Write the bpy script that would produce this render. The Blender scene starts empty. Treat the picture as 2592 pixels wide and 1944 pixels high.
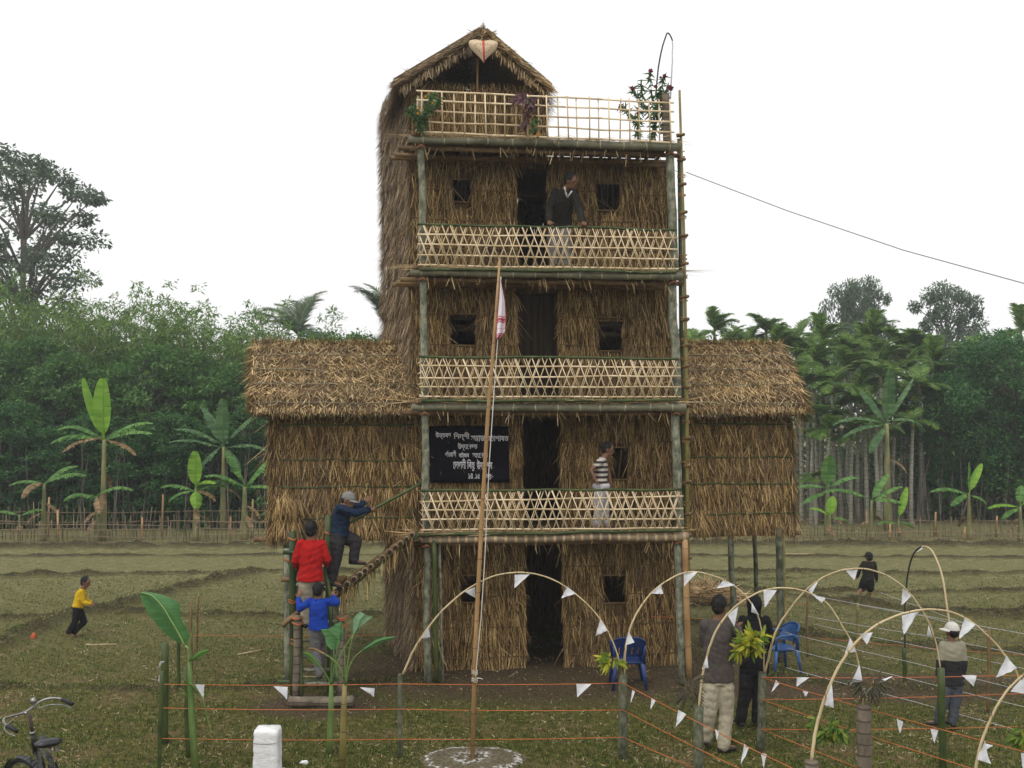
import bpy, math, random
import numpy as np
from mathutils import Vector, Matrix
rnd = random.Random(7); rg = np.random.default_rng(7)
sc = bpy.context.scene; col = sc.collection
R = math.radians; PI = math.pi
# ---------------------------------------------------------------- camera
F = 2520.0; HOR = 1055.0; CH = 3.73            # focal length and horizon of the 2592 px photograph, eye height
PITCH = math.atan((HOR - 972.0) / F)
cam = bpy.data.objects.new('camera', bpy.data.cameras.new('camera')); col.objects.link(cam)
cam.data.sensor_width = 36.0; cam.data.lens = F / 2592.0 * 36.0
cam.data.clip_start = 0.1; cam.data.clip_end = 3000
cam.location = (0, 0, CH); cam.rotation_euler = (PI / 2 + PITCH, 0, 0)
sc.camera = cam
# ---------------------------------------------------------------- sky, sun, exposure
SUN_EL, SUN_AZ = R(62), R(205)                   # high, veiled, from behind the camera
w = bpy.data.worlds.new('World'); sc.world = w; w.use_nodes = True
nt = w.node_tree; nt.nodes.clear()
out = nt.nodes.new('ShaderNodeOutputWorld')
sky = nt.nodes.new('ShaderNodeTexSky'); sky.sky_type = 'NISHITA'; sky.sun_disc = False
sky.sun_elevation = SUN_EL; sky.sun_rotation = SUN_AZ; sky.dust_density = 6.0; sky.air_density = 1.2
hs = nt.nodes.new('ShaderNodeHueSaturation'); hs.inputs['Saturation'].default_value = 0.12
b1 = nt.nodes.new('ShaderNodeBackground'); b1.inputs['Strength'].default_value = 0.05
b2 = nt.nodes.new('ShaderNodeBackground'); b2.inputs['Strength'].default_value = 0.88   # flat white cloud layer
b2.inputs['Color'].default_value = (1.0, 1.0, .99, 1)
ad = nt.nodes.new('ShaderNodeAddShader')
nt.links.new(sky.outputs[0], hs.inputs['Color']); nt.links.new(hs.outputs[0], b1.inputs['Color'])
nt.links.new(b1.outputs[0], ad.inputs[0]); nt.links.new(b2.outputs[0], ad.inputs[1]); nt.links.new(ad.outputs[0], out.inputs[0])
sl = bpy.data.lights.new('sun', 'SUN'); sl.energy = 0.6; sl.angle = R(25); sl.color = (1, .96, .9)
so = bpy.data.objects.new('sun', sl); col.objects.link(so)
sd = Vector((math.sin(SUN_AZ) * math.cos(SUN_EL), math.cos(SUN_AZ) * math.cos(SUN_EL), math.sin(SUN_EL)))
so.rotation_euler = (-sd).to_track_quat('-Z', 'Y').to_euler(); so.location = (0, 0, 30)
sc.view_settings.view_transform = 'Standard'; sc.view_settings.look = 'None'
sc.view_settings.exposure = 0.12; sc.view_settings.gamma = 1.0
# ---------------------------------------------------------------- pixel helpers (photo pixels -> real points)
cp, sp_ = math.cos(PITCH), math.sin(PITCH)
def ray(sx, sy):
    a = (sx - 1296.0) / F; b = (972.0 - sy) / F
    d = np.array([a, cp - b * sp_, sp_ + b * cp]); return d / d[1]
def P(sx, sy, Y):
    d = ray(sx, sy); return np.array([d[0] * Y, Y, CH + d[2] * Y])
def G(sx, sy, z=0.0):
    d = ray(sx, sy); t = (z - CH) / d[2]; return np.array([d[0] * t, t, z])
def YG(sy): return G(1296, sy)[1]
K = 2592.0 / 2212.0                                # display pixels -> photo pixels
def PD(x, y, Y): return P(x * K, y * K, Y)
def GD(x, y, z=0.0): return G(x * K, y * K, z)
# ---------------------------------------------------------------- mesh collector
ORG = {}
def nrm(v): v = np.asarray(v, float); return v / (np.linalg.norm(v) + 1e-12)
class MB:
    def __init__(s): s.v = []; s.q = []; s.t = []; s.n = 0; s.ng = []
    def add(s, v, q=None, t=None):
        v = np.asarray(v, float).reshape(-1, 3)
        if q is not None and len(q): s.q.append(np.asarray(q, int).reshape(-1, 4) + s.n)
        if t is not None and len(t): s.t.append(np.asarray(t, int).reshape(-1, 3) + s.n)
        s.v.append(v); s.n += len(v); return s
    def merge(s, o, fn=None):
        off = s.n
        for a in o.v: s.v.append(a if fn is None else fn(a)); s.n += len(a)
        s.q += [a + off for a in o.q]; s.t += [a + off for a in o.t]; return s
    def map(s, fn): s.v = [fn(a) for a in s.v]; return s
    def box(s, c, size, rot=None):
        h = np.array(size) / 2.0
        v = np.array([[x, y, z] for x in (-1, 1) for y in (-1, 1) for z in (-1, 1)]) * h
        if rot is not None: v = v @ np.asarray(rot).T
        return s.add(v + np.array(c), [[0, 1, 3, 2], [4, 6, 7, 5], [0, 4, 5, 1], [2, 3, 7, 6], [0, 2, 6, 4], [1, 5, 7, 3]])
    def bar(s, a, b, wid, th, up=(0, 0, 1)):     # flat strip from a to b; wid lies across, th along 'up'
        a = np.array(a, float); b = np.array(b, float); d = nrm(b - a); u = np.array(up, float)
        sd_ = nrm(np.cross(d, u)); u = nrm(np.cross(sd_, d))
        v = [p + i * sd_ * wid / 2 + j * u * th / 2 for p in (a, b) for i in (-1, 1) for j in (-1, 1)]
        return s.add(v, [[0, 1, 3, 2], [4, 6, 7, 5], [0, 4, 5, 1], [2, 3, 7, 6], [0, 2, 6, 4], [1, 5, 7, 3]])
    def tube(s, pts, r, n=8, caps=True, sx=1.0, ref=None):
        pts = np.asarray(pts, float); m = len(pts)
        r = np.full(m, r, float) if np.isscalar(r) else np.asarray(r, float)
        tg = np.gradient(pts, axis=0); tg /= (np.linalg.norm(tg, axis=1)[:, None] + 1e-12)
        if ref is None: ref = (0, 0, 1) if abs(tg[0][2]) < .9 else (1, 0, 0)
        a = nrm(np.cross(tg[0], ref)); V = []
        ang = np.arange(n) * 2 * PI / n
        for i in range(m):
            a = nrm(a - tg[i] * np.dot(a, tg[i])); b = np.cross(tg[i], a)
            V.append(pts[i] + r[i] * (np.cos(ang)[:, None] * a * sx + np.sin(ang)[:, None] * b))
        V = np.concatenate(V); Q = []
        i = np.arange(n); j = (i + 1) % n
        for k in range(m - 1): Q.append(np.stack([k * n + i, k * n + j, (k + 1) * n + j, (k + 1) * n + i], 1))
        T = []
        if caps:
            c0 = len(V); V = np.concatenate([V, pts[:1], pts[-1:]])
            T = [[c0, jj, ii] for ii, jj in zip(i, j)] + [[c0 + 1, (m - 1) * n + ii, (m - 1) * n + jj] for ii, jj in zip(i, j)]
        return s.add(V, np.concatenate(Q), T)
    def ell(s, c, rad, rot=None, nu=14, nv=9):
        th = np.linspace(0, PI, nv + 1)[1:-1]; ph = np.arange(nu) * 2 * PI / nu
        v = [[math.sin(t) * math.cos(p), math.sin(t) * math.sin(p), math.cos(t)] for t in th for p in ph] + [[0, 0, 1], [0, 0, -1]]
        v = np.array(v) * np.array(rad)
        if rot is not None: v = v @ np.asarray(rot).T
        m = len(th); i = np.arange(nu); j = (i + 1) % nu; Q = []
        for k in range(m - 1): Q.append(np.stack([k * nu + i, (k + 1) * nu + i, (k + 1) * nu + j, k * nu + j], 1))
        tp = m * nu
        T = [[tp, a, b] for a, b in zip(i, j)] + [[tp + 1, (m - 1) * nu + b, (m - 1) * nu + a] for a, b in zip(i, j)]
        return s.add(v + np.array(c), np.concatenate(Q), T)
    def loft(s, cs, n=14):                        # cs: (centre, axisA*ra, axisB*rb) rings, capped
        ang = np.arange(n) * 2 * PI / n; V = np.concatenate([np.array(c) + np.cos(ang)[:, None] * np.array(a) + np.sin(ang)[:, None] * np.array(b) for c, a, b in cs])
        m = len(cs); i = np.arange(n); j = (i + 1) % n
        Q = np.concatenate([np.stack([k * n + i, k * n + j, (k + 1) * n + j, (k + 1) * n + i], 1) for k in range(m - 1)])
        c0 = len(V); V = np.concatenate([V, [cs[0][0]], [cs[-1][0]]])
        T = [[c0, b, a] for a, b in zip(i, j)] + [[c0 + 1, (m - 1) * n + a, (m - 1) * n + b] for a, b in zip(i, j)]
        return s.add(V, Q, T)
    def blades(s, root, d, L, W, N, bend=0.0, taper=.35):
        root = np.asarray(root, float); n = len(root)
        d = d / (np.linalg.norm(d, axis=1)[:, None] + 1e-9)
        sd_ = np.cross(d, N); sd_ /= (np.linalg.norm(sd_, axis=1)[:, None] + 1e-9)
        L = np.asarray(L)[:, None]; W = np.asarray(W)[:, None] / 2; bend = np.asarray(bend) * np.ones(n); bend = bend[:, None]
        mid = root + d * L * .5 + N * bend * .35; tip = root + d * L + N * bend
        V = np.stack([root - sd_ * W, root + sd_ * W, mid - sd_ * W * .9, mid + sd_ * W * .9, tip - sd_ * W * taper, tip + sd_ * W * taper], 1).reshape(-1, 3)
        b = np.arange(n) * 6
        Q = np.concatenate([np.stack([b, b + 1, b + 3, b + 2], 1), np.stack([b + 2, b + 3, b + 5, b + 4], 1)])
        return s.add(V, Q)
    def mesh(s, name, org=(0, 0, 0), smooth=False):
        V = np.concatenate(s.v) - np.array(org)
        q = np.concatenate(s.q) if s.q else np.zeros((0, 4), int); t = np.concatenate(s.t) if s.t else np.zeros((0, 3), int)
        me = bpy.data.meshes.new(name); me.vertices.add(len(V)); me.vertices.foreach_set('co', V.astype(np.float32).ravel())
        nl = len(q) * 4 + len(t) * 3; me.loops.add(nl)
        me.loops.foreach_set('vertex_index', np.concatenate([q.ravel(), t.ravel()]).astype(np.int32))
        me.polygons.add(len(q) + len(t))
        me.polygons.foreach_set('loop_start', np.concatenate([np.arange(len(q)) * 4, len(q) * 4 + np.arange(len(t)) * 3]).astype(np.int32))
        if smooth: me.polygons.foreach_set('use_smooth', np.ones(len(q) + len(t), bool))
        me.update(calc_edges=True); me.validate()
        return me
    def build(s, name, mat, parent=None, base=None, smooth=False, label=None):
        if parent is not None: org = ORG[parent.name]
        elif base is not None: org = tuple(base)
        else:
            V = np.concatenate(s.v); org = tuple((V.min(0) + V.max(0)) / 2 * np.array([1, 1, 0]) + np.array([0, 0, V[:, 2].min()]))
        me = s.mesh(name, org, smooth); me.materials.append(mat)
        o = bpy.data.objects.new(name, me); col.objects.link(o)
        if parent is not None: o.parent = parent
        else: o.location = org
        ORG[o.name] = org
        if label: o['label'] = label
        return o
def tag(o, label, cat, group=None):
    o['label'] = label; o['category'] = cat
    if group: o['group'] = group
    return o
def thing(name, label, cat, base, group=None):
    o = bpy.data.objects.new(name, None); col.objects.link(o); o.location = tuple(base); o.empty_display_size = .2
    ORG[o.name] = tuple(base); return tag(o, label, cat, group)
def copy_tree(o, parent=None):
    c = o.copy(); col.objects.link(c)
    if parent is not None: c.parent = parent
    for ch in [x for x in bpy.data.objects if x.parent == o]: copy_tree(ch, c)
    return c
# ---------------------------------------------------------------- materials
def mat(name, c1, c2=None, scale=8.0, rough=.8, stretch=(1, 1, 1), bump=0.0, bscale=None, island=0.0, transl=0.0, c3=None, spec=.3, detail=6, bands=None, pos=(.35, .68), metal=0.0, stain=None):
    m = bpy.data.materials.new(name); m.use_nodes = True; n = m.node_tree; L = n.links
    bs = n.nodes['Principled BSDF']; bs.inputs['Roughness'].default_value = rough; bs.inputs['Specular IOR Level'].default_value = spec; bs.inputs['Metallic'].default_value = metal
    tc = n.nodes.new('ShaderNodeTexCoord'); mp = n.nodes.new('ShaderNodeMapping'); mp.inputs['Scale'].default_value = stretch
    L.new(tc.outputs['Object'], mp.inputs[0])
    no = n.nodes.new('ShaderNodeTexNoise'); no.inputs['Scale'].default_value = scale; no.inputs['Detail'].default_value = detail; no.inputs['Roughness'].default_value = .65
    L.new(mp.outputs[0], no.inputs['Vector'])
    cr = n.nodes.new('ShaderNodeValToRGB'); c2 = c2 or c1
    cr.color_ramp.elements[0].position = pos[0]; cr.color_ramp.elements[0].color = (*c1, 1); cr.color_ramp.elements[1].position = pos[1]; cr.color_ramp.elements[1].color = (*c2, 1)
    if c3: e = cr.color_ramp.elements.new(.88); e.color = (*c3, 1)
    fac = no.outputs['Fac']
    if island:
        ge = n.nodes.new('ShaderNodeNewGeometry'); mx = n.nodes.new('ShaderNodeMix'); mx.data_type = 'FLOAT'; mx.inputs[0].default_value = island
        L.new(fac, mx.inputs[2]); L.new(ge.outputs['Random Per Island'], mx.inputs[3]); fac = mx.outputs[0]
    L.new(fac, cr.inputs[0]); colr = cr.outputs[0]
    if bands:                                      # (axis, frequency, colour, sharpness): nodes of bamboo, rings of palm trunks
        sx = n.nodes.new('ShaderNodeSeparateXYZ'); L.new(tc.outputs['Object'], sx.inputs[0])
        ma = n.nodes.new('ShaderNodeMath'); ma.operation = 'MULTIPLY'; ma.inputs[1].default_value = bands[1]; L.new(sx.outputs[bands[0]], ma.inputs[0])
        nz = n.nodes.new('ShaderNodeMath'); nz.operation = 'ADD'; L.new(ma.outputs[0], nz.inputs[0])
        n2 = n.nodes.new('ShaderNodeTexNoise'); n2.inputs['Scale'].default_value = 1.3; L.new(tc.outputs['Object'], n2.inputs['Vector']); L.new(n2.outputs['Fac'], nz.inputs[1])
        fr = n.nodes.new('ShaderNodeMath'); fr.operation = 'FRACT'; L.new(nz.outputs[0], fr.inputs[0])
        gt = n.nodes.new('ShaderNodeMath'); gt.operation = 'LESS_THAN'; gt.inputs[1].default_value = bands[3]; L.new(fr.outputs[0], gt.inputs[0])
        mc = n.nodes.new('ShaderNodeMix'); mc.data_type = 'RGBA'; L.new(gt.outputs[0], mc.inputs[0]); L.new(colr, mc.inputs[6]); mc.inputs[7].default_value = (*bands[2], 1); colr = mc.outputs[2]
    if stain:                                      # weathered patches: (colour, scale, amount)
        n4 = n.nodes.new('ShaderNodeTexNoise'); n4.inputs['Scale'].default_value = stain[1]; n4.inputs['Detail'].default_value = 5; n4.inputs['Roughness'].default_value = .6; L.new(tc.outputs['Object'], n4.inputs['Vector'])
        r4 = n.nodes.new('ShaderNodeMapRange'); r4.inputs[1].default_value = .46; r4.inputs[2].default_value = .66; r4.inputs[4].default_value = stain[2]; L.new(n4.outputs['Fac'], r4.inputs[0])
        m4 = n.nodes.new('ShaderNodeMix'); m4.data_type = 'RGBA'; L.new(r4.outputs[0], m4.inputs[0]); L.new(colr, m4.inputs[6]); m4.inputs[7].default_value = (*stain[0], 1); colr = m4.outputs[2]
    L.new(colr, bs.inputs['Base Color'])
    if bump:
        bn = n.nodes.new('ShaderNodeBump'); bn.inputs['Strength'].default_value = bump; bn.inputs['Distance'].default_value = .02
        n3 = n.nodes.new('ShaderNodeTexNoise'); n3.inputs['Scale'].default_value = bscale or scale * 3; n3.inputs['Detail'].default_value = 4; L.new(mp.outputs[0], n3.inputs['Vector'])
        L.new(n3.outputs['Fac'], bn.inputs['Height']); L.new(bn.outputs[0], bs.inputs['Normal'])
    if transl:
        tr = n.nodes.new('ShaderNodeBsdfTranslucent'); ms = n.nodes.new('ShaderNodeMixShader'); ms.inputs[0].default_value = transl
        L.new(colr, tr.inputs[0]); L.new(bs.outputs[0], ms.inputs[1]); L.new(tr.outputs[0], ms.inputs[2]); L.new(ms.outputs[0], n.nodes['Material Output'].inputs[0])
    return m
MT = dict(
    straw_roof=mat('straw_roof', (.12, .072, .026), (.53, .36, .155), 6, .75, island=.8, c3=(.90, .68, .38), transl=.08, stain=((.16, .125, .09), 1.6, .35)),
    straw_wall=mat('straw_wall', (.085, .050, .016), (.43, .27, .095), 4, .8, island=.72, c3=(.78, .56, .28), transl=.06, stain=((.13, .095, .06), 1.3, .35)),
    straw_side=mat('straw_side', (.13, .085, .045), (.38, .265, .145), 5, .8, island=.8, c3=(.62, .48, .30), transl=.06, stain=((.14, .115, .09), 1.2, .35)),
    straw_base=mat('straw_base', (.05, .03, .014), (.24, .145, .06), 14, .9, stretch=(6, 6, .5), bump=1.0),
    slope_base=mat('slope_base', (.08, .05, .022), (.28, .18, .085), 14, .9, stretch=(6, 1, 1), bump=1.0),
    lath=mat('lath', (.58, .43, .25), (.80, .64, .42), 3, .55, island=.6),
    green_bamboo=mat('green_bamboo', (.022, .042, .010), (.085, .105, .030), 5, .45, stretch=(1, 1, .5), bump=.2, c3=(.16, .15, .06)),
    yellow_bamboo=mat('yellow_bamboo', (.14, .12, .03), (.30, .24, .09), 3, .45, stretch=(1, 1, .7), bump=.1, bands=(2, 3.4, (.09, .06, .03), .035)),
    dry_bamboo=mat('dry_bamboo', (.27, .15, .06), (.46, .29, .13), 3, .5, stretch=(1, 1, .5), bump=.1, bands=(2, 3.0, (.16, .09, .04), .03)),
    grey_beam=mat('grey_beam', (.10, .10, .065), (.25, .235, .155), 5, .6, stretch=(.6, 1, 1), bump=.2, bands=(0, 3.1, (.40, .36, .25), .05)),
    cut_beam=mat('cut_beam', (.16, .12, .08), (.33, .26, .17), 5, .6, stretch=(.6, 1, 1), bump=.2, bands=(0, 7.5, (.52, .36, .20), .28)),
    tread=mat('tread', (.10, .055, .025), (.25, .16, .07), 4, .6, bump=.3),
    betel_trunk=mat('betel_trunk', (.10, .11, .070), (.28, .275, .20), 14, .9, stretch=(1, 1, .6), bump=.7, c3=(.52, .51, .43), pos=(.4, .6)),
    moss_trunk=mat('moss_trunk', (.045, .055, .028), (.17, .17, .115), 12, .9, stretch=(1, 1, .6), bump=.7, c3=(.34, .33, .27), pos=(.4, .62)),
    brown_trunk=mat('brown_trunk', (.10, .08, .06), (.22, .18, .13), 9, .85, stretch=(1, 1, .5), bump=.5, bands=(2, 9.0, (.07, .055, .04), .14)),
    hollow=mat('hollow', (.16, .10, .05), (.42, .33, .2), 3),
    bore_shade=mat('bore_shade', (.03, .02, .012)),  # near-black colour painted in for the shade inside cut bamboo ends
    cord=mat('cord', (.40, .11, .03), (.55, .18, .05), 6, .6),
    tie=mat('tie', (.30, .12, .05), (.42, .18, .08), 9, .7),
    paper=mat('paper', (.58, .58, .62), (.86, .86, .86), 5, .7, bump=.4, transl=.12),
    black_cloth=mat('black_cloth', (.003, .003, .006), (.007, .007, .012), 4, .9, bump=.2, spec=.1),
    letters=mat('letters', (.62, .60, .62), (.75, .73, .75), 9, .8),
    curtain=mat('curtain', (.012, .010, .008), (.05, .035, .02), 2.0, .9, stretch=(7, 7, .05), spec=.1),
)
# ================================================================ the thatched tower
TH = R(6.0); LEAN = .0155
O0 = GD(925, 1480); CT, ST = math.cos(TH), math.sin(TH)
def T(a):
    a = np.asarray(a, float).reshape(-1, 3); u = a[:, 0] - LEAN * a[:, 2]; v = a[:, 1]
    return np.stack([O0[0] + CT * u - ST * v, O0[1] + ST * u + CT * v, a[:, 2]], 1)
def T1(u, v, z): return T([[u, v, z]])[0]
def UZ(x, y, v):                                   # display pixel on the plane v -> (u, z)
    d = ray(x * K, y * K); o = np.array([0, 0, CH]) - np.array([O0[0], O0[1], 0])
    nv = np.array([-ST, CT, 0]); t = (v - o @ nv) / (d @ nv); p = o + d * t
    return (CT * p[0] + ST * p[1] + LEAN * p[2], p[2])
def U(x, y, v): return UZ(x, y, v)[0]
def Z(x, y, v): return UZ(x, y, v)[1]
def thatch(M, O, Ud, wd, Dd, h, N, dens=420, course=.36, op=(), L=(.22, .42), spread=.16, out=(.01, .05), W=(.006, .013), jit=.09, wild=.06):
    O = np.array(O, float); Ud = nrm(Ud); Dd = nrm(Dd); N = nrm(N)
    n = int(dens * wd * h); s = rg.uniform(-.01, wd + .01, n); t = rg.uniform(0, h, n)
    if course: t = (np.floor(t / course) + rg.beta(1.2, 1.6, n) * .75) * course + rg.normal(0, jit * .4, n) - .12
    Ln = rg.uniform(L[0], L[1], n)
    sp = rg.normal(0, spread, n); wl = rg.random(n) < wild; sp[wl] += rg.normal(0, .7, wl.sum())
    k = (t > -.14) & (t < h - .02)
    for (a, b, c, d_) in op:
        e = t + Ln * .9
        k &= ~((s > a - .005) & (s < b + .005) & (e > c + .03) & (t < d_ - .02))
    s, t, Ln, sp = s[k], t[k], Ln[k], sp[k]; n = len(s)
    Ln = np.minimum(Ln, np.maximum(.10, h + .10 - t))
    root = O + s[:, None] * Ud + t[:, None] * Dd + N * rg.uniform(.0, .025, n)[:, None]
    d = Dd + sp[:, None] * Ud + N * rg.uniform(-.02, .10, n)[:, None]
    Nn = N + Ud * rg.normal(0, .5, n)[:, None]
    bend = rg.uniform(out[0], out[1], n) + (rg.random(n) < .04) * rg.uniform(0, .10, n)
    M.blades(root, d, Ln, rg.uniform(W[0], W[1], n), Nn / np.linalg.norm(Nn, axis=1)[:, None], bend)
def fringe(M, a, b, N, n, L=(.10, .3), down=(0, 0, -1), spread=.3, out=.3, W=(.006, .012)):
    a = np.array(a, float); b = np.array(b, float); t = rg.random(n)[:, None]; N = nrm(N); ax = nrm(b - a)
    root = a + (b - a) * t + rg.normal(0, .02, (n, 3))
    d = np.array(down, float) + ax * rg.normal(0, spread, n)[:, None] + N * rg.normal(out * .4, out, n)[:, None]
    M.blades(root, d, rg.uniform(L[0], L[1], n), rg.uniform(W[0], W[1], n), N * np.ones((n, 1)), rg.uniform(0, .03, n))
def wallslab(M, u0, u1, z0, z1, v, th, ops):       # wall in plane v with rectangular openings (u0,u1,z0,z1)
    us = sorted({u0, u1, *[o[0] for o in ops], *[o[1] for o in ops]}); zs = sorted({z0, z1, *[o[2] for o in ops], *[o[3] for o in ops]})
    for a, b in zip(us[:-1], us[1:]):
        for c, d in zip(zs[:-1], zs[1:]):
            m = ((a + b) / 2, (c + d) / 2)
            if a < u0 or b > u1 or any(o[0] <= m[0] <= o[1] and o[2] <= m[1] <= o[3] for o in ops): continue
            M.box(((a + b) / 2, v, (c + d) / 2), (b - a, th, d - c))
WV = .78                                           # balcony depth: front wall of the body
FL = [0, Z(1190, 1162, 0), Z(1190, 880, 0), Z(1190, 594, 0), Z(1190, 312, 0)]
WU = U(1460, 900, 0)                               # right front post
UL = U(893, 1000, WV); UR = U(1453, 1000, WV); UB = U(838, 1000, 2.3); VB = 3.3
tower = thing('thatched_tower', 'four storey thatched bamboo tower with lattice balconies and two raised side wings', 'tower', T1(1.8, 1.2, 0))
ops = []
dl = [(1130, 1216, 1185, 1472), (1124, 1212, 905, 1150), (1115, 1206, 618, 866), (1112, 1182, 335, 580)]
wn = [[(992, 1045, 1243, 1302), (1299, 1352, 1243, 1303)], [(1318, 1358, 966, 1036)], [(970, 1030, 678, 746), (1289, 1346, 693, 758)], [(974, 1020, 387, 436), (1284, 1341, 396, 454)]]
for k in range(4):
    z0 = FL[k] + (.10 if k else 0); z1 = FL[k + 1] - .06
    o = []
    a, b, c, d = dl[k]; o.append((U(a, c, WV), U(b, c, WV), z0, z1 - .10))
    for (a, b, c, d) in wn[k]: o.append((U(a, c, WV), U(b, c, WV), Z(a, d, WV), Z(a, c, WV)))
    ops.append(o)
    M = MB(); wallslab(M, UL, UR, z0, z1, WV + .06, .08, o); M.map(T)
    wl = M.build('wall', MT['straw_base'], tower)
    M = MB(); tops = [(x[0] - UL, x[1] - UL, z1 - x[3], z1 - x[2]) for x in o]
    thatch(M, (UL, WV + .015, z1), (1, 0, 0), UR - UL, (0, 0, -1), z1 - z0, (0, -1, 0), dens=900, course=.42 if k != 1 else .5, op=tops, L=(.2, .42), spread=.17, wild=.10, out=(.01, .07))
    for (x0, x1, c, d) in o:                       # ragged straw edges of the openings
        for uu, s_ in ((x0, 1), (x1, -1)):
            n = int(110 * (d - c)); zz = rg.uniform(c, d, n)
            root = np.stack([uu - s_ * rg.uniform(.0, .03, n), np.full(n, WV), zz], 1)
            M.blades(root, np.stack([s_ * rg.uniform(0, .25, n), rg.normal(0, .08, n), -np.ones(n)], 1), rg.uniform(.1, .25, n), rg.uniform(.005, .01, n), np.tile([0, -1., 0], (n, 1)), .01)
    M.map(T); M.build('thatch', MT['straw_wall'], wl)
    M = MB()                                       # tie laths over the thatch
    for zz in np.arange(z1 - .45, z0 + .1, -.44):
        seg = [(UL, UR)]
        for (x0, x1, c, d) in o:
            if c - .02 < zz < d + .02: seg = [s2 for (p, q) in seg for s2 in ((p, min(q, x0)), (max(p, x1), q)) if s2[1] - s2[0] > .1]
        for (p, q) in seg: M.tube([[p, WV - .03, zz + rg.normal(0, .01)], [(p + q) / 2, WV - .035, zz + rg.normal(0, .012)], [q, WV - .03, zz + rg.normal(0, .01)]], .008, 6)
    M.map(T); M.build('tie_lath', MT['tread'], wl)
    for (x0, x1, c, d) in o[1:]:
        M = MB(); e = .018
        for a, b in (((x0, c), (x1, c)), ((x0, d), (x1, d)), ((x0, c), (x0, d)), ((x1, c), (x1, d))): M.tube([[a[0], WV - .01, a[1]], [b[0], WV - .01, b[1]]], .012, 6)
        M.map(T); fr = M.build('window_frame', MT['tread'], tower)
        M = MB()
        if k in (2, 3) or (k == 0 and x0 < 1):      # slats half closing the window
            if k == 3:
                for i in range(5): M.bar([x0 + (i + .5) * (x1 - x0) / 5, WV + .03, c], [x0 + (i + .5) * (x1 - x0) / 5, WV + .03, d], .022, .004, (0, 1, 0))
            else:
                for i in range(2): M.bar([x0, WV + .04, c + (d - c) * (.55 + .35 * i)], [x1, WV + .04, c + (d - c) * (.55 + .35 * i)], .09, .004, (0, 1, 0))
            M.map(T); M.build('shutter_slats', MT['curtain'], fr)
        elif k == 1:
            M.bar([x0 + .12, WV + .03, c], [x0 + .19, WV + .03, d], .03, .006, (0, 1, 0)); M.map(T); M.build('broken_slat', MT['straw_base'], fr)
# curtain in the second upper door
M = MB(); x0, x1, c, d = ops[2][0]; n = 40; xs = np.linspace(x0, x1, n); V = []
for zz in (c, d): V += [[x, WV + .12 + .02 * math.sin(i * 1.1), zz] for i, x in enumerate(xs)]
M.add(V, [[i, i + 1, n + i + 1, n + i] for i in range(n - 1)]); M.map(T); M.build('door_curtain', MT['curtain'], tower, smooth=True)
# other walls of the body (left wall splays outward to the rear)
def slabq(M, a, b, z0, z1, th=.08):
    a = np.array(a, float); b = np.array(b, float); d = nrm(b - a); nn = np.array([-d[1], d[0]]) * th / 2
    V = [[*(p + s * nn), z] for p in (a, b) for s in (-1, 1) for z in (z0, z1)]
    M.add(V, [[0, 1, 3, 2], [4, 6, 7, 5], [0, 4, 5, 1], [2, 3, 7, 6], [0, 2, 6, 4], [1, 5, 7, 3]])
HT = Z(1043, 66, .4); EVR = Z(1195, 195, .5); EVL = Z(862, 186, .5); HW = Z(1000, 197, WV)
M = MB()
slabq(M, (UL + .05, WV + .14), (UB + .1, 2.3), 0, HW + .12); slabq(M, (UB + .1, 2.35), (UB + .1, VB), 0, HW + .12)
M.map(T); lw = M.build('wall', MT['straw_base'], tower, label='shaggy straw side wall rising the full height')
M = MB(); dvec = nrm([UB - UL, 2.3 - WV, 0]); nvec = np.array([-dvec[1], dvec[0], 0]); ln = math.hypot(UB - UL, 2.3 - WV)
thatch(M, (UL, WV, HW + .2), dvec, ln, (0, 0, -1), HW + .2, nvec, dens=1000, course=.4, spread=.30, out=(.02, .08), L=(.16, .36), wild=.30)
thatch(M, (UB, 2.3, HW + .2), (0, 1, 0), 1.0, (0, 0, -1), HW + .2, (-1, 0, 0), dens=600, course=.4, spread=.35, out=(.03, .14), L=(.16, .36), wild=.3)
fringe(M, (UL, WV, .1), (UL, WV, HW + .1), (-1, -.6, 0), 2600, L=(.10, .26), spread=.3, out=.16)
fringe(M, (UB, 2.3, .2), (UB, 2.3, HW + .1), (-1, 0, 0), 1500, L=(.10, .28), spread=.45, out=.14)
M.map(T); M.build('thatch', MT['straw_side'], lw)
M = MB(); slabq(M, (UR - .04, WV + .14), (UR - .04, VB - .05), 0, FL[4] - .05); M.map(T); rw = M.build('wall', MT['straw_base'], tower)
M = MB(); thatch(M, (UR, WV, FL[4] - .05), (0, 1, 0), VB - WV, (0, 0, -1), FL[4] - .05, (1, 0, 0), dens=200, course=.5, out=(.01, .04))
fringe(M, (UR, WV, .15), (UR, WV, FL[4] - .1), (.6, -1, 0), 1500, L=(.12, .3), spread=.08, out=.05)
M.map(T); M.build('thatch', MT['straw_wall'], rw)
M = MB(); bo = []                                  # back wall; the top storey lets slits of sky through
for i in range(9):
    x = rg.uniform(1.35, 2.1); zz = Z(1150, rg.choice([372, 402, 408, 415, 340]), VB) + rg.normal(0, .008); bo.append((x, x + rg.uniform(.08, .25), zz, zz + .018))
for i in range(5):
    x = rg.uniform(1.4, 2.2); zz = Z(1150, rg.uniform(430, 560), VB); bo.append((x, x + .012, zz, zz + rg.uniform(.06, .2)))
wallslab(M, UB, UR, 0, FL[4] + .03, VB, .06, bo); M.map(T); M.build('wall', MT['straw_base'], tower)
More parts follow.
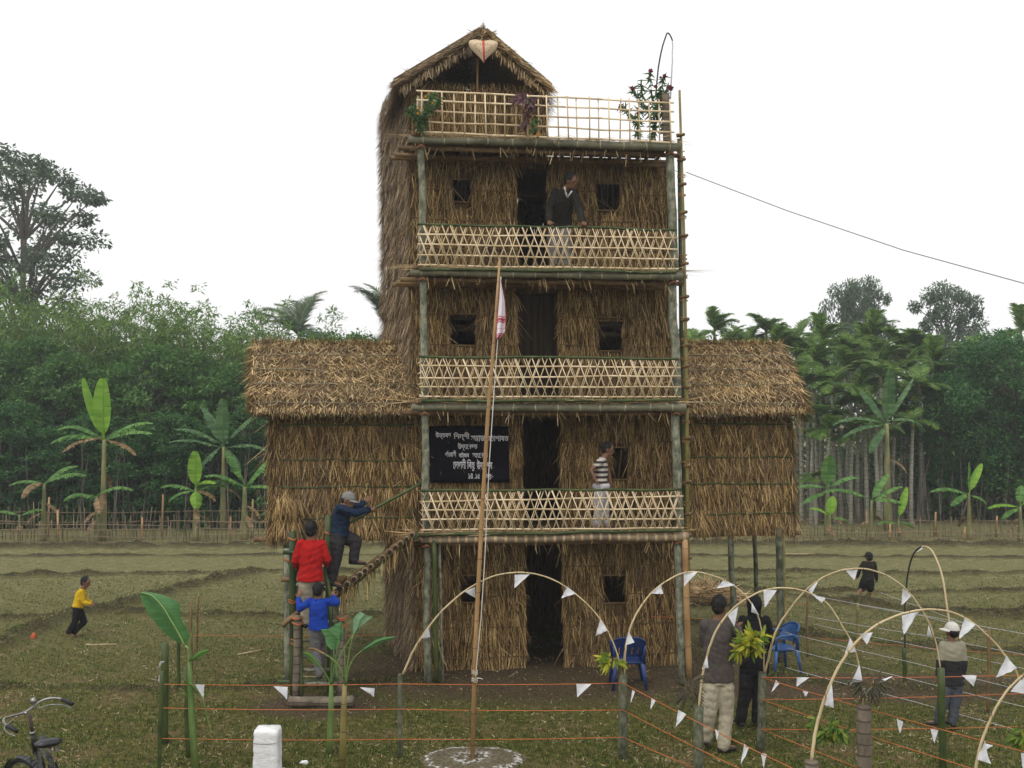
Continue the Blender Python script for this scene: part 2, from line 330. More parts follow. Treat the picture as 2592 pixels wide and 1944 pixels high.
# posts, beams, floors, joists
def wob(a, b, n=7, j=.006):
    a = np.array(a, float); b = np.array(b, float); t = np.linspace(0, 1, n)[:, None]; p = a + (b - a) * t; p[1:-1] += rg.normal(0, j, (n - 2, 3)); return p
for uu in (0.0, WU):
    for k in range(4):
        M = MB(); M.tube(wob((uu + (.04 if uu else 0), .05, FL[k] - (0 if k else .1)), (uu, .05, FL[k + 1])), [.056, .053, .052, .052, .05, .05, .05] if uu == 0 else [.068, .066, .066, .065, .064, .063, .062], 12)
        M.map(T); M.build('post', MT['betel_trunk'], tower, smooth=True)
for (uu, vv, r, m, z1) in ((.12, -.06, .035, 'green_bamboo', FL[1]), (.20, .02, .02, 'betel_trunk', FL[1]), (WU + .10, -.05, .045, 'dry_bamboo', FL[1]), (.02, .0, .05, 'betel_trunk', 8.25), (WU - .03, .02, .055, 'brown_trunk', Z(1447, 205, 0) + .02)):
    z0 = -.05 if z1 < 3 else FL[4]
    M = MB(); M.tube(wob((uu, vv, z0), (uu - .02, vv, z1)), r, 10); M.map(T); M.build('post', MT[m], tower, smooth=True)
for k in range(1, 5):
    z = FL[k]; r = .055
    x0 = -.18 if k > 1 else -.07
    M = MB(); M.tube(wob((x0, -.04, z), (WU + .13, -.04, z - .0), 9, .008), np.linspace(r * .9, r * 1.15, 9), 12); M.map(T)
    M.build('front_beam', MT['cut_beam' if k == 1 else 'grey_beam'], tower, smooth=True)
    M = MB()
    for j, vv in enumerate((.12, .5, WV - .1)): M.tube(wob((-.32 - .06 * j, vv, z - .08), (WU + .18, vv, z - .08)), .035, 8)
    for j in range(2): M.tube(wob((-.1 + .06 * j, -.1, z + .07), (-.36, 1.6, z + .05)), .03, 8)
    M.map(T); M.build('cross_pole', MT['tread'], tower, smooth=True)
    M = MB()
    for i in range(26):
        x = .05 + i * (WU - .1) / 25; M.tube([[x, .03, z + .015], [x + rg.normal(0, .02), WV + .1, z + .015]], .024, 7)
    M.map(T); M.build('joist', MT['tread'], tower, smooth=True)
    M = MB(); M.box(((UL + UR) / 2, (WV + VB) / 2 + .05, z + .0), (UR - UL, VB - WV - .1, .07)); M.box((WU / 2 - .02, WV / 2 + .02, z + .055), (WU - .02, WV - .04, .025))
    if k == 4: pass
    M.map(T); fl = M.build('floor', MT['slope_base'], tower)
    M = MB(); fringe(M, (0, -.03, z + .06), (WU, -.03, z + .06), (0, -1, 0), 160, L=(.03, .14), down=(0, -.5, -.3), spread=.8, out=.3)
    fringe(M, (0, .03, z - .06), (WU, .03, z - .06), (0, -1, 0), 60, L=(.05, .22), spread=.3, out=.1, W=(.008, .016))
    n = 260; M.blades(np.stack([rg.uniform(-.25, WU + .1, n), rg.uniform(-.08, .1, n), np.full(n, z + .085)], 1), np.stack([rg.choice([-1, 1], n), rg.normal(0, .25, n), rg.normal(0, .1, n)], 1), rg.uniform(.2, .6, n), rg.uniform(.006, .014, n), np.tile([0, -.5, .8], (n, 1)), .01)
    M.map(T); M.build('loose_straw', MT['straw_roof'], fl)
    M = MB()
    for uu in (0, WU): M.tube([[uu + .06 * math.cos(a), .02 + .075 * math.sin(a), z - .09 + .02 * math.sin(3 * a)] for a in np.linspace(0, 2 * PI, 13)], .012, 5)
    M.map(T); M.build('lashing', MT['tie'], tower)
# lattice railings
def lattice(k, y_top, y_bot, square=False):
    zt = Z(1180, y_top, -.1); zb = Z(1180, y_bot, -.1); h = zt - zb; v = -.11
    rl = bpy.data.objects.new('lattice_railing', None); col.objects.link(rl); rl.parent = tower; ORG[rl.name] = ORG[tower.name]
    a, b = -.03, WU - .0
    if not square:
        M = MB(); M.tube(wob((a - .05, v, zt), (b + .03, v, zt - .01), 9, .006), .019, 8); M.map(T); M.build('top_rail', MT['green_bamboo'], rl, smooth=True)
        M = MB(); M.tube(wob((a - .02, v, zb - .03), (b + .02, v, zb - .01), 9, .008), .022, 8); M.map(T); M.build('bottom_rail', MT['green_bamboo'], rl, smooth=True)
    M = MB(); x = a
    if square:
        for i, f in enumerate((.02, .27, .52, .76, .97)):
            p = wob((a - .03, v - .006, zb + h * f + .03), (b + .03, v - .006, zb + h * f - .02), 8, .006)
            for q in range(7): M.bar(p[q] - [.004, 0, 0], p[q + 1] + [.004, 0, 0], .006, .024)
        n = 25
        for i in range(n):
            x = a + .03 + (b - a - .06) * i / (n - 1) + rg.normal(0, .012); M.bar([x, v + (.004 if i % 2 else -.014), zb - .02], [x + rg.normal(0, .012), v + (.004 if i % 2 else -.014), zt + .01], .019, .005, (0, 1, 0))
    else:
        st = .125; sh = .215; n = int((b - a + sh) / st) + 1
        for i in range(n):
            x = a - sh + .02 + i * st + rg.normal(0, .006)
            for s_ in (1, -1):
                for dd in ((0, .018) if rg.random() < .65 else (0,)):
                    p = x + (0 if s_ > 0 else sh) + dd + rg.normal(0, .003); q = x + (sh if s_ > 0 else 0) + dd + rg.normal(0, .010)
                    f0, f1 = 0.0, 1.0
                    lo, hi = a - .01, b + .01      # clip at the panel ends
                    if q != p:
                        ts = sorted([(lo - p) / (q - p), (hi - p) / (q - p)]); f0 = max(0, ts[0]); f1 = min(1, ts[1])
                    if f1 - f0 < .15: continue
                    vv = v + (.007 if s_ > 0 else -.007)
                    M.bar([p + (q - p) * f0, vv, zb + h * f0], [p + (q - p) * f1, vv, zb + h * f1 * .985], .009 if dd else .013, .004, (0, 1, 0))
        for i, f in enumerate((.06, .29, .53, .78)):
            dz = rg.normal(0, .012)
            p = wob((a - .04, v, zb + h * f + dz), (b + .05, v, zb + h * f - dz), 8, .005)
            for q in range(7): M.bar(p[q] - [.004, 0, 0], p[q + 1] + [.004, 0, 0], .006, .022)
    M.map(T); M.build('lattice', MT['lath'], rl)
    M = MB()                                       # return panel on the left end of the balcony
    for f in (.1, .37, .64, .9): M.bar([a, v + .02, zb + h * f], [a - .06, WV, zb + h * f], .006, .02)
    for i in range(8):
        y = .0 + i * .09; M.bar([a - .01, y - .08, zb], [a - .02, y + .06, zt], .012, .005, (1, 0, 0))
    M.map(T); M.build('side_lattice', MT['lath'], rl)
lattice(1, 1058, 1148); lattice(2, 772, 862); lattice(3, 490, 582); lattice(4, 208, 300, True)
# rooftop hut
def quadslab(M, a, b, c, d, th):                   # a,b,c,d corner points, extruded against the normal
    a, b, c, d = [np.array(x, float) for x in (a, b, c, d)]; n = nrm(np.cross(b - a, d - a)); V = [a, b, c, d, a - n * th, b - n * th, c - n * th, d - n * th]
    M.add(V, [[0, 1, 2, 3], [7, 6, 5, 4], [0, 4, 5, 1], [1, 5, 6, 2], [2, 6, 7, 3], [3, 7, 4, 0]]); return n
HR = U(1180, 250, WV)
M = MB(); M.box(((UL + HR) / 2, WV + .06, (FL[4] + HW) / 2 + .03), (HR - UL, .07, HW - FL[4])); M.box((HR - .04, (WV + 2.7) / 2 + .1, (FL[4] + EVR) / 2), (.07, 2.7 - WV, EVR - FL[4])); M.box(((UB + HR) / 2, 2.75, (FL[4] + HW) / 2 + .1), (HR - UB, .07, HW - FL[4] + .2))
M.map(T); hw = M.build('wall', MT['straw_base'], tower)
M = MB(); thatch(M, (UL, WV + .02, HW + .02), (1, 0, 0), HR - UL, (0, 0, -1), HW - FL[4] - .05, (0, -1, 0), dens=800, course=.3)
fringe(M, (UL, WV, HW), (HR, WV, HW), (0, -1, 0), 260, L=(.05, .14), down=(0, 0, 1), spread=.6, out=.2)
M.map(T); M.build('thatch', MT['straw_wall'], hw)
hut_roof = bpy.data.objects.new('roof', None); col.objects.link(hut_roof); hut_roof.parent = tower; ORG[hut_roof.name] = ORG[tower.name]
pk = U(1043, 60, .4); eL = U(858, 186, .5); eR = U(1183, 192, .5); va, vb = .38, 2.85
hz = HT - .04
for side, (eu, ez, eu2) in enumerate(((eL, EVL, U(838, 190, 2.6)), (eR, EVR, eR))):
    M = MB(); a = (pk, va, hz); b = (pk - .1, vb, hz); c = (eu2, vb, ez - .03); d = (eu, va + .05, ez)
    n = quadslab(M, *( (a, b, c, d) if side == 1 else (d, c, b, a)), .10)
    if n[2] < 0: n = -n
    M.map(T); M.build('roof_slope', MT['slope_base'], hut_roof)
    M = MB(); a, b, c, d = [np.array(x) for x in (a, b, c, d)]; dn = nrm((d - a) + (c - b)); lw_ = np.linalg.norm(d - a)
    thatch(M, a + n * .01, (0, 1, 0), vb - va, dn, lw_, n, dens=1000, course=.32, spread=.35, out=(.01, .07), L=(.15, .34), wild=.3)
    fringe(M, a + n * .02, d + n * .02, (0, -1, 0), 900, L=(.08, .2), down=dn * .9 + np.array([0, -.35, -.1]), spread=.12, out=.25)
    fringe(M, a - n * .06, d - n * .07, (0, -1, 0), 260, L=(.05, .16), down=(0, -.15, -1), spread=.25, out=.15)
    fringe(M, d, c, n, 700, L=(.12, .32), down=dn * .5 + np.array([0, 0, -.7]), spread=.25, out=.25)
    M.map(T); M.build('thatch', MT['straw_roof'] if side else MT['straw_side'], hut_roof)
M = MB(); fringe(M, (pk, va - .02, hz + .03), (pk - .1, vb, hz + .03), (0, 0, 1), 700, L=(.06, .16), down=(0, 0, .12), spread=.3, out=.08)
fringe(M, (pk - .14, va, hz - .03), (pk + .14, va, hz - .03), (0, -1, 0), 160, L=(.05, .13), down=(0, -.3, .05), spread=.8, out=.2)
M.map(T); M.build('ridge_thatch', MT['straw_roof'], hut_roof)
M = MB(); b_ = [(UB + .1, 2.78, HW + .1), (pk, 2.78, hz - .1), (eR - .1, 2.78, EVR)]   # rear gable, sky shows through on the left
xs = np.linspace(UB + .05, eR - .1, 46)
for i, x in enumerate(xs):
    zt = np.interp(x, [UB, pk, eR], [EVL - .05, hz - .12, EVR - .05])
    if i % 4 != 3 or x > UL + .75: M.bar([x, 2.78, HW - .1], [x + rg.normal(0, .01), 2.78, zt], .05 if x > UL + .75 else .026, .01, (0, 1, 0))
M.map(T); M.build('gable_screen', MT['straw_base'], tower)
M = MB(); M.tube([[U(1030, 150, .7), .7, HW - .1], [U(1031, 110, .7), .7, hz - .25]], .016, 7); M.map(T); M.build('post', MT['dry_bamboo'], tower)
# heart-shaped winnowing fan in the gable
hc = UZ(1044, 106, .24); M = MB(); nn = 44; t = np.linspace(0, 2 * PI, nn, endpoint=False)
hx = 16 * np.sin(t) ** 3; hy = 13 * np.cos(t) - 5 * np.cos(2 * t) - 2 * np.cos(3 * t) - np.cos(4 * t)
hy = np.where(hy > 5, 5 + (hy - 5) * .35, hy); sc_ = .212 / 16
for j, (s_, yy) in enumerate(((1.0, -.012), (1.0, .012))):
    pass
V = [[hc[0] + x * sc_, .24 - .012, hc[1] + (y + 2) * sc_ * 1.05] for x, y in zip(hx, hy)] + [[hc[0] + x * sc_, .24 + .012, hc[1] + (y + 2) * sc_ * 1.05] for x, y in zip(hx, hy)] + [[hc[0], .24 - .012, hc[1]], [hc[0], .24 + .012, hc[1]]]
i = np.arange(nn); j = (i + 1) % nn
M.add(V, np.stack([i, j, nn + j, nn + i], 1), [[2 * nn, b, a] for a, b in zip(i, j)] + [[2 * nn + 1, nn + a, nn + b] for a, b in zip(i, j)]); M.map(T)
fan = thing('winnowing_fan', 'pale heart-shaped winnowing fan with a red stripe hung in the rooftop gable', 'winnowing fan', T1(hc[0], .24, hc[1] - .2))
M.build('tray', mat('fan_tray', (.58, .44, .28), (.72, .58, .40), 30, .7, stretch=(1, 1, 3), bump=.2), fan)
M = MB(); M.bar([hc[0], .222, hc[1] + .12], [hc[0] + .01, .222, hc[1] - .19], .026, .004, (0, 1, 0)); M.map(T); M.build('stripe', mat('fan_red', (.55, .03, .05), (.66, .06, .08), 9), fan)
M = MB(); q = [[hc[0] + x * sc_ * .58, .223, hc[1] + (y + 2.6) * sc_ * .55] for x, y in zip(hx, hy)]
for a_, b_2 in zip(q[::2], q[1::2]): M.bar(a_, b_2, .006, .003, (0, 1, 0))
M.map(T); M.build('stitching', MT['tread'], fan)
# wings
def wing(ua, ub, name_side):
    va, vb = WV - .02, 2.3; z0 = Z(1190, 1152, WV) - .0; z1 = Z(1190, 900, WV)
    M = MB(); M.box(((ua + ub) / 2, va + .06, (z0 + z1) / 2), (ub - ua, .08, z1 - z0)); M.box(((ua + ub) / 2, vb, (z0 + z1) / 2), (ub - ua, .08, z1 - z0))
    e = ua + .04 if name_side < 0 else ub - .04
    M.box((e, (va + vb) / 2 + .05, (z0 + z1) / 2 + .1), (.08, vb - va - .16, z1 - z0 + .2)); M.map(T)
    wl = M.build('wall', MT['straw_base'], tower)
    M = MB(); thatch(M, (ua, va + .015, z1), (1, 0, 0), ub - ua, (0, 0, -1), z1 - z0, (0, -1, 0), dens=950, course=.44, spread=.20, out=(.03, .10), L=(.26, .44), wild=.14)
    thatch(M, (e, vb, z1), (0, -1, 0), vb - va, (0, 0, -1), z1 - z0, (name_side, 0, 0), dens=400, course=.44, out=(.02, .1), L=(.28, .48), wild=.1)
    fringe(M, (e, va, z0 + .1), (e, va, z1), (name_side, -.6, 0), 1600, L=(.15, .4), spread=.1, out=.14)
    fringe(M, (ua, va, z0 + .06), (ub, va, z0 + .06), (0, -1, 0), 700, L=(.05, .2), spread=.15, out=.08)
    for zz in (z1 - .14, z1 - .64, z1 - 1.04, z1 - 1.50):
        fringe(M, (ua + .02, va - .02, zz), (ub, va - .02, zz), (0, -1, 0), int(330 * (ub - ua)), L=(.12, .34), spread=.28, out=.20, W=(.006, .012))
    for zz in ([z0 + .4] if name_side < 0 else []) + [z0 + .1]:   # bound sheaves at the corner
        for q in range(3):
            n = 260; c0 = np.array([ua + .10 + .13 * q, va - .06, zz + .2]); dr = rg.normal(0, .28, (n, 3)); dr[:, 2] = -1
            M.blades(np.tile(c0, (n, 1)) + rg.normal(0, .02, (n, 3)), dr, rg.uniform(.2, .38, n), rg.uniform(.006, .012, n), np.tile([0, -1., 0], (n, 1)), .03)
    M.map(T); M.build('thatch', MT['straw_wall'], wl)
    M = MB()
    for zz in (z1 - .12, z1 - .62, z1 - 1.02, z1 - 1.48): M.tube(wob((ua + .12, va - .055, zz), (ub, va - .055, zz + rg.normal(0, .015)), 8, .006), .014, 6)
    M.map(T); M.build('tie_lath', MT['green_bamboo'], wl)
    M = MB(); M.box(((ua + ub) / 2, (va + vb) / 2 + .04, z0 + .03), (ub - ua - .17, vb - va - .1, .05)); M.tube(wob((ua - .25, va + .05, z0 - .04), (ub + .1, va + .05, z0 - .04)), .04, 8); M.tube(wob((ua - .25, vb, z0 - .04), (ub + .1, vb, z0 - .04)), .04, 8)
    M.map(T); M.build('floor', MT['tread'], tower)
    zr = Z(700 if name_side < 0 else 1600, 748, 1.5); ze = Z(700 if name_side < 0 else 1600, 880, .34)
    r0, r1 = (U(549, 748, 1.5), UL - .0) if name_side < 0 else (UR + .0, U(1688, 752, 1.5))
    e0, e1 = (U(551, 885, .5), UL + .02) if name_side < 0 else (UR + .02, U(1728, 885, .5))
    rf = bpy.data.objects.new('roof', None); col.objects.link(rf); rf.parent = tower; ORG[rf.name] = ORG[tower.name]
    for s_, ev, in ((-1, .34), (1, 2.66)):
        a, b, c, d = (r0, 1.5, zr), (r1, 1.5, zr), (e1, ev, ze), (e0, ev, ze)
        M = MB(); n = quadslab(M, *((d, c, b, a) if s_ < 0 else (a, b, c, d)), .12)
        if n[2] < 0: n = -n
        M.map(T); M.build('roof_slope', MT['slope_base'], rf)
        M = MB(); a, b, c, d = [np.array(x) for x in (a, b, c, d)]; dn = nrm(d - a + c - b); lw2 = np.linalg.norm((d + c - a - b) / 2)
        wd = max(r1, e1) - min(r0, e0)
        thatch(M, np.array([min(r0, e0) + .0, 1.5, zr]) + n * .012, (1, 0, 0), wd, dn, lw2, n, dens=1500 if s_ < 0 else 200, course=.29, spread=.45, out=(.0, .05), L=(.10, .30), wild=.5, W=(.005, .014))
        if s_ < 0:
            fringe(M, d - n * .02, c - n * .02, (0, -1, 0), 1500, L=(.03, .11), down=dn * .8 + np.array([0, 0, -.35]), spread=.2, out=.15)
            fringe(M, d - n * .09, c - n * .09, (0, -1, 0), 350, L=(.02, .10), down=(0, .1, -1), spread=.15, out=.1)
            for p, q in ((a, d),) if name_side < 0 else ((b, c),):
                fringe(M, p, q, (name_side, 0, 0), 700, L=(.08, .22), down=dn + np.array([name_side * .35, 0, -.2]), spread=.2, out=.25)
                fringe(M, p - n * .08, q - n * .08, (name_side, 0, 0), 700, L=(.1, .3), down=(0, 0, -1), spread=.2, out=.12)
        M.map(T); M.build('thatch', MT['straw_roof'], rf)
        if s_ < 0:
            M = MB()
            for f in (.2, .45, .68, .97):
                p = a + (d - a) * f + n * .05; q = b + (c - b) * f + n * .05; M.tube(wob(p, q, 8, .008), .008, 6)
            M.map(T); M.build('tie_lath', MT['grey_beam'], rf)
    M = MB(); fringe(M, (r0, 1.5, zr + .03), (r1, 1.5, zr + .03), (0, 0, 1), 500, L=(.05, .14), down=(0, -.5, .45), spread=.7, out=.3); M.map(T); M.build('ridge_thatch', MT['straw_roof'], rf)
    M = MB(); e2 = (r0 + .12) if name_side < 0 else (r1 - .12)
    M.add([[e2, va, z1], [e2, vb, z1], [e2, 1.5, zr - .1], [e2 + .04, va, z1], [e2 + .04, vb, z1], [e2 + .04, 1.5, zr - .1]], [[0, 1, 4, 3], [1, 2, 5, 4], [2, 0, 3, 5]], [[0, 2, 1], [3, 4, 5]])
    M.map(T); M.build('gable', MT['straw_base'], tower)
    return z0
zw = wing(U(585, 1000, WV), UL - .01, -1); wing(UR + .06, U(1711, 1000, WV), 1)
for (x, v, m, r) in ((1580, WV, 'moss_trunk', .045), (1632, 2.2, 'moss_trunk', .036), (1684, WV - .05, 'moss_trunk', .055), (1692, WV, 'yellow_bamboo', .03), (620, WV, 'moss_trunk', .042), (640, 2.2, 'moss_trunk', .04)):
    uu = U(x, 1250, v); M = MB(); M.tube(wob((uu, v, -.1), (uu, v, zw + .05), 7, .01), r, 10); M.map(T); M.build('post', MT[m], tower, smooth=True)
# black banner with white lettering
va = WV - .10; bu0, bz1 = UZ(927, 921, va); bu1, bz0 = UZ(1100, 1042, va)
banner = thing('banner', 'black cloth banner with white hand-painted Assamese lettering on the first balcony', 'banner', T1((bu0 + bu1) / 2, va, bz0))
M = MB(); nu, nz = 30, 14; V = []; gx = np.linspace(bu0, bu1, nu); gz = np.linspace(bz0, bz1, nz)
for f in (0, .006):
    for z in gz: V += [[x, va + f + .008 * math.sin(x * 9) * (bz1 - z) * 2 , z + .012 * math.sin((x - bu0) * 3) * (z > gz[-2])] for x in gx]
N0 = nu * nz; Q = [[r_ * nu + c, r_ * nu + c + 1, (r_ + 1) * nu + c + 1, (r_ + 1) * nu + c] for r_ in range(nz - 1) for c in range(nu - 1)]
Q += [[N0 + a for a in q[::-1]] for q in Q]
bd = [c for c in range(nu)] + [r_ * nu + nu - 1 for r_ in range(1, nz)] + [(nz - 1) * nu + c for c in range(nu - 2, -1, -1)] + [r_ * nu for r_ in range(nz - 2, 0, -1)]
Q += [[bd[i], N0 + bd[i], N0 + bd[(i + 1) % len(bd)], bd[(i + 1) % len(bd)]] for i in range(len(bd))]
M.add(V, Q); M.map(T); M.build('cloth', MT['black_cloth'], banner, smooth=True)
def lettering(body, x, y, width, height, parent, bold=.02):
    cu = bpy.data.curves.new('t', 'FONT'); cu.body = body; cu.size = 1; cu.offset = bold; cu.fill_mode = 'BOTH'; cu.extrude = .02; cu.resolution_u = 3
    o = bpy.data.objects.new('t', cu); col.objects.link(o); dg = bpy.context.evaluated_depsgraph_get(); dg.update()
    me = bpy.data.meshes.new_from_object(o.evaluated_get(dg)); bpy.data.objects.remove(o)
    V = np.array([v.co for v in me.vertices]); lo, hi = V.min(0), V.max(0)
    u0, z0 = UZ(x, y, va); u1, z1 = UZ(x + width, y - height, va)
    V = (V - lo) / (hi - lo + 1e-9); W = T(np.stack([u0 + V[:, 0] * (u1 - u0), va - .016 + V[:, 2] * -.003 , z0 + V[:, 1] * (z1 - z0)], 1)) - np.array(ORG[parent.name])
    for v, c in zip(me.vertices, W): v.co = c
    me.materials.clear(); me.materials.append(MT['letters']); ob = bpy.data.objects.new('lettering', me); col.objects.link(ob); ob.parent = parent
    return ob
for body, x, y, w_, h_ in (('উত্তৰণ', 941, 949, 33, 17), ('\u09bfশল্পী', 980, 952, 34, 18), ('সমাজ', 1017, 954, 32, 14), ('বঠাপাৰত', 1052, 953, 46, 16), ('উদ্যোগত', 989, 974, 42, 18),
                           ('গাঁওবাসী', 961, 987, 24, 14), ('ৰাইজৰ', 991, 989, 22, 13), ('সহযোগত', 1020, 990, 34, 13), ('েভাগালী', 979, 1013, 27, 22), ('িবহু', 1009, 1018, 17, 26), ('উদযাপন', 1030, 1014, 33, 22),
                           ('১৪', 1012, 1034, 9, 12), ('.১৫', 1025, 1034, 11, 11), ('জানু:-', 1045, 1036, 20, 13)):
    lettering(body, x, y, w_, h_, banner)
# ================================================================ ground
def smooth_noise(x, y, s, seed):
    r = np.random.default_rng(seed); v = 0; a = 1.0
    for o in range(4):
        ph = r.uniform(0, 6.28, 6); k = r.normal(0, 1, (3, 2)) / s * (1.9 ** o)
        for i in range(3): v = v + a * np.sin(x * k[i, 0] * 3 + y * k[i, 1] * 3 + ph[i])
        a *= .55
    return v / 3
BUNDS = [  # (points on display pixels, height, half width)
    ([(-60, 1250), (150, 1247), (420, 1243), (545, 1238), (830, 1240), (1500, 1240), (1800, 1240), (2000, 1246), (2300, 1240)], .11, .22),
    ([(-60, 1203), (300, 1203), (640, 1201), (1500, 1203), (1760, 1205), (2300, 1208)], .07, .25),
    ([(-80, 1342), (100, 1338), (240, 1326)], .09, .15),
    ([(250, 1325), (420, 1334), (620, 1336), (860, 1334)], .10, .15),
    ([(-90, 1440), (20, 1385), (120, 1345), (220, 1322), (310, 1300), (420, 1268), (545, 1240)], .13, .30),
    ([(-80, 1486), (140, 1489), (300, 1493), (500, 1489), (640, 1484), (900, 1478)], .07, .18),
    ([(1490, 1272), (1620, 1276), (1780, 1280), (1950, 1284), (2100, 1280), (2320, 1279)], .08, .18),
    ([(1640, 1282), (1760, 1300), (1850, 1310), (1960, 1325), (2100, 1335), (2320, 1338)], .14, .22),
    ([(1500, 1348), (1700, 1372), (1900, 1395), (2100, 1410), (2320, 1420)], .10, .22),
    ([(1680, 1470), (1850, 1488), (2060, 1494), (2320, 1492)], .08, .16),
    ([(-90, 1188), (500, 1186), (640, 1186), (1500, 1182), (2320, 1184)], .16, .35),
    ([(1480, 1262), (1560, 1258), (1640, 1252), (1740, 1249)], .03, .15)]
def seg_dist(X, Y, pts):
    d = np.full(X.shape, 1e9)
    for a, b in zip(pts[:-1], pts[1:]):
        ab = b - a; t = np.clip(((X - a[0]) * ab[0] + (Y - a[1]) * ab[1]) / (ab @ ab), 0, 1)
        d = np.minimum(d, np.hypot(X - a[0] - t * ab[0], Y - a[1] - t * ab[1]))
    return d
def height(X, Y):
    H = np.zeros(X.shape); B = np.zeros(X.shape)
    wob_ = .10 * smooth_noise(X, Y, 2.0, 3)
    for pts, h, wd in BUNDS:
        pw = np.array([GD(x, y)[:2] for x, y in pts]); d = np.abs(seg_dist(X, Y, pw) + wob_)
        g = np.exp(-(d / wd) ** 2) * (1 + .35 * smooth_noise(X, Y, .5, 5))
        H = np.maximum(H, 1.1 * h * g * (1 + .3 * smooth_noise(X, Y, .22, 6))); B = np.maximum(B, np.clip(g * 1.2, 0, 1))
    H = H + .012 * smooth_noise(X, Y, .35, 8) + .006 * smooth_noise(X, Y, .09, 9)
    return H, B
xs = np.concatenate([-np.geomspace(900, 22, 22), np.arange(-21, 21, .11), np.geomspace(21.5, 900, 22)])
ys = np.concatenate([[-400, -60, -10, 3], np.arange(6, 33, .085), np.geomspace(33.5, 1500, 40)])
X, Y = np.meshgrid(xs, ys); H, B = height(X, Y); H[(Y > 33) | (Y < 5)] = 0
M = MB(); n1, n2 = X.shape; idx = np.arange(n1 * n2).reshape(n1, n2)
M.add(np.stack([X, Y, H], -1).reshape(-1, 3), np.stack([idx[:-1, :-1], idx[:-1, 1:], idx[1:, 1:], idx[1:, :-1]], -1).reshape(-1, 4))
def gz(x, y): return float(height(np.array([[x]]), np.array([[y]]))[0][0, 0])
def ground_mat():
    m = bpy.data.materials.new('field'); m.use_nodes = True; n = m.node_tree; L = n.links; bs = n.nodes['Principled BSDF']
    bs.inputs['Roughness'].default_value = .95; bs.inputs['Specular IOR Level'].default_value = .15
    tc = n.nodes.new('ShaderNodeTexCoord')
    def noise(sc_, det=6, ro=.65, st=(1, 1, 1)):
        mp = n.nodes.new('ShaderNodeMapping'); mp.inputs['Scale'].default_value = st; L.new(tc.outputs['Object'], mp.inputs[0])
        x = n.nodes.new('ShaderNodeTexNoise'); x.inputs['Scale'].default_value = sc_; x.inputs['Detail'].default_value = det; x.inputs['Roughness'].default_value = ro
        L.new(mp.outputs[0], x.inputs['Vector']); return x.outputs['Fac']
    def ramp(f, st):
        r = n.nodes.new('ShaderNodeValToRGB'); e = r.color_ramp.elements
        e[0].position, e[0].color = st[0][0], (*st[0][1], 1); e[1].position, e[1].color = st[-1][0], (*st[-1][1], 1)
        for p, c in st[1:-1]: q = e.new(p); q.color = (*c, 1)
        L.new(f, r.inputs[0]); return r.outputs[0]
    def mix(f, a, b):
        x = n.nodes.new('ShaderNodeMix'); x.data_type = 'RGBA'
        L.new(f, x.inputs[0]); L.new(a, x.inputs[6]); L.new(b, x.inputs[7]); return x.outputs[2]
    near = ramp(noise(9, 14, .88), [(.38, (.016, .012, .005)), (.455, (.045, .040, .012)), (.50, (.074, .080, .014)), (.56, (.135, .110, .034)), (.68, (.36, .29, .14))])
    straw = ramp(noise(9, 14, .88, (1, 1.6, 1)), [(.40, (.032, .021, .009)), (.50, (.14, .095, .042)), (.70, (.33, .26, .14))])
    farc = ramp(noise(7, 12, .85, (.5, 1.6, 1)), [(.38, (.068, .070, .024)), (.52, (.16, .15, .064)), (.68, (.34, .295, .16))])
    soil = ramp(noise(30, 8, .75), [(.36, (.018, .013, .007)), (.52, (.075, .053, .028)), (.68, (.19, .14, .08))])
    sx = n.nodes.new('ShaderNodeSeparateXYZ'); L.new(tc.outputs['Object'], sx.inputs[0])
    def mr(v, a, b, nz=None, amp=0):
        if nz is not None:
            ad_ = n.nodes.new('ShaderNodeMath'); ad_.operation = 'MULTIPLY_ADD'; L.new(nz, ad_.inputs[0]); ad_.inputs[1].default_value = amp; L.new(v, ad_.inputs[2]); v = ad_.outputs[0]
        r = n.nodes.new('ShaderNodeMapRange'); r.inputs[1].default_value = a; r.inputs[2].default_value = b; L.new(v, r.inputs[0]); return r.outputs[0]
    big = noise(.5, 5); mid = noise(1.3, 6, .7)
    c = mix(mr(mid, .50, .66), near, straw)
    c = mix(mr(sx.outputs['Y'], 14.5, 25.5, big, 3.0), c, farc)
    # trodden bare earth round the tower and the path along the enclosure
    at = n.nodes.new('ShaderNodeAttribute'); at.attribute_name = 'soil'; fs = mr(at.outputs['Fac'], .35, .75, mid, .35)
    c = mix(fs, c, soil)
    at2 = n.nodes.new('ShaderNodeAttribute'); at2.attribute_name = 'bund'
    bnd = ramp(noise(18, 8, .75), [(.38, (.012, .010, .005)), (.50, (.045, .038, .016)), (.66, (.13, .10, .05))])
    c = mix(mr(at2.outputs['Fac'], .35, 1.15, mid, .25), c, bnd)
    L.new(c, bs.inputs['Base Color'])
    bn = n.nodes.new('ShaderNodeBump'); bn.inputs['Strength'].default_value = .8; bn.inputs['Distance'].default_value = .03; L.new(noise(45, 6, .7), bn.inputs['Height']); L.new(bn.outputs[0], bs.inputs['Normal'])
    return m
gm = ground_mat(); g = M.build('ground', gm, base=(0, 0, 0), smooth=True); g['kind'] = 'structure'
def soilmask(X, Y):
    c = T1(1.7, .6, 0); d = np.hypot((X - c[0]) / 3.0, (Y - c[1]) / 1.55); s_ = np.clip(1.45 - d, 0, 1)
    e = GD(1900, 1485); d2 = np.hypot((X - e[0]) / 3.2, (Y - e[1]) / .75); s_ = np.maximum(s_, np.clip(1.35 - d2, 0, .9))
    e = GD(690, 1525); d3 = np.hypot((X - e[0]) / 1.0, (Y - e[1]) / .6); return np.maximum(s_, np.clip(1.3 - d3, 0, .8))
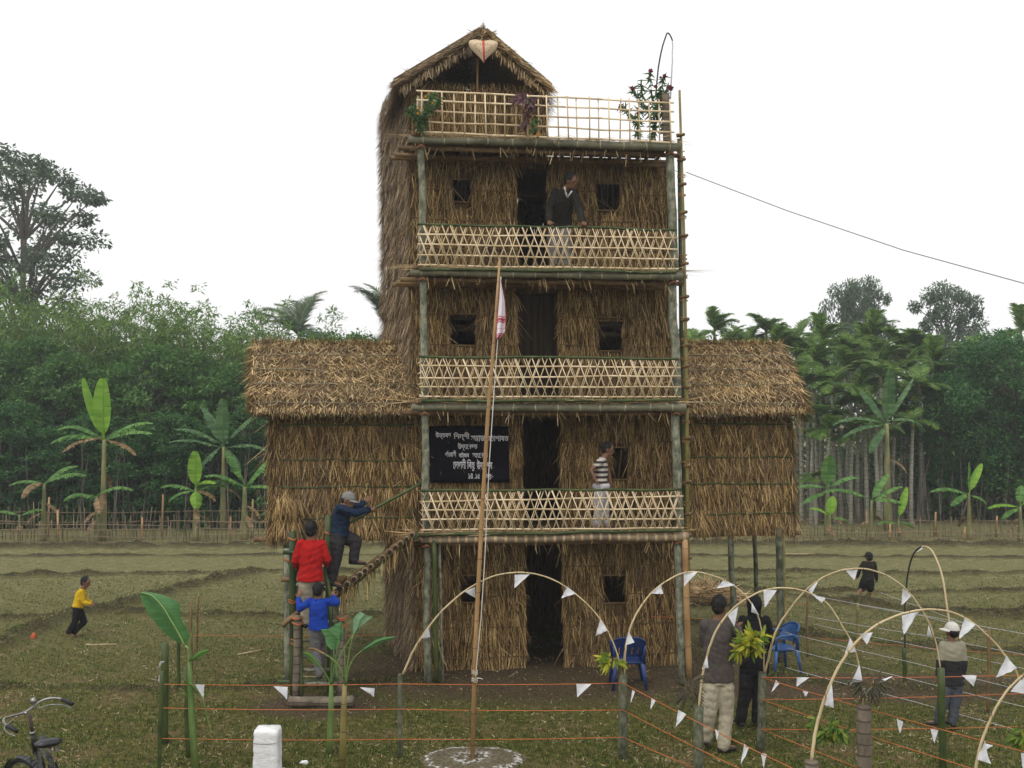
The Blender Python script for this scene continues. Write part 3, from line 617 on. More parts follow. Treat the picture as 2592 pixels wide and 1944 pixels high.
for nm, arr in (('soil', soilmask(X, Y)), ('bund', np.where((Y > 33) | (Y < 5), 0, B))):
    a = g.data.attributes.new(nm, 'FLOAT', 'POINT'); a.data.foreach_set('value', arr.astype(np.float32).ravel())
# grass, straw litter
MT['grass'] = mat('grass', (.040, .070, .006), (.13, .19, .028), 3, .6, island=.75, c3=(.30, .27, .09), transl=.3)
MT['litter'] = mat('litter', (.06, .04, .02), (.46, .37, .22), 3, .7, island=.8)
def scatter(n, x0, x1, y0, y1, mask, size, wd, up=1.0, seed=1, p=1.4):
    r = np.random.default_rng(seed); u = r.random(n); y = y0 * (y1 / y0) ** (u ** p); x = r.uniform(-1, 1, n) * y * .56
    x = x + (x1 + x0) / 2
    H_, B_ = height(x[:, None], y[:, None]); k = mask(x, y, B_[:, 0]) > r.random(n); x, y, z = x[k], y[k], H_[k, 0]; n = len(x)
    a = r.uniform(0, 2 * PI, n); d = np.stack([np.cos(a) * .6, np.sin(a) * .6, np.full(n, up) * r.uniform(.5, 1.3, n)], 1)
    nn = np.stack([-np.sin(a), np.cos(a), np.zeros(n)], 1) + r.normal(0, .3, (n, 3)); nn = np.cross(d, nn); nn /= np.linalg.norm(nn, axis=1)[:, None]
    m = MB(); m.blades(np.stack([x, y, z - .004], 1), d, r.uniform(*size, n) * (.6 + .4 * r.random(n)), r.uniform(*wd, n) * (y / 11.0) ** .5, nn, .008, .15); return m
def gmask(x, y, b): return np.clip((1 - soilmask(x, y) * 1.4) * np.clip(.25 + .75 * (smooth_noise(x, y, .8, 21) > -.1) * (smooth_noise(x, y, .16, 22) > -.25) + .35 * (smooth_noise(x, y, .16, 22) > .2), 0, 1) + b * .8, 0, 1)
o = scatter(210000, 0, 0, 9.9, 24, gmask, (.02, .055), (.006, .013), seed=3).build('grass', MT['grass'], base=(0, 0, 0)); o['kind'] = 'stuff'; tag(o, 'short patchy olive grass covering the dry paddy field', 'grass')
o = scatter(60000, 0, 0, 9.9, 27, lambda x, y, b: .25 + .75 * (smooth_noise(x, y, 1.2, 33) > .25), (.02, .12), (.005, .011), up=.08, seed=4).build('straw_litter', MT['litter'], base=(0, 0, 0)); o['kind'] = 'stuff'; tag(o, 'loose bits of dry straw littering the field', 'straw')
# ================================================================ trees and plants
def leafmat(n, a, b, c3=None, tr=.25, sc_=.6): return mat(n, a, b, sc_, .55, island=.55, transl=tr, c3=c3, spec=.25, pos=(.3, .75))
MT.update(leaf_dark=leafmat('leaf_dark', (.022, .080, .022), (.080, .21, .050), tr=.35), leaf_mid=leafmat('leaf_mid', (.038, .115, .024), (.14, .28, .062), tr=.35),
          leaf_bamboo=leafmat('leaf_bamboo', (.065, .145, .026), (.21, .33, .075), tr=.35), leaf_grey=leafmat('leaf_grey', (.055, .10, .055), (.14, .20, .11), tr=.35),
          palm_leaf=leafmat('palm_leaf', (.075, .165, .032), (.25, .38, .09), c3=(.46, .48, .15), tr=.5), coco_leaf=leafmat('coco_leaf', (.05, .085, .045), (.13, .18, .08)),
          banana_leaf=leafmat('banana_leaf', (.07, .18, .035), (.17, .33, .08), tr=.4), banana_bright=leafmat('banana_bright', (.16, .34, .03), (.26, .46, .05), tr=.45),
          banana_dull=leafmat('banana_dull', (.05, .12, .04), (.12, .22, .08), tr=.3),
          banana_dry=leafmat('banana_dry', (.14, .09, .04), (.30, .20, .09), tr=.1), banana_stem=mat('banana_stem', (.10, .12, .04), (.30, .26, .12), 4, .7, stretch=(1, 1, .25), bump=.3, c3=(.20, .12, .06)),
          bark=mat('bark', (.07, .06, .045), (.18, .16, .13), 5, .9, stretch=(1, 1, .3), bump=.6), palm_bark=mat('palm_bark', (.22, .21, .16), (.42, .40, .33), 4, .9, stretch=(1, 1, .4), bump=.3, bands=(2, 4.0, (.12, .11, .09), .10)))
def leaves(M, C, D, n, sz, r, droop=.3, asp=.42):      # n leaves round the centres C with spread D (per-centre radii)
    k = r.integers(0, len(C), n); v = r.normal(0, 1, (n, 3)); v /= np.linalg.norm(v, axis=1)[:, None]
    rad = r.random(n) ** .45; p = C[k] + v * rad[:, None] * D[k]
    d = v * .6 + r.normal(0, .8, (n, 3)); d[:, 2] -= droop; nn = r.normal(0, .6, (n, 3)); nn[:, 2] += 1.0
    nn = nn / np.linalg.norm(nn, axis=1)[:, None]; L = r.uniform(.6, 1.35, n) * sz
    d /= np.linalg.norm(d, axis=1)[:, None]; s_ = np.cross(d, nn); s_ /= np.linalg.norm(s_, axis=1)[:, None] + 1e-9; L = L[:, None]
    V = np.stack([p, p + d * L * .5 - s_ * L * asp * .5, p + d * L, p + d * L * .5 + s_ * L * asp * .5], 1).reshape(-1, 3); b = np.arange(n) * 4
    M.add(V, np.stack([b, b + 1, b + 2, b + 3], 1))
def make_tree(name, label, cat, group, seed, Hh, crown_r, crown_z0, nl, sz, lm, clumps=46, trunk_r=.16, bare=True, droop=.3, flat=.55, cr=.85):
    r = np.random.default_rng(seed); t = thing(name, label, cat, (0, 0, 0), group)
    top = np.array([r.normal(0, .3), r.normal(0, .3), Hh * .86]); tr = MB(); fork = crown_z0 + (Hh - crown_z0) * .12
    ln = np.linspace(0, 1, 9)[:, None]; path = np.array([0, 0, -.1]) + (top - [0, 0, -.1]) * ln; path[1:, :2] += np.cumsum(r.normal(0, .06, (8, 2)), 0)
    tr.tube(path, np.linspace(trunk_r, trunk_r * .2, 9), 9)
    C = []; D = []
    for i in range(clumps):
        h = crown_z0 + (Hh - crown_z0) * (i + .5) / clumps; f = (h - crown_z0) / (Hh - crown_z0)
        prof = math.sin(PI * min(1, max(.06, f * .85 + .12))) ** .6; a = i * 2.399 + r.normal(0, .3); rr = crown_r * prof * (r.random() ** .4) * r.uniform(.75, 1.08)
        c = np.array([math.cos(a) * rr, math.sin(a) * rr, h]); C.append(c); q = crown_r * r.uniform(.16, .34); D.append([q, q, q * flat])
        j = min(8, max(2, int(8 * (h - .25 * rr) / (Hh * .86)) - 1)); s0 = path[j]
        m_ = (s0 + c) / 2 + np.array([0, 0, .08 * rr]); tr.tube([s0, m_, c], [trunk_r * .32, trunk_r * .2, .015], 5, caps=False)
    tr.build('trunk', MT['bark'], t, smooth=True)
    M = MB(); leaves(M, np.array(C), np.array(D) * cr, nl, sz, r, droop)
    M.build('crown', lm, t); return t
def put(proto, x, y, sxy=1.0, s=None, rz=None, first=[None], label=None, group=None, z=0.0):
    if proto.name not in used: o = proto; used.add(proto.name)
    else: o = copy_tree(proto)
    o.location = (x, y, z); o.rotation_euler = (0, 0, rnd.uniform(0, 6.28) if rz is None else rz); s = s or sxy; o.scale = (sxy, sxy, s)
    if label: o['label'] = label
    if group: o['group'] = group
    return o
used = set()
ORD = ['first', 'second', 'third', 'fourth', 'fifth', 'sixth', 'seventh', 'eighth', 'ninth', 'tenth', 'eleventh', 'twelfth', 'thirteenth', 'fourteenth', 'fifteenth', 'sixteenth', 'seventeenth', 'eighteenth', 'nineteenth', 'twentieth']
ORD += ['twenty-' + o for o in ORD[:9]] + ['thirtieth'] + ['thirty-' + o for o in ORD[:9]] + ['fortieth'] + ['forty-' + o for o in ORD[:9]] + ['fiftieth'] + ['fifty-' + o for o in ORD[:9]]
def XD(x, Yy): return (x - 1106) / 2151.0 * Yy
def HD(y, Yy): return PD(1106, y, Yy)[2]
# bamboo clumps, broadleaf trees
def make_bamboo(seed, label):
    r = np.random.default_rng(seed); t = thing('bamboo_clump', label, 'bamboo', (0, 0, 0), 'bamboo and bushy trees at the left edge of the field'); cu = MB(); M = MB(); C = []; D = []
    for i in range(26):
        a = r.uniform(0, 6.28); b = np.array([math.cos(a), math.sin(a), 0]) * r.uniform(.1, .9); Hh = r.uniform(6.5, 9.2); ln = r.uniform(.8, 3.0); s_ = np.linspace(0, 1, 10)[:, None]
        dr = np.array([math.cos(a), math.sin(a), 0]); p = b + np.array([0, 0, 1]) * Hh * (s_ - .12 * s_ ** 4) + dr * ln * s_ ** 2.6 + dr * .3 * s_
        cu.tube(p, np.linspace(.045, .008, 10), 5, caps=False)
        for j in range(3, 10):
            for q in range(3):
                C.append(p[j] + r.normal(0, .28, 3)); e = r.uniform(.18, .42); D.append([e, e, e * .6])
    cu.build('culm', MT['yellow_bamboo'], t); leaves(M, np.array(C), np.array(D), 15000, .20, r, .5, .26); M.build('crown', MT['leaf_bamboo'], t); return t
GL = 'bamboo and bushy trees at the left edge of the field'; GR = 'trees beyond the right side of the field'
bam = [make_bamboo(s, 'feathery arching bamboo clump behind the banana plants') for s in (1, 2)]
bush = [make_tree('broadleaf_tree', 'dense dark broadleaf tree', 'tree', GL, s, 6.0, 2.3, .5, 15000, .17, MT['leaf_dark'], clumps=60, trunk_r=.10) for s in (11, 12)]
midt = [make_tree('broadleaf_tree', 'olive green bushy tree', 'tree', GL, s, 7.0, 2.4, 1.6, 14000, .17, MT['leaf_mid'], clumps=58, trunk_r=.12) for s in (21, 22)]
lab_pos = ['at the far left edge', 'left of the tall banana plant', 'behind the tall banana plant', 'right of the tall banana plant', 'behind the bright-leaved banana plant', 'just left of the coconut palms', 'behind the left wing roof']
def where(xd):
    return lab_pos[min(6, max(0, int((xd + 60) / 105)))]
L1 = [(-30, 41, 600, 0), (75, 42, 612, 1), (165, 43, 630, 0), (255, 41, 640, 1), (345, 43, 655, 0), (425, 41, 655, 1), (505, 43, 668, 0), (575, 41, 672, 1)]
for i, (x, y, top, k) in enumerate(L1): put(bam[k], XD(x, y), y, 1.05, HD(top, y) / 8.3, label='feathery bamboo clump, %s from the left along the left skyline' % ORD[i])
L2 = [(-40, 37, 760, 0), (60, 38, 740, 1), (150, 37, 780, 0), (250, 38, 800, 1), (330, 37, 760, 0), (420, 38, 770, 1), (510, 37, 800, 0), (590, 38, 780, 1), (690, 40, 730, 0), (780, 41, 735, 1), (870, 40, 740, 0)]
for i, (x, y, top, k) in enumerate(L2): put(midt[k], XD(x, y), y, 1.0, HD(top, y) / 6.9, label='olive bushy tree, %s from the left in the row below the bamboo tops' % ORD[i])
L3 = [(-50, 34.5, 905, 0), (40, 35, 880, 1), (130, 34.5, 930, 0), (215, 35, 905, 1), (300, 34.5, 930, 0), (385, 35, 905, 1), (470, 34.5, 925, 0), (550, 35, 890, 1), (640, 36, 880, 0)]
for i, (x, y, top, k) in enumerate(L3): put(bush[k], XD(x, y), y, .92, HD(top, y) / 5.9, label='low dark leafy tree, %s from the left in the row behind the left picket fence' % ORD[i])
big = make_tree('broadleaf_tree', 'tall open-crowned tree with a pale trunk rising above the left treeline', 'tree', None, 31, 18.2, 4.0, 9.6, 11500, .26, MT['leaf_grey'], clumps=52, trunk_r=.26, flat=.7, cr=.72, droop=.6)
put(big, XD(38, 50), 50, 1.22, HD(345, 50) / 18.0, rz=1.0)
# palms
def frond(M, base, az, el, Lf, r, nl=26, ll=.55, droop=1.0, wd=.05, up=.35):
    s_ = np.linspace(0, 1, 12); hd = np.array([math.cos(az), math.sin(az), 0]); e = el - droop * s_ ** 1.4 * 1.5
    st = np.stack([np.cos(e)[:, None] * hd + np.array([0, 0, 1]) * np.sin(e)[:, None]], 0)[0] * Lf / 12; p = base + np.cumsum(st, 0); p = np.vstack([base, p])
    M.tube(p, np.linspace(.030, .006, 13), 4, caps=False)
    t = np.linspace(.14, .99, nl); i = np.minimum((t * 12).astype(int), 11); f = (t * 12 - i)[:, None]; q = p[i] * (1 - f) + p[i + 1] * f; tg = p[i + 1] - p[i]; tg /= np.linalg.norm(tg, axis=1)[:, None]
    side = np.cross(tg, [0, 0, 1.0]); side /= np.linalg.norm(side, axis=1)[:, None] + 1e-9; upv = np.cross(side, tg)
    for s2 in (-1, 1):
        d = side * s2 + tg * .75 + upv * up + r.normal(0, .1, (nl, 3)); L = ll * np.sin(PI * (t * .82 + .16)) ** .6 * r.uniform(.8, 1.1, nl)
        M.blades(q, d, L, np.full(nl, wd), upv + side * s2 * .3, -L * .35, .2)
def make_palm(name, label, cat, group, seed, Hh, nf, Lf, ll, lm, tr_r=.075, droop=.8, wd=.06, el=(.1, 1.45), nl=26):
    r = np.random.default_rng(seed); t = thing(name, label, cat, (0, 0, 0), group); m = MB(); b = r.normal(0, .12, 2)
    z = np.linspace(0, 1, 8)[:, None]; p = np.hstack([b * z ** 2, Hh * z]); m.tube(p, np.linspace(tr_r * 1.2, tr_r * .8, 8), 7, caps=False); m.build('trunk', MT['palm_bark'], t, smooth=True)
    m = MB(); top = p[-1]; m.tube([top - [0, 0, .1], top + [0, 0, .55]], [tr_r * 1.1, tr_r * .5], 7); m.build('crownshaft', MT['banana_stem'], t, smooth=True)
    m = MB()
    for i in range(nf): frond(m, top + [0, 0, .4], i * 2.4 + r.normal(0, .2), el[0] + (el[1] - el[0]) * ((i * .618) % 1) , Lf * r.uniform(.85, 1.1), r, ll=ll, droop=droop * r.uniform(.7, 1.2), wd=wd, nl=nl)
    m.build('crown', lm, t); return t
are = [make_palm('areca_palm', 'slender areca palm', 'palm', 'areca palms beyond the right side of the field', s, 6.2, 14, 1.3, .46, MT['palm_leaf'], tr_r=.075, wd=.045, droop=.9, el=(.0, 1.5), nl=34) for s in (41, 42, 43)]
spots = [(1500, 43, 665), (1550, 44, 628), (1590, 42, 690), (1650, 43, 632), (1700, 42, 672), (1745, 40, 690), (1790, 43, 660), (1835, 40, 672), (1880, 42, 640), (1930, 41, 665), (1975, 43, 690), (2205, 43, 628), (2160, 41, 700), (2090, 42, 715),
         (1520, 38, 735), (1600, 38, 740), (1665, 37, 745), (1730, 36, 760), (1770, 37, 790), (1800, 35.5, 755), (1850, 36, 770), (1900, 35.5, 735), (1945, 37, 780), (1990, 36, 760), (1750, 35, 830), (1815, 36, 820), (1870, 35, 800), (1925, 36, 830), (1965, 35, 850), (1785, 34.5, 870), (1730, 39, 720), (1830, 38.5, 715), (1895, 39, 700), (2030, 40, 735), (1760, 34.5, 1020), (1775, 41, 648), (1862, 42.5, 655), (1910, 40, 690), (1955, 39, 720), (1625, 42.5, 655), (1530, 41, 690), (1835, 35, 880), (1895, 34.6, 860), (1765, 36.5, 700), (2010, 38, 700), (1510, 40, 682), (1575, 40.5, 668), (1612, 41, 672), (1640, 39, 690), (1682, 40, 664), (1722, 41, 652), (1972, 41, 668), (2005, 42, 688), (2112, 43, 690), (2142, 44, 704)]
rl = sorted(range(len(spots)), key=lambda i: spots[i][0]); rank = {i: k + 1 for k, i in enumerate(rl)}
for i, (x, y, top) in enumerate(spots):
    s_ = HD(top + 18, y) / 7.9
    put(are[i % 3], XD(x, y), y, .8 + .25 * min(1, s_), max(.25, s_), label='slender areca palm, %s trunk from the left in the right-hand grove' % ORD[rank[i] - 1])
coc = [make_palm('coconut_palm', 'coconut palm with long drooping grey-green fronds showing above the left wing roof', 'palm', 'coconut palms left of the tower', 51, 6.3, 17, 2.6, .75, MT['coco_leaf'], tr_r=.14, droop=.8, wd=.028, el=(.0, 1.55), nl=64)]
put(coc[0], XD(648, 44), 44, 1.0, HD(732, 44) / 6.6, rz=.4)
put(coc[0], XD(838, 43), 43, 1.0, HD(722, 43) / 6.6, rz=2.2, label='coconut palm half hidden behind the left side of the tower')
# right broadleaf trees
rt = make_tree('broadleaf_tree', 'rounded grey-green tree standing above the areca palms at right', 'tree', GR, 61, 9.5, 2.9, 4.5, 12000, .20, MT['leaf_grey'], clumps=50, trunk_r=.16, flat=.6, cr=.85)
put(rt, XD(2052, 55), 55, .92, HD(632, 55) / 9.3)
put(rt, XD(1835, 60), 60, .78, HD(628, 60) / 9.3, label='hazy open tree above the areca palms, left of the rounded tree')
put(rt, XD(1870, 62), 62, .7, HD(620, 62) / 9.3, label='thin hazy treetop poking out beside the open tree above the palms')
dk = make_tree('broadleaf_tree', 'massive dark glossy tree filling the right edge behind the banana plants', 'tree', GR, 71, 7.0, 3.3, 1.3, 26000, .15, MT['leaf_dark'], clumps=90, trunk_r=.14, flat=.6)
put(dk, XD(2195, 36), 36, 1.05, HD(735, 36) / 6.9)
put(dk, XD(2045, 37), 37, .78, HD(822, 37) / 6.9, label='dark leafy tree between the areca grove and the massive right-edge tree')
put(dk, XD(2120, 39), 39, .8, HD(745, 39) / 6.9, label='dark tree behind the massive right-edge tree, showing over its left shoulder')
put(dk, XD(2290, 38), 38, 1.0, HD(760, 38) / 6.9, label='dark tree cut off by the right edge of the view')
# undergrowth and the wood behind (nobody could count it)
def wood(name, n, boxes, sz, m, label, seed):
    r = np.random.default_rng(seed); M = MB(); C = []; D = []
    for (x0, x1, y0, y1, z0, z1, k) in boxes:
        for i in range(k):
            y = r.uniform(y0, y1); x = r.uniform(XD(x0, y), XD(x1, y)); z = z0 + (z1 - z0) * r.random() ** 1.1; e = r.uniform(.4, 1.0); C.append([x, y, z]); D.append([e, e, e * .7])
    leaves(M, np.array(C), np.array(D), n, sz, r); o = M.build(name, m, base=(0, 0, 0)); o['kind'] = 'stuff'; tag(o, label, 'undergrowth'); return o
wood('undergrowth', 135000, [(-120, 900, 38, 47, .2, 6.0, 520), (-900, -100, 36, 48, .2, 7.0, 260), (2300, 3100, 36, 48, .2, 6.5, 260), (1480, 2360, 40, 50, .2, 5.0, 360), (1990, 2360, 35.5, 38, .1, 2.2, 60), (-120, 660, 33.2, 35, .1, .9, 90)], .2, MT['leaf_dark'], 'dark leafy undergrowth massed behind the trees on both sides of the field', 81)
wood('distant_wood', 95000, [(-900, 3100, 52, 66, .5, 8.0, 1000)], .34, MT['leaf_mid'], 'hazy wood closing the view far behind the trees', 82)
# bamboo-like thin stems under the left and right trees
def stems(n, x0, x1, y0, y1, seed, lab):
    r = np.random.default_rng(seed); M = MB()
    for i in range(n):
        y = r.uniform(y0, y1); x = XD(r.uniform(x0, x1), y); h = r.uniform(1.2, 3.2); d = r.normal(0, .25, 2); M.tube([[x, y, -.05], [x + d[0] * .5, y + d[1] * .5, h * .5], [x + d[0], y + d[1], h]], [.028, .022, .010], 4, caps=False)
    o = M.build('sapling_thicket', MT['bark'], base=(0, 0, 0)); o['kind'] = 'stuff'; tag(o, lab, 'thicket')
stems(110, -80, 640, 32.6, 35, 91, 'thin bare stems crowding behind the left picket fence'); stems(90, 1740, 2320, 34.5, 37, 92, 'thin grey stems crowding under the trees on the right')
# banana plants
def bleaf(M, base, az, el, Lf, wd, r, droop=1.0, torn=.3, n=18, roll=0.0, mid=None):
    s_ = np.linspace(0, 1, n + 1); hd = np.array([math.cos(az), math.sin(az), 0.]); e = el - droop * s_ ** 1.5
    st = (np.cos(e)[:, None] * hd + np.array([0, 0, 1.]) * np.sin(e)[:, None]) * Lf / n; p = np.vstack([base, base + np.cumsum(st, 0)])[:n + 1]
    tg = np.gradient(p, axis=0); tg /= np.linalg.norm(tg, axis=1)[:, None]; side = nrm(np.cross(hd, [0, 0, 1.])) * np.ones((n + 1, 1)); upv = np.cross(side, tg)
    if roll: side = side * math.cos(roll) + upv * math.sin(roll); upv = np.cross(side, tg)
    (mid or M).tube(p, np.linspace(.028, .006, n + 1) * (wd / .3), 5, caps=False)
    wd = wd * 1.18; prof = np.clip(np.sin(PI * np.clip((s_ - .13) / .9, 0, 1)), 0, 1) ** .45 * wd * (1 - .25 * s_)
    for sg in (-1, 1):
        prev = None; lift = .10
        for i in range(2, n):
            w0, w1 = prof[i], prof[i + 1]
            tear = r.random() < torn; sag = r.uniform(.0, .35) if torn else 0
            q = []
            for jj, (k, ww) in enumerate(((i, w0), (i + 1, w1))):
                for f in (0, .5, 1.0):
                    dy = -(lift * -1 * f + (f ** 2) * (.35 + (sag if tear else .1))) * ww
                    q.append(p[k] + side[k] * sg * ww * f * (1 - .12 * f) + upv[k] * dy + tg[k] * (.12 * f * ww) - (tg[k] * .10 * ww * f if (tear and jj) else 0))
            M.add(q, [[0, 1, 4, 3], [1, 2, 5, 4]] if sg > 0 else [[3, 4, 1, 0], [4, 5, 2, 1]])
def banana(xd, Yy, ycrown, fr, label, seed, group='banana plants along the field edge', dead=2, st_r=.10, base=None, zb=0):
    r = np.random.default_rng(seed); x = XD(xd, Yy); hc_ = HD(ycrown, Yy) - zb; t = thing('banana_plant', label, 'banana plant', (x, Yy, zb), group)
    m = MB(); b = np.array([x, Yy, zb]); z = np.linspace(0, 1, 7)[:, None]; p = b + np.hstack([r.normal(0, .05, (7, 1)) * 0, np.zeros((7, 1)), hc_ * z]); p[0, 2] -= .05
    m.tube(p, np.linspace(st_r * 1.2, st_r * .55, 7), 8); m.build('pseudostem', MT['banana_stem'], t, smooth=True)
    for (az, el, L, dr, w_, mt) in fr:
        m = MB(); bleaf(m, p[-1] + [0, 0, r.uniform(-.12, .05)], R(az), R(el), L, w_, r, R(dr), torn=.55 if mt != 'b' else .1); m.build('leaf', MT[{'u': 'banana_dull', 'g': 'banana_leaf', 'b': 'banana_bright', 'd': 'banana_dry'}[mt]], t, smooth=False)
    for q in range(dead):
        m = MB(); k = 3 + q % 3; bleaf(m, p[k], r.uniform(0, 6.28), R(-10), min(.9, hc_ * .5) * r.uniform(.7, 1.1), .11, r, R(75), torn=.8, n=12); m.build('leaf', MT['banana_dry'], t, label='dead brown hanging leaf')
    return t
BL = {'std': [(0, 35, 1.5, 75, .26, 'g'), (180, 30, 1.5, 80, .26, 'g'), (40, 50, 1.4, 70, .25, 'g'), (140, 45, 1.5, 75, .25, 'g'), (230, 10, 1.3, 95, .24, 'g'), (310, 5, 1.3, 95, .24, 'g'), (95, 80, 1.5, 15, .26, 'g')],
      'small': [(0, 25, .95, 70, .19, 'g'), (185, 20, 1.0, 75, .19, 'g'), (60, 55, .9, 60, .18, 'g'), (250, 40, .9, 80, .18, 'g')]}
GB = 'banana plants along the field edge'
banana(226, 30.0, 950, [(178, 42, 1.6, 75, .22, 'g'), (190, 22, 1.6, 65, .24, 'g'), (205, 2, 1.3, 60, .2, 'd'), (8, 45, 1.6, 60, .25, 'g'), (-6, 28, 1.6, 50, .25, 'g'), (350, 0, 1.2, 60, .18, 'd'), (270, 84, 1.9, -4, .30, 'b'), (175, 72, 2.0, 3, .28, 'b'), (60, 40, 1.4, 80, .24, 'g')], 'tallest banana plant, its bright upright leaf beside a torn one, left field edge', 101)
banana(212, 29.6, 1072, [(175, 15, 1.1, 60, .2, 'g'), (20, 35, 1.1, 75, .2, 'g'), (195, 35, 1.0, 90, .2, 'g'), (300, 5, .9, 90, .17, 'd')], 'short banana sucker at the foot of the tallest banana plant', 102, st_r=.07)
banana(98, 30, 1045, [(180, 18, 1.1, 55, .18, 'g'), (10, 35, 1.3, 60, .22, 'g'), (50, 50, 1.2, 60, .2, 'g'), (250, 10, 1.0, 95, .18, 'd')], 'small banana plant with few spread leaves left of the tallest one', 103, st_r=.08)
banana(46, 29.5, 1112, [(175, 30, .8, 60, .14, 'g'), (15, 40, .7, 60, .16, 'g')], 'tiny banana sucker low behind the fence at the far left', 104, st_r=.05)
banana(425, 30, 1055, [(270, 86, 1.15, 2, .24, 'b'), (175, 28, 1.15, 55, .18, 'g'), (8, 30, 1.0, 60, .18, 'g'), (200, 5, .9, 70, .15, 'g'), (330, 35, .9, 70, .2, 'b'), (290, -20, .8, 60, .2, 'b'), (345, 10, .8, 85, .16, 'd')], 'young banana plant with one bright oval leaf standing straight up', 105, st_r=.09)
banana(484, 33, 965, [(270, 86, 1.7, 5, .25, 'u'), (150, 70, 1.7, 40, .25, 'u'), (178, 38, 1.8, 50, .22, 'u'), (190, 25, 1.8, 45, .18, 'u'), (20, 55, 1.7, 30, .24, 'u'), (5, 20, 1.5, 60, .22, 'u'), (210, -30, 1.4, 50, .22, 'u'), (330, -25, 1.2, 60, .2, 'u')], 'big dark banana plant set back in the trees left of the wing', 106)
banana(530, 30, 1052, [(170, 70, 1.2, 30, .26, 'g'), (30, 60, 1.5, 35, .25, 'g'), (175, 25, 1.2, 55, .2, 'g'), (190, 40, 1.3, 60, .2, 'g'), (5, 15, 1.2, 60, .2, 'g')], 'broad banana plant next to the left wing wall', 107)
banana(1785, 31, 1058, [(265, 80, 1.1, 15, .27, 'g'), (175, 20, 1.0, 50, .2, 'g'), (20, 35, 1.3, 55, .18, 'g'), (200, 0, 1.0, 50, .18, 'g')], 'banana plant with a wide upright leaf right of the right wing', 108)
banana(1790, 29.8, 1115, [(180, 50, .7, 70, .17, 'b'), (60, 70, .7, 30, .18, 'b'), (5, 15, .6, 60, .13, 'g')], 'little bright banana sucker in front of the wide-leaved one', 109, st_r=.06)
banana(1880, 30.4, 1082, [(180, 32, 1.6, 60, .19, 'g'), (40, 55, 1.3, 40, .17, 'g'), (0, 15, 1.1, 60, .2, 'g'), (20, 40, 1.3, 45, .16, 'g')], 'banana plant with one long leaf reaching left, middle of the right row', 110, st_r=.06)
banana(1938, 30.1, 1125, [(45, 62, 1.1, 10, .14, 'b'), (180, 25, .7, 60, .14, 'g'), (10, 0, .6, 60, .14, 'g')], 'small banana sucker with a bright slanting leaf on the right', 111, st_r=.05)
banana(1915, 33, 915, [(270, 84, 1.9, 10, .26, 'u'), (180, 22, 1.9, 60, .22, 'u'), (190, 5, 1.7, 50, .22, 'u'), (25, 55, 1.9, 10, .15, 'u'), (5, 20, 1.5, 90, .22, 'u'), (120, 60, 1.6, 30, .22, 'u'), (215, -25, 1.3, 50, .22, 'u')], 'tall shaggy banana plant under the areca palms with torn leaves', 112, st_r=.12)
banana(2090, 30.4, 1065, [(178, 30, 1.25, 65, .2, 'g'), (270, 88, 1.0, 3, .05, 'g'), (45, 50, 1.4, 25, .15, 'b'), (200, -5, .8, 60, .2, 'g'), (350, 0, .6, 70, .16, 'g')], 'banana plant with a rolled new leaf near the right edge', 113, st_r=.07)
banana(2200, 29.9, 1095, [(178, 20, 1.0, 55, .17, 'b'), (20, 40, 1.0, 60, .18, 'b'), (200, 0, .8, 60, .16, 'g'), (60, 60, .9, 50, .16, 'g')], 'bright banana plant cut by the right edge of the view', 114, st_r=.07)
# fences of split bamboo
def fence(x0, x1, yd, Hh, label, gap, seed, rails, lean=.03, post_gap=2.2):
    r = np.random.default_rng(seed); a = GD(x0, yd); b = GD(x1, yd); t = thing('picket_fence', label, 'fence', (a + b) / 2, 'bamboo fences at the field edge'); Ln = np.linalg.norm(b - a); M = MB(); u = (b - a) / Ln
    s_ = 0.0
    while s_ < Ln:
        s_ += gap * r.uniform(.6, 1.6); p = a + u * s_; h = Hh * r.uniform(.72, 1.08) * (1 + .1 * math.sin(s_ * .7)); w_ = r.uniform(.010, .022)
        M.bar(p + [0, 0, -.02], p + [r.normal(0, lean), r.normal(0, .02), h], w_, .008, (0, 1, 0))
    M.build('picket_panel', MT['lath2'], t)
    for f in rails:
        s0 = 0.0
        while s0 < Ln - .3:
            s1 = min(Ln, s0 + r.uniform(2.0, 4.5)); p = a + u * s0; q = a + u * s1; M = MB(); zz = Hh * f + r.normal(0, .03)
            M.tube([p + [0, -.03, zz], (p + q) / 2 + [0, -.03, zz + r.normal(0, .02)], q + [0, -.03, zz + r.normal(0, .03)]], .012, 5); M.build('rail', MT['lath2'], t); s0 = s1 + r.uniform(-.3, .8)
    s_ = .3
    while s_ < Ln: p = a + u * s_; M = MB(); h = Hh * r.uniform(1.05, 1.35); M.tube([p + [0, .03, -.05], p + [r.normal(0, .02), .03, h]], .028, 6); M.build('post', MT['dry_bamboo'], t); s_ += post_gap * r.uniform(.7, 1.3)
MT['lath2'] = mat('fence_lath', (.11, .08, .045), (.28, .21, .13), 3, .8, island=.8)
fence(-90, 700, 1181, .78, 'grey split-bamboo picket fence along the left edge of the field', .10, 201, (.2, .45, .66, .9))
fence(-90, 700, 1163, 1.0, 'second taller picket fence behind the left one, amid banana stems', .11, 202, (.5, .8))
fence(1500, 2330, 1178, .46, 'low sparse bamboo fence along the right edge of the field', .17, 203, (.15, .5, .8))
fence(1690, 2330, 1160, .62, 'ragged picket fence behind the low right fence', .12, 204, (.3, .8))
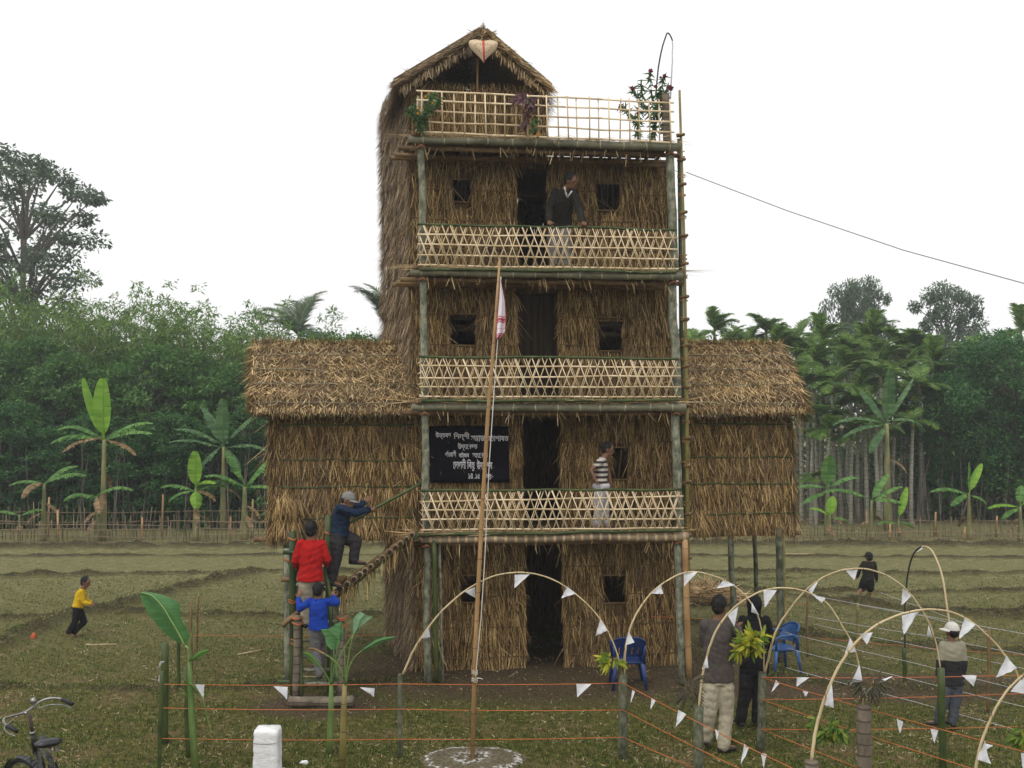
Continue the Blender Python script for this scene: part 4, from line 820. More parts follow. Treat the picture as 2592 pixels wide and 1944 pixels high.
# ================================================================ stairs, ladders and poles
def SP(x, y, Yy): return P(x, y, Yy)
def tubeobj(name, pts, r, m, parent=None, n=8, label=None, cat=None, group=None, wobj=.004, base=None):
    pts = np.array(pts, float)
    if len(pts) == 2: pts = wob(pts[0], pts[1], 7, wobj)
    M = MB(); M.tube(pts, r if np.isscalar(r) else np.interp(np.linspace(0, 1, len(pts)), np.linspace(0, 1, len(r)), r), n)
    o = M.build(name, MT[m], parent, base=base, smooth=True)
    if label: tag(o, label, cat, group)
    return o
def ties(M, c, r, n=2, rad=.008):
    for i in range(n):
        dz = rg.normal(0, .02); M.tube([[c[0] + r * math.cos(a), c[1] + r * math.sin(a), c[2] + dz + .015 * math.sin(a * 2 + i)] for a in np.linspace(0, 2 * PI, 11)], rad, 5)
stair = thing('bamboo_staircase', 'bamboo staircase with a steep ladder and a sloping flight up to the first balcony', 'staircase', GD(675, 1512))
YA, YB = 13.05, 13.6
def dpt(x, y, Yy): return PD(x, y, Yy)
for a, b, r, m in (((642, 1330, 13.05), (640, 1516, 13.05), .050, 'brown_trunk'), ((737, 1330, 13.05), (735, 1516, 13.05), .050, 'brown_trunk'),
                   ((632, 1148, 13.45), (634, 1500, 13.45), .048, 'green_bamboo'), ((621, 1185, 13.9), (623, 1476, 13.9), .055, 'betel_trunk'),
                   ((710, 1113, 13.45), (714, 1500, 13.45), .048, 'green_bamboo'), ((722, 1280, 13.9), (722, 1476, 13.9), .05, 'betel_trunk')):
    tubeobj('post', [dpt(*a), dpt(*b)], r, m, stair, 12)
for a, b, r, m in (((651, 1230, 13.35), (652, 1512, 12.95), .022, 'green_bamboo'), ((700, 1225, 13.35), (715, 1300, 13.2), .03, 'green_bamboo'), ((714, 1300, 13.2), (718, 1505, 12.95), .026, 'green_bamboo')):
    tubeobj('ladder_rail', [dpt(*a), dpt(*b)], r, m, stair, 9)
for i, yy in enumerate((1262, 1300, 1342, 1383, 1417, 1446, 1476)):
    Yy = 13.05 + (1476 - yy) * .0018; tubeobj('rung', [dpt(640, yy + 1, Yy), dpt(729, yy, Yy)], .023, 'betel_trunk', stair, 9)
tubeobj('cross_bar', [dpt(612, 1193, 13.4), dpt(740, 1197, 13.4)], .030, 'green_bamboo', stair, 9)
tubeobj('cross_bar', [dpt(608, 1252, 13.75), dpt(730, 1250, 13.75)], .035, 'tread', stair, 9)
tubeobj('cross_bar', [dpt(600, 1474, 13.8), dpt(730, 1470, 13.8)], .035, 'green_bamboo', stair, 9)
tubeobj('brace', [dpt(610, 1352, 13.3), dpt(700, 1270, 13.7)], .035, 'tread', stair, 9)
M = MB(); pl0 = dpt(628, 1262, 13.45)
for i in range(9): M.tube([pl0 + [0, .02 + i * .065, 0], pl0 + [.66, .02 + i * .065, 0]], .030, 8)
M.build('landing', MT['tread'], stair, smooth=True)
for dy in (0, .5):
    tubeobj('stringer', [dpt(722, 1290, 13.55) + [0, dy, 0], dpt(906, 1152, 13.7) + [0, dy, 0]], [.042, .04, .036, .034], 'green_bamboo' if dy == 0 else 'tread', stair, 10)
a, b = dpt(728, 1278, 13.5), dpt(893, 1152, 13.65)
for i in range(14):
    c = a + (b - a) * (i + rg.uniform(-.12, .12)) / 13.; r = rg.uniform(.032, .046); c = c + [0, 0, .0]
    t_ = tubeobj('tread', [c + [0, -.12, 0], c + [0, .62, .0]], r, 'tread', stair, 12)
    M = MB(); M.tube([c + [0, -.122, 0], c + [0, -.126, 0]], [r * .99, r * .98], 12); M.build('cut_end', MT['hollow'], t_)
    M = MB(); M.tube([c + [0, -.127, 0], c + [0, -.129, 0]], r * .72, 12); M.build('bore_shade_disc', MT['bore_shade'], t_)  # solid dark disc on the tread end, imitating its shaded hollow
M = MB(); fringe(M, a + [0, -.05, -.03], b + [0, -.05, -.03], (0, -1, 0), 110, L=(.1, .38), spread=.2, out=.1, W=(.006, .012)); M.build('loose_straw', MT['straw_wall'], stair)
tubeobj('handrail', [dpt(716, 1151, 13.42), dpt(910, 1043, 13.75)], .021, 'green_bamboo', stair, 9)
M = MB()
for (x, y, Yy, r) in ((632, 1160, 13.45, .052), (710, 1150, 13.45, .052), (632, 1300, 13.45, .055), (710, 1300, 13.45, .055), (640, 1338, 13.05, .066), (737, 1335, 13.05, .066), (642, 1345, 13.05, .066), (737, 1348, 13.05, .066), (622, 1205, 13.9, .06), (634, 1384, 13.2, .03)): ties(M, dpt(x, y, Yy), r)
M.build('lashings', MT['cord'], stair)['kind'] = 'stuff'
tubeobj('log', [GD(624, 1527) + [0, 0, .07], GD(764, 1527) + [0, 0, .07]], .065, 'brown_trunk', None, 14, 'ringed palm log lying across the foot of the ladder', 'log')
# climbing pole with stub rungs on the tower's right side
cl = thing('climbing_pole', 'tall bamboo climbing pole with stub rungs lashed to the right corner of the tower', 'climbing pole', GD(1484, 1462))
Yc = GD(1484, 1462)[1]
tubeobj('pole', [PD(1487, 1462, Yc), PD(1484, 900, Yc - .03), PD(1477, 500, Yc - .03), PD(1468, 195, Yc)], [.032, .028, .024, .018], 'yellow_bamboo', cl, 9)
tubeobj('pole', [PD(1478, 1462, Yc + .1), PD(1474, 900, Yc + .1), PD(1470, 560, Yc + .1), PD(1466, 300, Yc + .1)], [.04, .036, .03, .022], 'green_bamboo', cl, 9)
for i, yy in enumerate((290, 344, 397, 458, 508, 569, 640, 689, 745, 790, 835, 876, 945, 1005, 1040, 1110, 1155, 1205, 1305, 1370)):
    xx = np.interp(yy, [195, 500, 900, 1462], [1468, 1477, 1484, 1487]); s0 = PD(xx - 8, yy + 3, Yc + .02); s1 = PD(xx + 7, yy, Yc - .10)
    st_ = tubeobj('stub_rung', [s0, s1], .024, 'tread', cl, 9)
    M = MB(); d = nrm(s1 - s0); M.tube([s1 + d * .001, s1 + d * .004], .019, 10); M.build('cut_end', MT['hollow'], st_)
    M = MB(); M.tube([s1 + d * .005, s1 + d * .007], .012, 10); M.build('bore_shade_disc', MT['bore_shade'], st_)  # shade of the open stub end painted as a dark disc
M = MB()
for yy in np.linspace(290, 1400, 26): ties(M, PD(np.interp(yy, [195, 500, 900, 1462], [1467, 1475, 1481, 1483]), yy, Yc + .03), .055, 2, .007)
M.build('lashings', MT['tie'], cl)['kind'] = 'stuff'
# wire from the tower to the upper right
# ================================================================ flagpole
fy = YG(1928)
pole = thing('flagpole', 'tall leaning bamboo flagpole planted in a whitened ring in front of the tower', 'flagpole', G(1195, 1928))
MT['grey_wire'] = mat('grey_wire', (.18, .18, .18)); MT['rope'] = mat('rope', (.55, .52, .46), (.7, .67, .6), 9)
ptop = P(1265, 656, fy + .05); pb = G(1195, 1930)
pts = [pb - [0, 0, .06]] + [P(x, y, fy + .02) for x, y in ((1203, 1640), (1218, 1340), (1235, 1050), (1252, 840))] + [ptop]
tubeobj('pole', pts, [.027, .025, .024, .022, .018, .011], 'dry_bamboo', pole, 10)
tubeobj('wire', [PD(1482, 372, 14.4), PD(1700, 455, 14.0), PD(1950, 540, 13.4), PD(2240, 620, 12.6), PD(2700, 730, 11.6)], .0065, 'grey_wire', None, 5, 'thin grey wire running from the tower down to the upper right', 'wire')
tubeobj('halyard', [P(1268, 700, fy), P(1262, 830, fy - .01), P(1250, 1000, fy - .02), P(1238, 1180, fy - .03), P(1228, 1400, fy - .03), P(1218, 1560, fy - .03), P(1206, 1690, fy - .03), P(1203, 1722, fy - .02)], .0055, 'rope', pole, 6)
M = MB(); 
for yy in (1696, 1702, 1716, 1722): ties(M, P(1201, yy, fy), .032, 1, .004)
M.tube([P(1203, 1720, fy - .03), P(1212, 1716, fy - .05), P(1222, 1719, fy - .04)], .005, 5)
M.build('knot', MT['rope'], pole)
# cotton towel flag, woven red border
def tex_flag():
    m = bpy.data.materials.new('woven_flag'); m.use_nodes = True; n = m.node_tree; L = n.links; bs = n.nodes['Principled BSDF']; bs.inputs['Roughness'].default_value = .9
    at = n.nodes.new('ShaderNodeAttribute'); at.attribute_name = 'uvw'; s = n.nodes.new('ShaderNodeSeparateXYZ'); L.new(at.outputs['Vector'], s.inputs[0])
    r = n.nodes.new('ShaderNodeValToRGB'); r.color_ramp.interpolation = 'CONSTANT'; e = r.color_ramp.elements; wh = (.78, .75, .78, 1); rd = (.45, .06, .09, 1); pk_ = (.62, .35, .40, 1)
    st = [(0, wh), (.585, rd), (.60, wh), (.615, rd), (.65, pk_), (.67, rd), (.685, wh), (.77, pk_), (.785, wh), (.85, rd), (.865, pk_), (.90, rd), (.915, pk_), (.96, rd)]
    e[0].position, e[0].color = st[0]; e[1].position, e[1].color = st[1]
    for p, c in st[2:]: q = e.new(p); q.color = c
    L.new(s.outputs['Y'], r.inputs[0])
    r2 = n.nodes.new('ShaderNodeValToRGB'); r2.color_ramp.interpolation = 'CONSTANT'; e2 = r2.color_ramp.elements; e2[0].position = 0; e2[0].color = (1, 1, 1, 1); e2[1].position = .07; e2[1].color = (0, 0, 0, 1); q = e2.new(.93); q.color = (1, 1, 1, 1); L.new(s.outputs['X'], r2.inputs[0])
    mx = n.nodes.new('ShaderNodeMix'); mx.data_type = 'RGBA'; L.new(r2.outputs[0], mx.inputs[0]); L.new(r.outputs[0], mx.inputs[6]); mx.inputs[7].default_value = rd; L.new(mx.outputs[2], bs.inputs['Base Color']); return m
flag = None
L_ = [(1266, 704), (1262, 760), (1258, 810), (1255, 850), (1256, 858)]; R_ = [(1267, 704), (1278, 760), (1281, 802), (1279, 838), (1264, 858)]
nu, nv = 14, 40; V = []; UV = []
for j in range(nv):
    t = j / (nv - 1); lx = np.interp(t, [0, .33, .62, .85, 1], [p[0] for p in L_]); ly = np.interp(t, [0, .33, .62, .85, 1], [p[1] for p in L_]); rx = np.interp(t, [0, .33, .62, .85, 1], [p[0] for p in R_]); ry = np.interp(t, [0, .33, .62, .85, 1], [p[1] for p in R_])
    for i in range(nu):
        s = i / (nu - 1); V.append(P(lx + (rx - lx) * s, ly + (ry - ly) * s, fy - .03 + .045 * math.sin(s * 9 + t * 2) * (.2 + t))); UV.append([s, t + .02 * math.sin(s * 6), 0])
nb = len(V); V2 = [v + np.array([0, .004, 0]) for v in V]; Q = [[r_ * nu + c, (r_ + 1) * nu + c, (r_ + 1) * nu + c + 1, r_ * nu + c + 1] for r_ in range(nv - 1) for c in range(nu - 1)]
M = MB(); M.add(V + V2, Q + [[nb + a for a in q[::-1]] for q in Q]); flag = M.build('flag', tex_flag(), smooth=True)
a_ = flag.data.attributes.new('uvw', 'FLOAT_VECTOR', 'POINT'); a_.data.foreach_set('vector', np.array(UV + UV, np.float32).ravel()); tag(flag, 'limp white cotton towel flag with woven red borders hanging near the top of the flagpole', 'flag')
# whitened ring of powder and earth mound
c0 = G(1195, 1926)
M = MB(); rr, na = 14, 48; V = [[c0[0], c0[1], .035]]
for i in range(1, rr + 1):
    for j in range(na):
        f = i / rr; a = 2 * PI * j / na; rad = .58 * f * (1 + .05 * math.sin(3 * a) + .03 * math.sin(7 * a)); V.append([c0[0] + rad * math.cos(a) * 1.0, c0[1] + rad * math.sin(a) * .8, .035 * (1 - f ** 3) - .012 * (f > .99) + rg.normal(0, .002) + gz(c0[0], c0[1]) * 1.0 + .004])
Q = [[1 + (i - 1) * na + j, 1 + (i - 1) * na + (j + 1) % na, 1 + i * na + (j + 1) % na, 1 + i * na + j] for i in range(1, rr) for j in range(na)]
M.add(V, Q, [[0, 1 + j, 1 + (j + 1) % na] for j in range(na)][::1])
def ring_mat():
    m = mat('ring_soil', (.05, .042, .024), (.19, .155, .09), 26, .95, bump=.8); n = m.node_tree; L = n.links; bs = n.nodes['Principled BSDF']; src = bs.inputs['Base Color'].links[0].from_socket
    tc = n.nodes.new('ShaderNodeTexCoord'); sx = n.nodes.new('ShaderNodeSeparateXYZ'); mp = n.nodes.new('ShaderNodeMapping'); mp.inputs['Scale'].default_value = (1, 1.25, 0); L.new(tc.outputs['Object'], mp.inputs[0])
    ln_ = n.nodes.new('ShaderNodeVectorMath'); ln_.operation = 'LENGTH'; L.new(mp.outputs[0], ln_.inputs[0]); no = n.nodes.new('ShaderNodeTexNoise'); no.inputs['Scale'].default_value = 9; no.inputs['Detail'].default_value = 6; L.new(tc.outputs['Object'], no.inputs['Vector'])
    ma = n.nodes.new('ShaderNodeMath'); ma.operation = 'MULTIPLY_ADD'; L.new(no.outputs['Fac'], ma.inputs[0]); ma.inputs[1].default_value = .35; L.new(ln_.outputs['Value'], ma.inputs[2])
    r = n.nodes.new('ShaderNodeValToRGB'); e = r.color_ramp.elements; e[0].position = 0; e[0].color = (0, 0, 0, 1); e[1].position = 1; e[1].color = (0, 0, 0, 1)
    for p, v in ((.16, 0), (.20, .6), (.24, 0), (.30, 0), (.36, .8), (.42, .1), (.50, 0), (.62, 0), (.67, .9), (.70, 0)): q = e.new(p); q.color = (v, v, v, 1)
    L.new(ma.outputs[0], r.inputs[0]); n2 = n.nodes.new('ShaderNodeTexNoise'); n2.inputs['Scale'].default_value = 24; n2.inputs['Detail'].default_value = 8; L.new(tc.outputs['Object'], n2.inputs['Vector'])
    mr_ = n.nodes.new('ShaderNodeMapRange'); mr_.inputs[1].default_value = .42; mr_.inputs[2].default_value = .56; L.new(n2.outputs['Fac'], mr_.inputs[0]); mu = n.nodes.new('ShaderNodeMath'); mu.operation = 'MULTIPLY'; L.new(r.outputs[0], mu.inputs[0]); L.new(mr_.outputs[0], mu.inputs[1])
    mx = n.nodes.new('ShaderNodeMix'); mx.data_type = 'RGBA'; L.new(mu.outputs[0], mx.inputs[0]); L.new(src, mx.inputs[6]); mx.inputs[7].default_value = (.74, .74, .72, 1); L.new(mx.outputs[2], bs.inputs['Base Color']); return m
o = M.build('powder_ring', ring_mat(), base=(c0[0], c0[1], 0), smooth=True); tag(o, 'low mound of bare earth ringed with white powder at the flagpole foot', 'powder ring')
# ================================================================ enclosure: posts, cords, hoops, pennants
def post(x, yt, yb, Yy, r, m, label, lean=0.0, x2=None):
    b = P(x2 if x2 else x, yb, Yy); b[2] = gz(b[0], b[1]) - .05; t_ = P(x, yt, Yy)
    o = tubeobj('stake' if r < .022 else 'post', [b, t_], r, m, None, 12, label, 'post', 'posts and stakes of the corded enclosure'); return o
PL = [(417, 1628, 1874, 11.5, .044, 'green_bamboo', 'thick green bamboo post at the left end of the corded fence', None),
      (410, 1700, 1944, 10.35, .022, 'green_bamboo', 'thin green bamboo post in front of the thick green one at left', 401),
      (453, 1610, 1739, 13.7, .024, 'green_bamboo', 'slim dark green stake standing behind the big banana leaf', None),
      (471, 1690, 1910, 11.0, .026, 'green_bamboo', 'dark green stake hard against the young banana stem at left', 476),
      (485, 1519, 1687, 14.9, .014, 'tread', 'thin reddish stake, left one of the pair behind the young banana', None),
      (502, 1509, 1665, 15.4, .018, 'tread', 'brown stake, taller right one of the pair behind the young banana', 496),
      (872, 1510, 1640, 13.4, .016, 'tread', 'thin brown stake right of the ladder', None),
      (1014, 1706, 1944, 11.0, .027, 'moss_trunk', 'weathered bamboo post under the left foot of the leftmost hoop', 1013),
      (1577, 1706, 1944, 11.0, .048, 'moss_trunk', 'thick grey trunk post carrying the yellow-green bouquet by the blue chair', None),
      (1930, 1702, 1899, 11.2, .046, 'moss_trunk', 'mossy grey post beside the hooded person', 1925),
      (1768, 1788, 1944, 9.76, .050, 'moss_trunk', 'grey post left of the man in the grey sweater, topped by reddish leaves', None),
      (2187, 1788, 1944, 9.76, .070, 'brown_trunk', 'fat ringed palm trunk post carrying dark strappy leaves', None),
      (2054, 1926, 1990, 8.2, .056, 'brown_trunk', 'short cut stump at the bottom edge holding a bent hoop', None),
      (2381, 1692, 1937, 10.65, .038, 'green_bamboo', 'bright green bamboo post in front of the boy in the white cap', 2388),
      (2290, 1640, 1728, 13.97, .030, 'green_bamboo', 'green bamboo post under the dark leg of the tall narrow hoop', None),
      (2503, 1590, 1797, 12.7, .020, 'tread', 'reddish brown stake right of the boy in the white cap', 2500),
      (2171, 1527, 1663, 15.5, .022, 'yellow_bamboo', 'yellowish stake behind the row of hoops, middle of the cord net', 2172),
      (2044, 1497, 1658, 15.6, .018, 'tread', 'slim brown stake just right of the right wing front post', None),
      (1850, 1440, 1560, 17.0, .014, 'tread', 'slender stake near the back corner of the net of strings', None),
      (2640, 1560, 1850, 11.6, .03, 'green_bamboo', 'green post just beyond the right edge of the view', None)]
for (x, yt, yb, Yy, r, m, lb, x2) in PL: post(x, yt, yb, Yy, r, m, lb, x2=x2)
def cord(pts, m, label, r=.0045, sag=.02, group='orange cords of the enclosure'):
    pts = np.array(pts, float); out_ = []
    for a, b in zip(pts[:-1], pts[1:]):
        for t in np.linspace(0, 1, 9)[:-1]: p = a + (b - a) * t; p[2] -= sag * 4 * t * (1 - t) * np.linalg.norm(b - a) / 4; out_.append(p)
    out_.append(pts[-1]); o = tubeobj('cord', out_, r, m, None, 5, label, 'cord', group); return o
hts = (('top', 1729, 1729, 0), ('middle', 1797, 1797, 1), ('bottom', 1867, 1867, 2))
Hh = [(1732, 1731, 1729), (1792, 1795, 1797), (1869, 1871, 1866)]
for i, nm in enumerate(('top', 'middle', 'bottom')):
    ya, yg, yh = Hh[i]; cord([P(403, ya, 10.95), P(1014, yg, 10.93), P(1577, yh, 10.93)], 'cord', '%s orange cord of the front fence left of the bouquet post' % nm)
    z = P(1577, yh, 10.93)[2]; X0 = P(1577, yh, 10.93); cord([X0, G(2004 if i == 0 else 1869 if i == 1 else 1760, 1944, z), G(2004 if i == 0 else 1869 if i == 1 else 1760, 1944, z) + np.array([1.0, -2.4, 0])], 'cord', '%s orange cord running from the bouquet post towards the viewer' % nm)
for i, (nm, y0, y1) in enumerate((('top', 1715, 1708), ('middle', 1771, 1754), ('bottom', 1846, 1838))):
    a = P(1928, y0, 11.15); b = P(2620, y1, 11.3); cord([a, b], 'cord', '%s orange cord running right from the mossy post' % nm)
    z = a[2]; dx, dy = (2590, 1902); e = G(dx, [1902, 1985, 2100][i], z); cord([a, e, e + (e - a) * .5], 'cord', '%s orange cord slanting right and forward from the mossy post' % nm)
cord([P(425, 1607, 14.2), P(1000, 1607, 15.2)], 'cord', 'faint orange cord far behind the young banana leaf', .004)
cord([G(1735, 1500, .55), G(2040, 1530, .75)], 'cord', 'orange cord behind the hooded person by the straw heap', .004)
cord([P(1650, 1560, 14.5), P(1950, 1572, 14.3)], 'cord', 'orange cord crossing behind the heads of the standing pair', .004)
cord([P(2044, 1612, 15.0), P(2620, 1660, 13.2)], 'cord', 'orange cord low across the net of strings', .004)
nets = [(2040, 1490, 2640, 1575, 15.6, 12.8, 0), (2044, 1505, 2640, 1612, 15.6, 12.6, 1), (2050, 1540, 2640, 1640, 15.4, 12.6, 0), (2044, 1560, 2640, 1665, 15.3, 12.4, 1), (2060, 1580, 2640, 1702, 15.2, 12.2, 1), (2000, 1590, 2640, 1738, 15.1, 12.0, 0), (1985, 1600, 2640, 1760, 14.8, 11.9, 1),
        (1990, 1640, 2640, 1800, 14.4, 11.7, 1), (1970, 1660, 2640, 1835, 14.0, 11.5, 0), (1990, 1690, 2640, 1865, 13.5, 11.4, 1), (2230, 1500, 2500, 1597, 15.6, 12.7, 1), (2230, 1510, 2640, 1690, 15.5, 12.2, 0), (2290, 1655, 2503, 1592, 13.97, 12.7, 0), (2171, 1530, 2503, 1600, 15.5, 12.7, 1), (1810, 1455, 2171, 1528, 17.0, 15.5, 0), (1820, 1470, 2300, 1560, 17.0, 14.0, 0)]
MT['white_string'] = mat('white_string', (.55, .56, .58)); MT['dark_string'] = mat('dark_string', (.05, .045, .04), (.14, .12, .1), 3)
words = ['topmost', 'second', 'third', 'fourth', 'fifth', 'sixth', 'seventh', 'eighth', 'ninth', 'lowest', 'steep', 'long slanting', 'short rising', 'mid-field', 'rearmost', 'next to rearmost']
for i, (x0, y0, x1, y1, Ya, Yb, wt) in enumerate(nets):
    cord([P(x0, y0, Ya), P((x0 + x1) / 2, (y0 + y1) / 2 + rg.normal(0, 4), (Ya + Yb) / 2), P(x1, y1, Yb)], 'white_string' if wt else 'dark_string', '%s string of the net over the right field, %s' % (words[i], 'pale' if wt else 'dark'), .0032, .012, 'strings netted over the right field')
def spline(pts, n=40):
    pts = np.array(pts, float); d = np.r_[0, np.cumsum(np.linalg.norm(np.diff(pts, axis=0), axis=1))]; t = np.linspace(0, d[-1], n); m = len(pts)
    tan = np.gradient(pts, d, axis=0); o = []
    for x in t:
        i = min(max(np.searchsorted(d, x) - 1, 0), m - 2); h = d[i + 1] - d[i]; s = (x - d[i]) / h
        o.append((2 * s ** 3 - 3 * s ** 2 + 1) * pts[i] + (s ** 3 - 2 * s ** 2 + s) * h * tan[i] + (-2 * s ** 3 + 3 * s ** 2) * pts[i + 1] + (s ** 3 - s ** 2) * h * tan[i + 1])
    return np.array(o)
MT['hoop'] = mat('hoop', (.40, .30, .16), (.64, .52, .31), 3, .5, bands=(0, 4.3, (.22, .15, .07), .035)); MT['hoop_dark'] = mat('hoop_dark', (.02, .022, .02), (.05, .05, .04), 3, .5); MT['hoop_green'] = mat('hoop_green', (.16, .15, .05), (.32, .27, .12), 3, .5)
HOOPS = {}
def hoop(key, pts, Ya, Yb, label, r=.0105, split=None, cols=('hoop', 'hoop')):
    n = len(pts); X0, X1 = pts[0][0], pts[-1][0]
    q = [P(x, y, Ya + (Yb - Ya) * np.clip((x - X0) / (X1 - X0), 0, 1)) for x, y in pts]; s = spline(q, 60); s[3:-3] += rg.normal(0, .0012, (54, 3))
    if split is None: o = tubeobj('hoop', s, [r * 1.25, r, r * .8, r * .75, r * .7], cols[0], None, 7, label, 'hoop', 'bent split-bamboo hoops over the enclosure')
    else:
        o = thing('hoop', label, 'hoop', (q[0] + q[-1]) / 2 * [1, 1, 0], 'bent split-bamboo hoops over the enclosure'); k = int(60 * split)
        tubeobj('hoop_leg', s[:k + 1], [r, r, r * .9], cols[0], o, 7); tubeobj('hoop_leg', s[k:], [r * .9, r, r], cols[1], o, 7)
    HOOPS[key] = (pts, Ya, Yb); return o
hoop(1, [(1020, 1706), (1048, 1645), (1090, 1581), (1140, 1526), (1195, 1484), (1258, 1456), (1322, 1449), (1385, 1461), (1448, 1497), (1512, 1558), (1545, 1611), (1562, 1655), (1574, 1706)], 11.0, 11.0, 'leftmost bent bamboo hoop spanning in front of the tower doorway')
hoop(2, [(1580, 1706), (1583, 1645), (1600, 1577), (1638, 1514), (1685, 1472), (1742, 1448), (1810, 1459), (1873, 1495), (1915, 1550), (1930, 1610), (1934, 1700)], 11.0, 11.2, 'bent bamboo hoop between the bouquet post and the mossy post')
hoop(3, [(1768, 1790), (1779, 1704), (1793, 1648), (1815, 1592), (1852, 1544), (1896, 1511), (1936, 1494), (1983, 1488), (2034, 1496), (2089, 1523), (2135, 1590), (2160, 1634), (2177, 1700), (2186, 1790)], 9.76, 9.76, 'bent bamboo hoop rising in front of the man in the grey sweater', cols=('hoop', 'hoop'))
hoop(4, [(1936, 1702), (1945, 1666), (1962, 1603), (2004, 1535), (2051, 1484), (2097, 1455), (2139, 1442), (2181, 1439), (2232, 1451), (2283, 1482), (2325, 1531), (2354, 1582), (2371, 1636), (2381, 1693)], 11.2, 10.65, 'broad bent bamboo hoop from the mossy post to the bright green post')
hoop(5, [(2054, 1928), (2063, 1856), (2080, 1792), (2105, 1725), (2139, 1662), (2177, 1615), (2228, 1577), (2283, 1554), (2346, 1543), (2409, 1550), (2460, 1575), (2502, 1611), (2544, 1658), (2574, 1704), (2600, 1780), (2612, 1900)], 8.2, 8.2, 'largest nearest complete hoop with its foot in the short stump', r=.0115)
hoop(6, [(2460, 2010), (2485, 1877), (2511, 1813), (2544, 1755), (2592, 1708), (2660, 1680), (2740, 1700), (2800, 1800)], 7.6, 7.6, 'hoop cut off by the right bottom corner of the view')
hoop(7, [(2290, 1645), (2293, 1497), (2300, 1442), (2314, 1400), (2333, 1384), (2354, 1389), (2371, 1417), (2384, 1455), (2394, 1514), (2401, 1565), (2406, 1660)], 13.97, 12.8, 'tall narrow hoop, one leg dark, one pale, behind the boy in the white cap', split=.5, cols=('hoop_dark', 'hoop'), r=.013)
hoop(8, [(1660, 240), (1665, 185), (1672, 139), (1681, 105), (1691, 83), (1699, 95), (1702, 139), (1700, 190), (1697, 250)], 14.6, 14.6, 'small hoop bent over the flowers at the roof terrace corner', split=.55, cols=('hoop_dark', 'paper'), r=.012)
# pennants
def pz3(x, y): return (900 + x / 2.37, 1244 + y / 2.37)
def pz4(x, y): return (1692 + x / 2.37, 1244 + y / 2.37)
def pz5(x, y): return (x / 2.37, 1244 + y / 2.37)
PG = 'white paper pennants'
def pennant(tri, Yy, label):
    q = [P(x, y, Yy + dy) for (x, y), dy in zip(tri, (-.012, -.012, -.03))]; a, b, c = [np.array(v) for v in q]; n_ = 6; V = []; idx = {}
    nn = nrm(np.cross(b - a, c - a))
    for i in range(n_ + 1):
        for j in range(n_ + 1 - i):
            f, g_ = i / n_, j / n_; idx[(i, j)] = len(V); V.append(a + (b - a) * f + (c - a) * g_ + nn * (.012 * math.sin(5 * f + 3 * g_) + .006 * rg.normal()) * (f + g_))
    N0 = len(V); T_ = []
    for i in range(n_):
        for j in range(n_ - i):
            T_.append([idx[(i, j)], idx[(i + 1, j)], idx[(i, j + 1)]])
            if j < n_ - i - 1: T_.append([idx[(i + 1, j)], idx[(i + 1, j + 1)], idx[(i, j + 1)]])
    V = V + [v + nn * .0015 for v in V]; T_ = T_ + [[N0 + t[0], N0 + t[2], N0 + t[1]] for t in T_]
    M = MB(); M.add(V, None, T_); o = M.build('pennant', MT['paper'], smooth=True); tag(o, label, 'pennant', PG)
H1 = 'on the hoop in front of the tower doorway'; H2 = 'on the hoop right of the bouquet post'; H3 = 'on the hoop before the man in grey'; H4 = 'on the hoop ending at the bright green post'; H5 = 'on the nearest big hoop'
fl3 = [((395, 880), (450, 875), (435, 815), 11, 'lowest left pennant ' + H1), ((655, 600), (718, 640), (718, 570), 11, 'second pennant from the left ' + H1), ((955, 500), (1045, 497), (953, 580), 11, 'pennant at the crown ' + H1),
       ((1270, 570), (1320, 612), (1235, 640), 11, 'fourth pennant from the left ' + H1), ((1470, 765), (1508, 832), (1440, 868), 11, 'rightmost pennant ' + H1), ((1640, 840), (1672, 905), (1622, 922), 11.0, 'lowest left pennant ' + H2 + ''),
       ((1832, 560), (1845, 615), (1775, 612), 11.05, 'folded pennant second from the left ' + H2), ((1970, 490), (2050, 482), (1972, 568), 11.1, 'pennant at the crown ' + H2),
       ((25, 1175), (115, 1180), (110, 1232), 10.93, 'pennant on the front cord right of the ladder'), ((1325, 1155), (1415, 1155), (1330, 1235), 10.93, 'pennant on the front cord just left of the blue chair'),
       ((1660, 1190), (1675, 1200), (1650, 1270), 10.5, 'twisted pennant nearest the bouquet post on the slanting cord'), ((1775, 1240), (1798, 1255), (1770, 1308), 10.1, 'second twisted pennant on the cord slanting from the bouquet post'),
       ((1935, 1310), (1983, 1335), (1922, 1412), 9.6, 'third pennant on the slanting cord, left of the grey trousers')]
for a, b, c, Yy, lb in fl3: pennant([pz3(*a), pz3(*b), pz3(*c)], Yy, 'white paper ' + lb)
fl5 = [((1170, 1158), (1228, 1158), (1222, 1245), 10.93, 'pennant on the front cord behind the young banana stem'), ((1640, 1168), (1727, 1172), (1722, 1248), 10.93, 'pennant on the front cord just left of the ladder')]
for a, b, c, Yy, lb in fl5: pennant([pz5(*a), pz5(*b), pz5(*c)], Yy, 'white paper ' + lb)
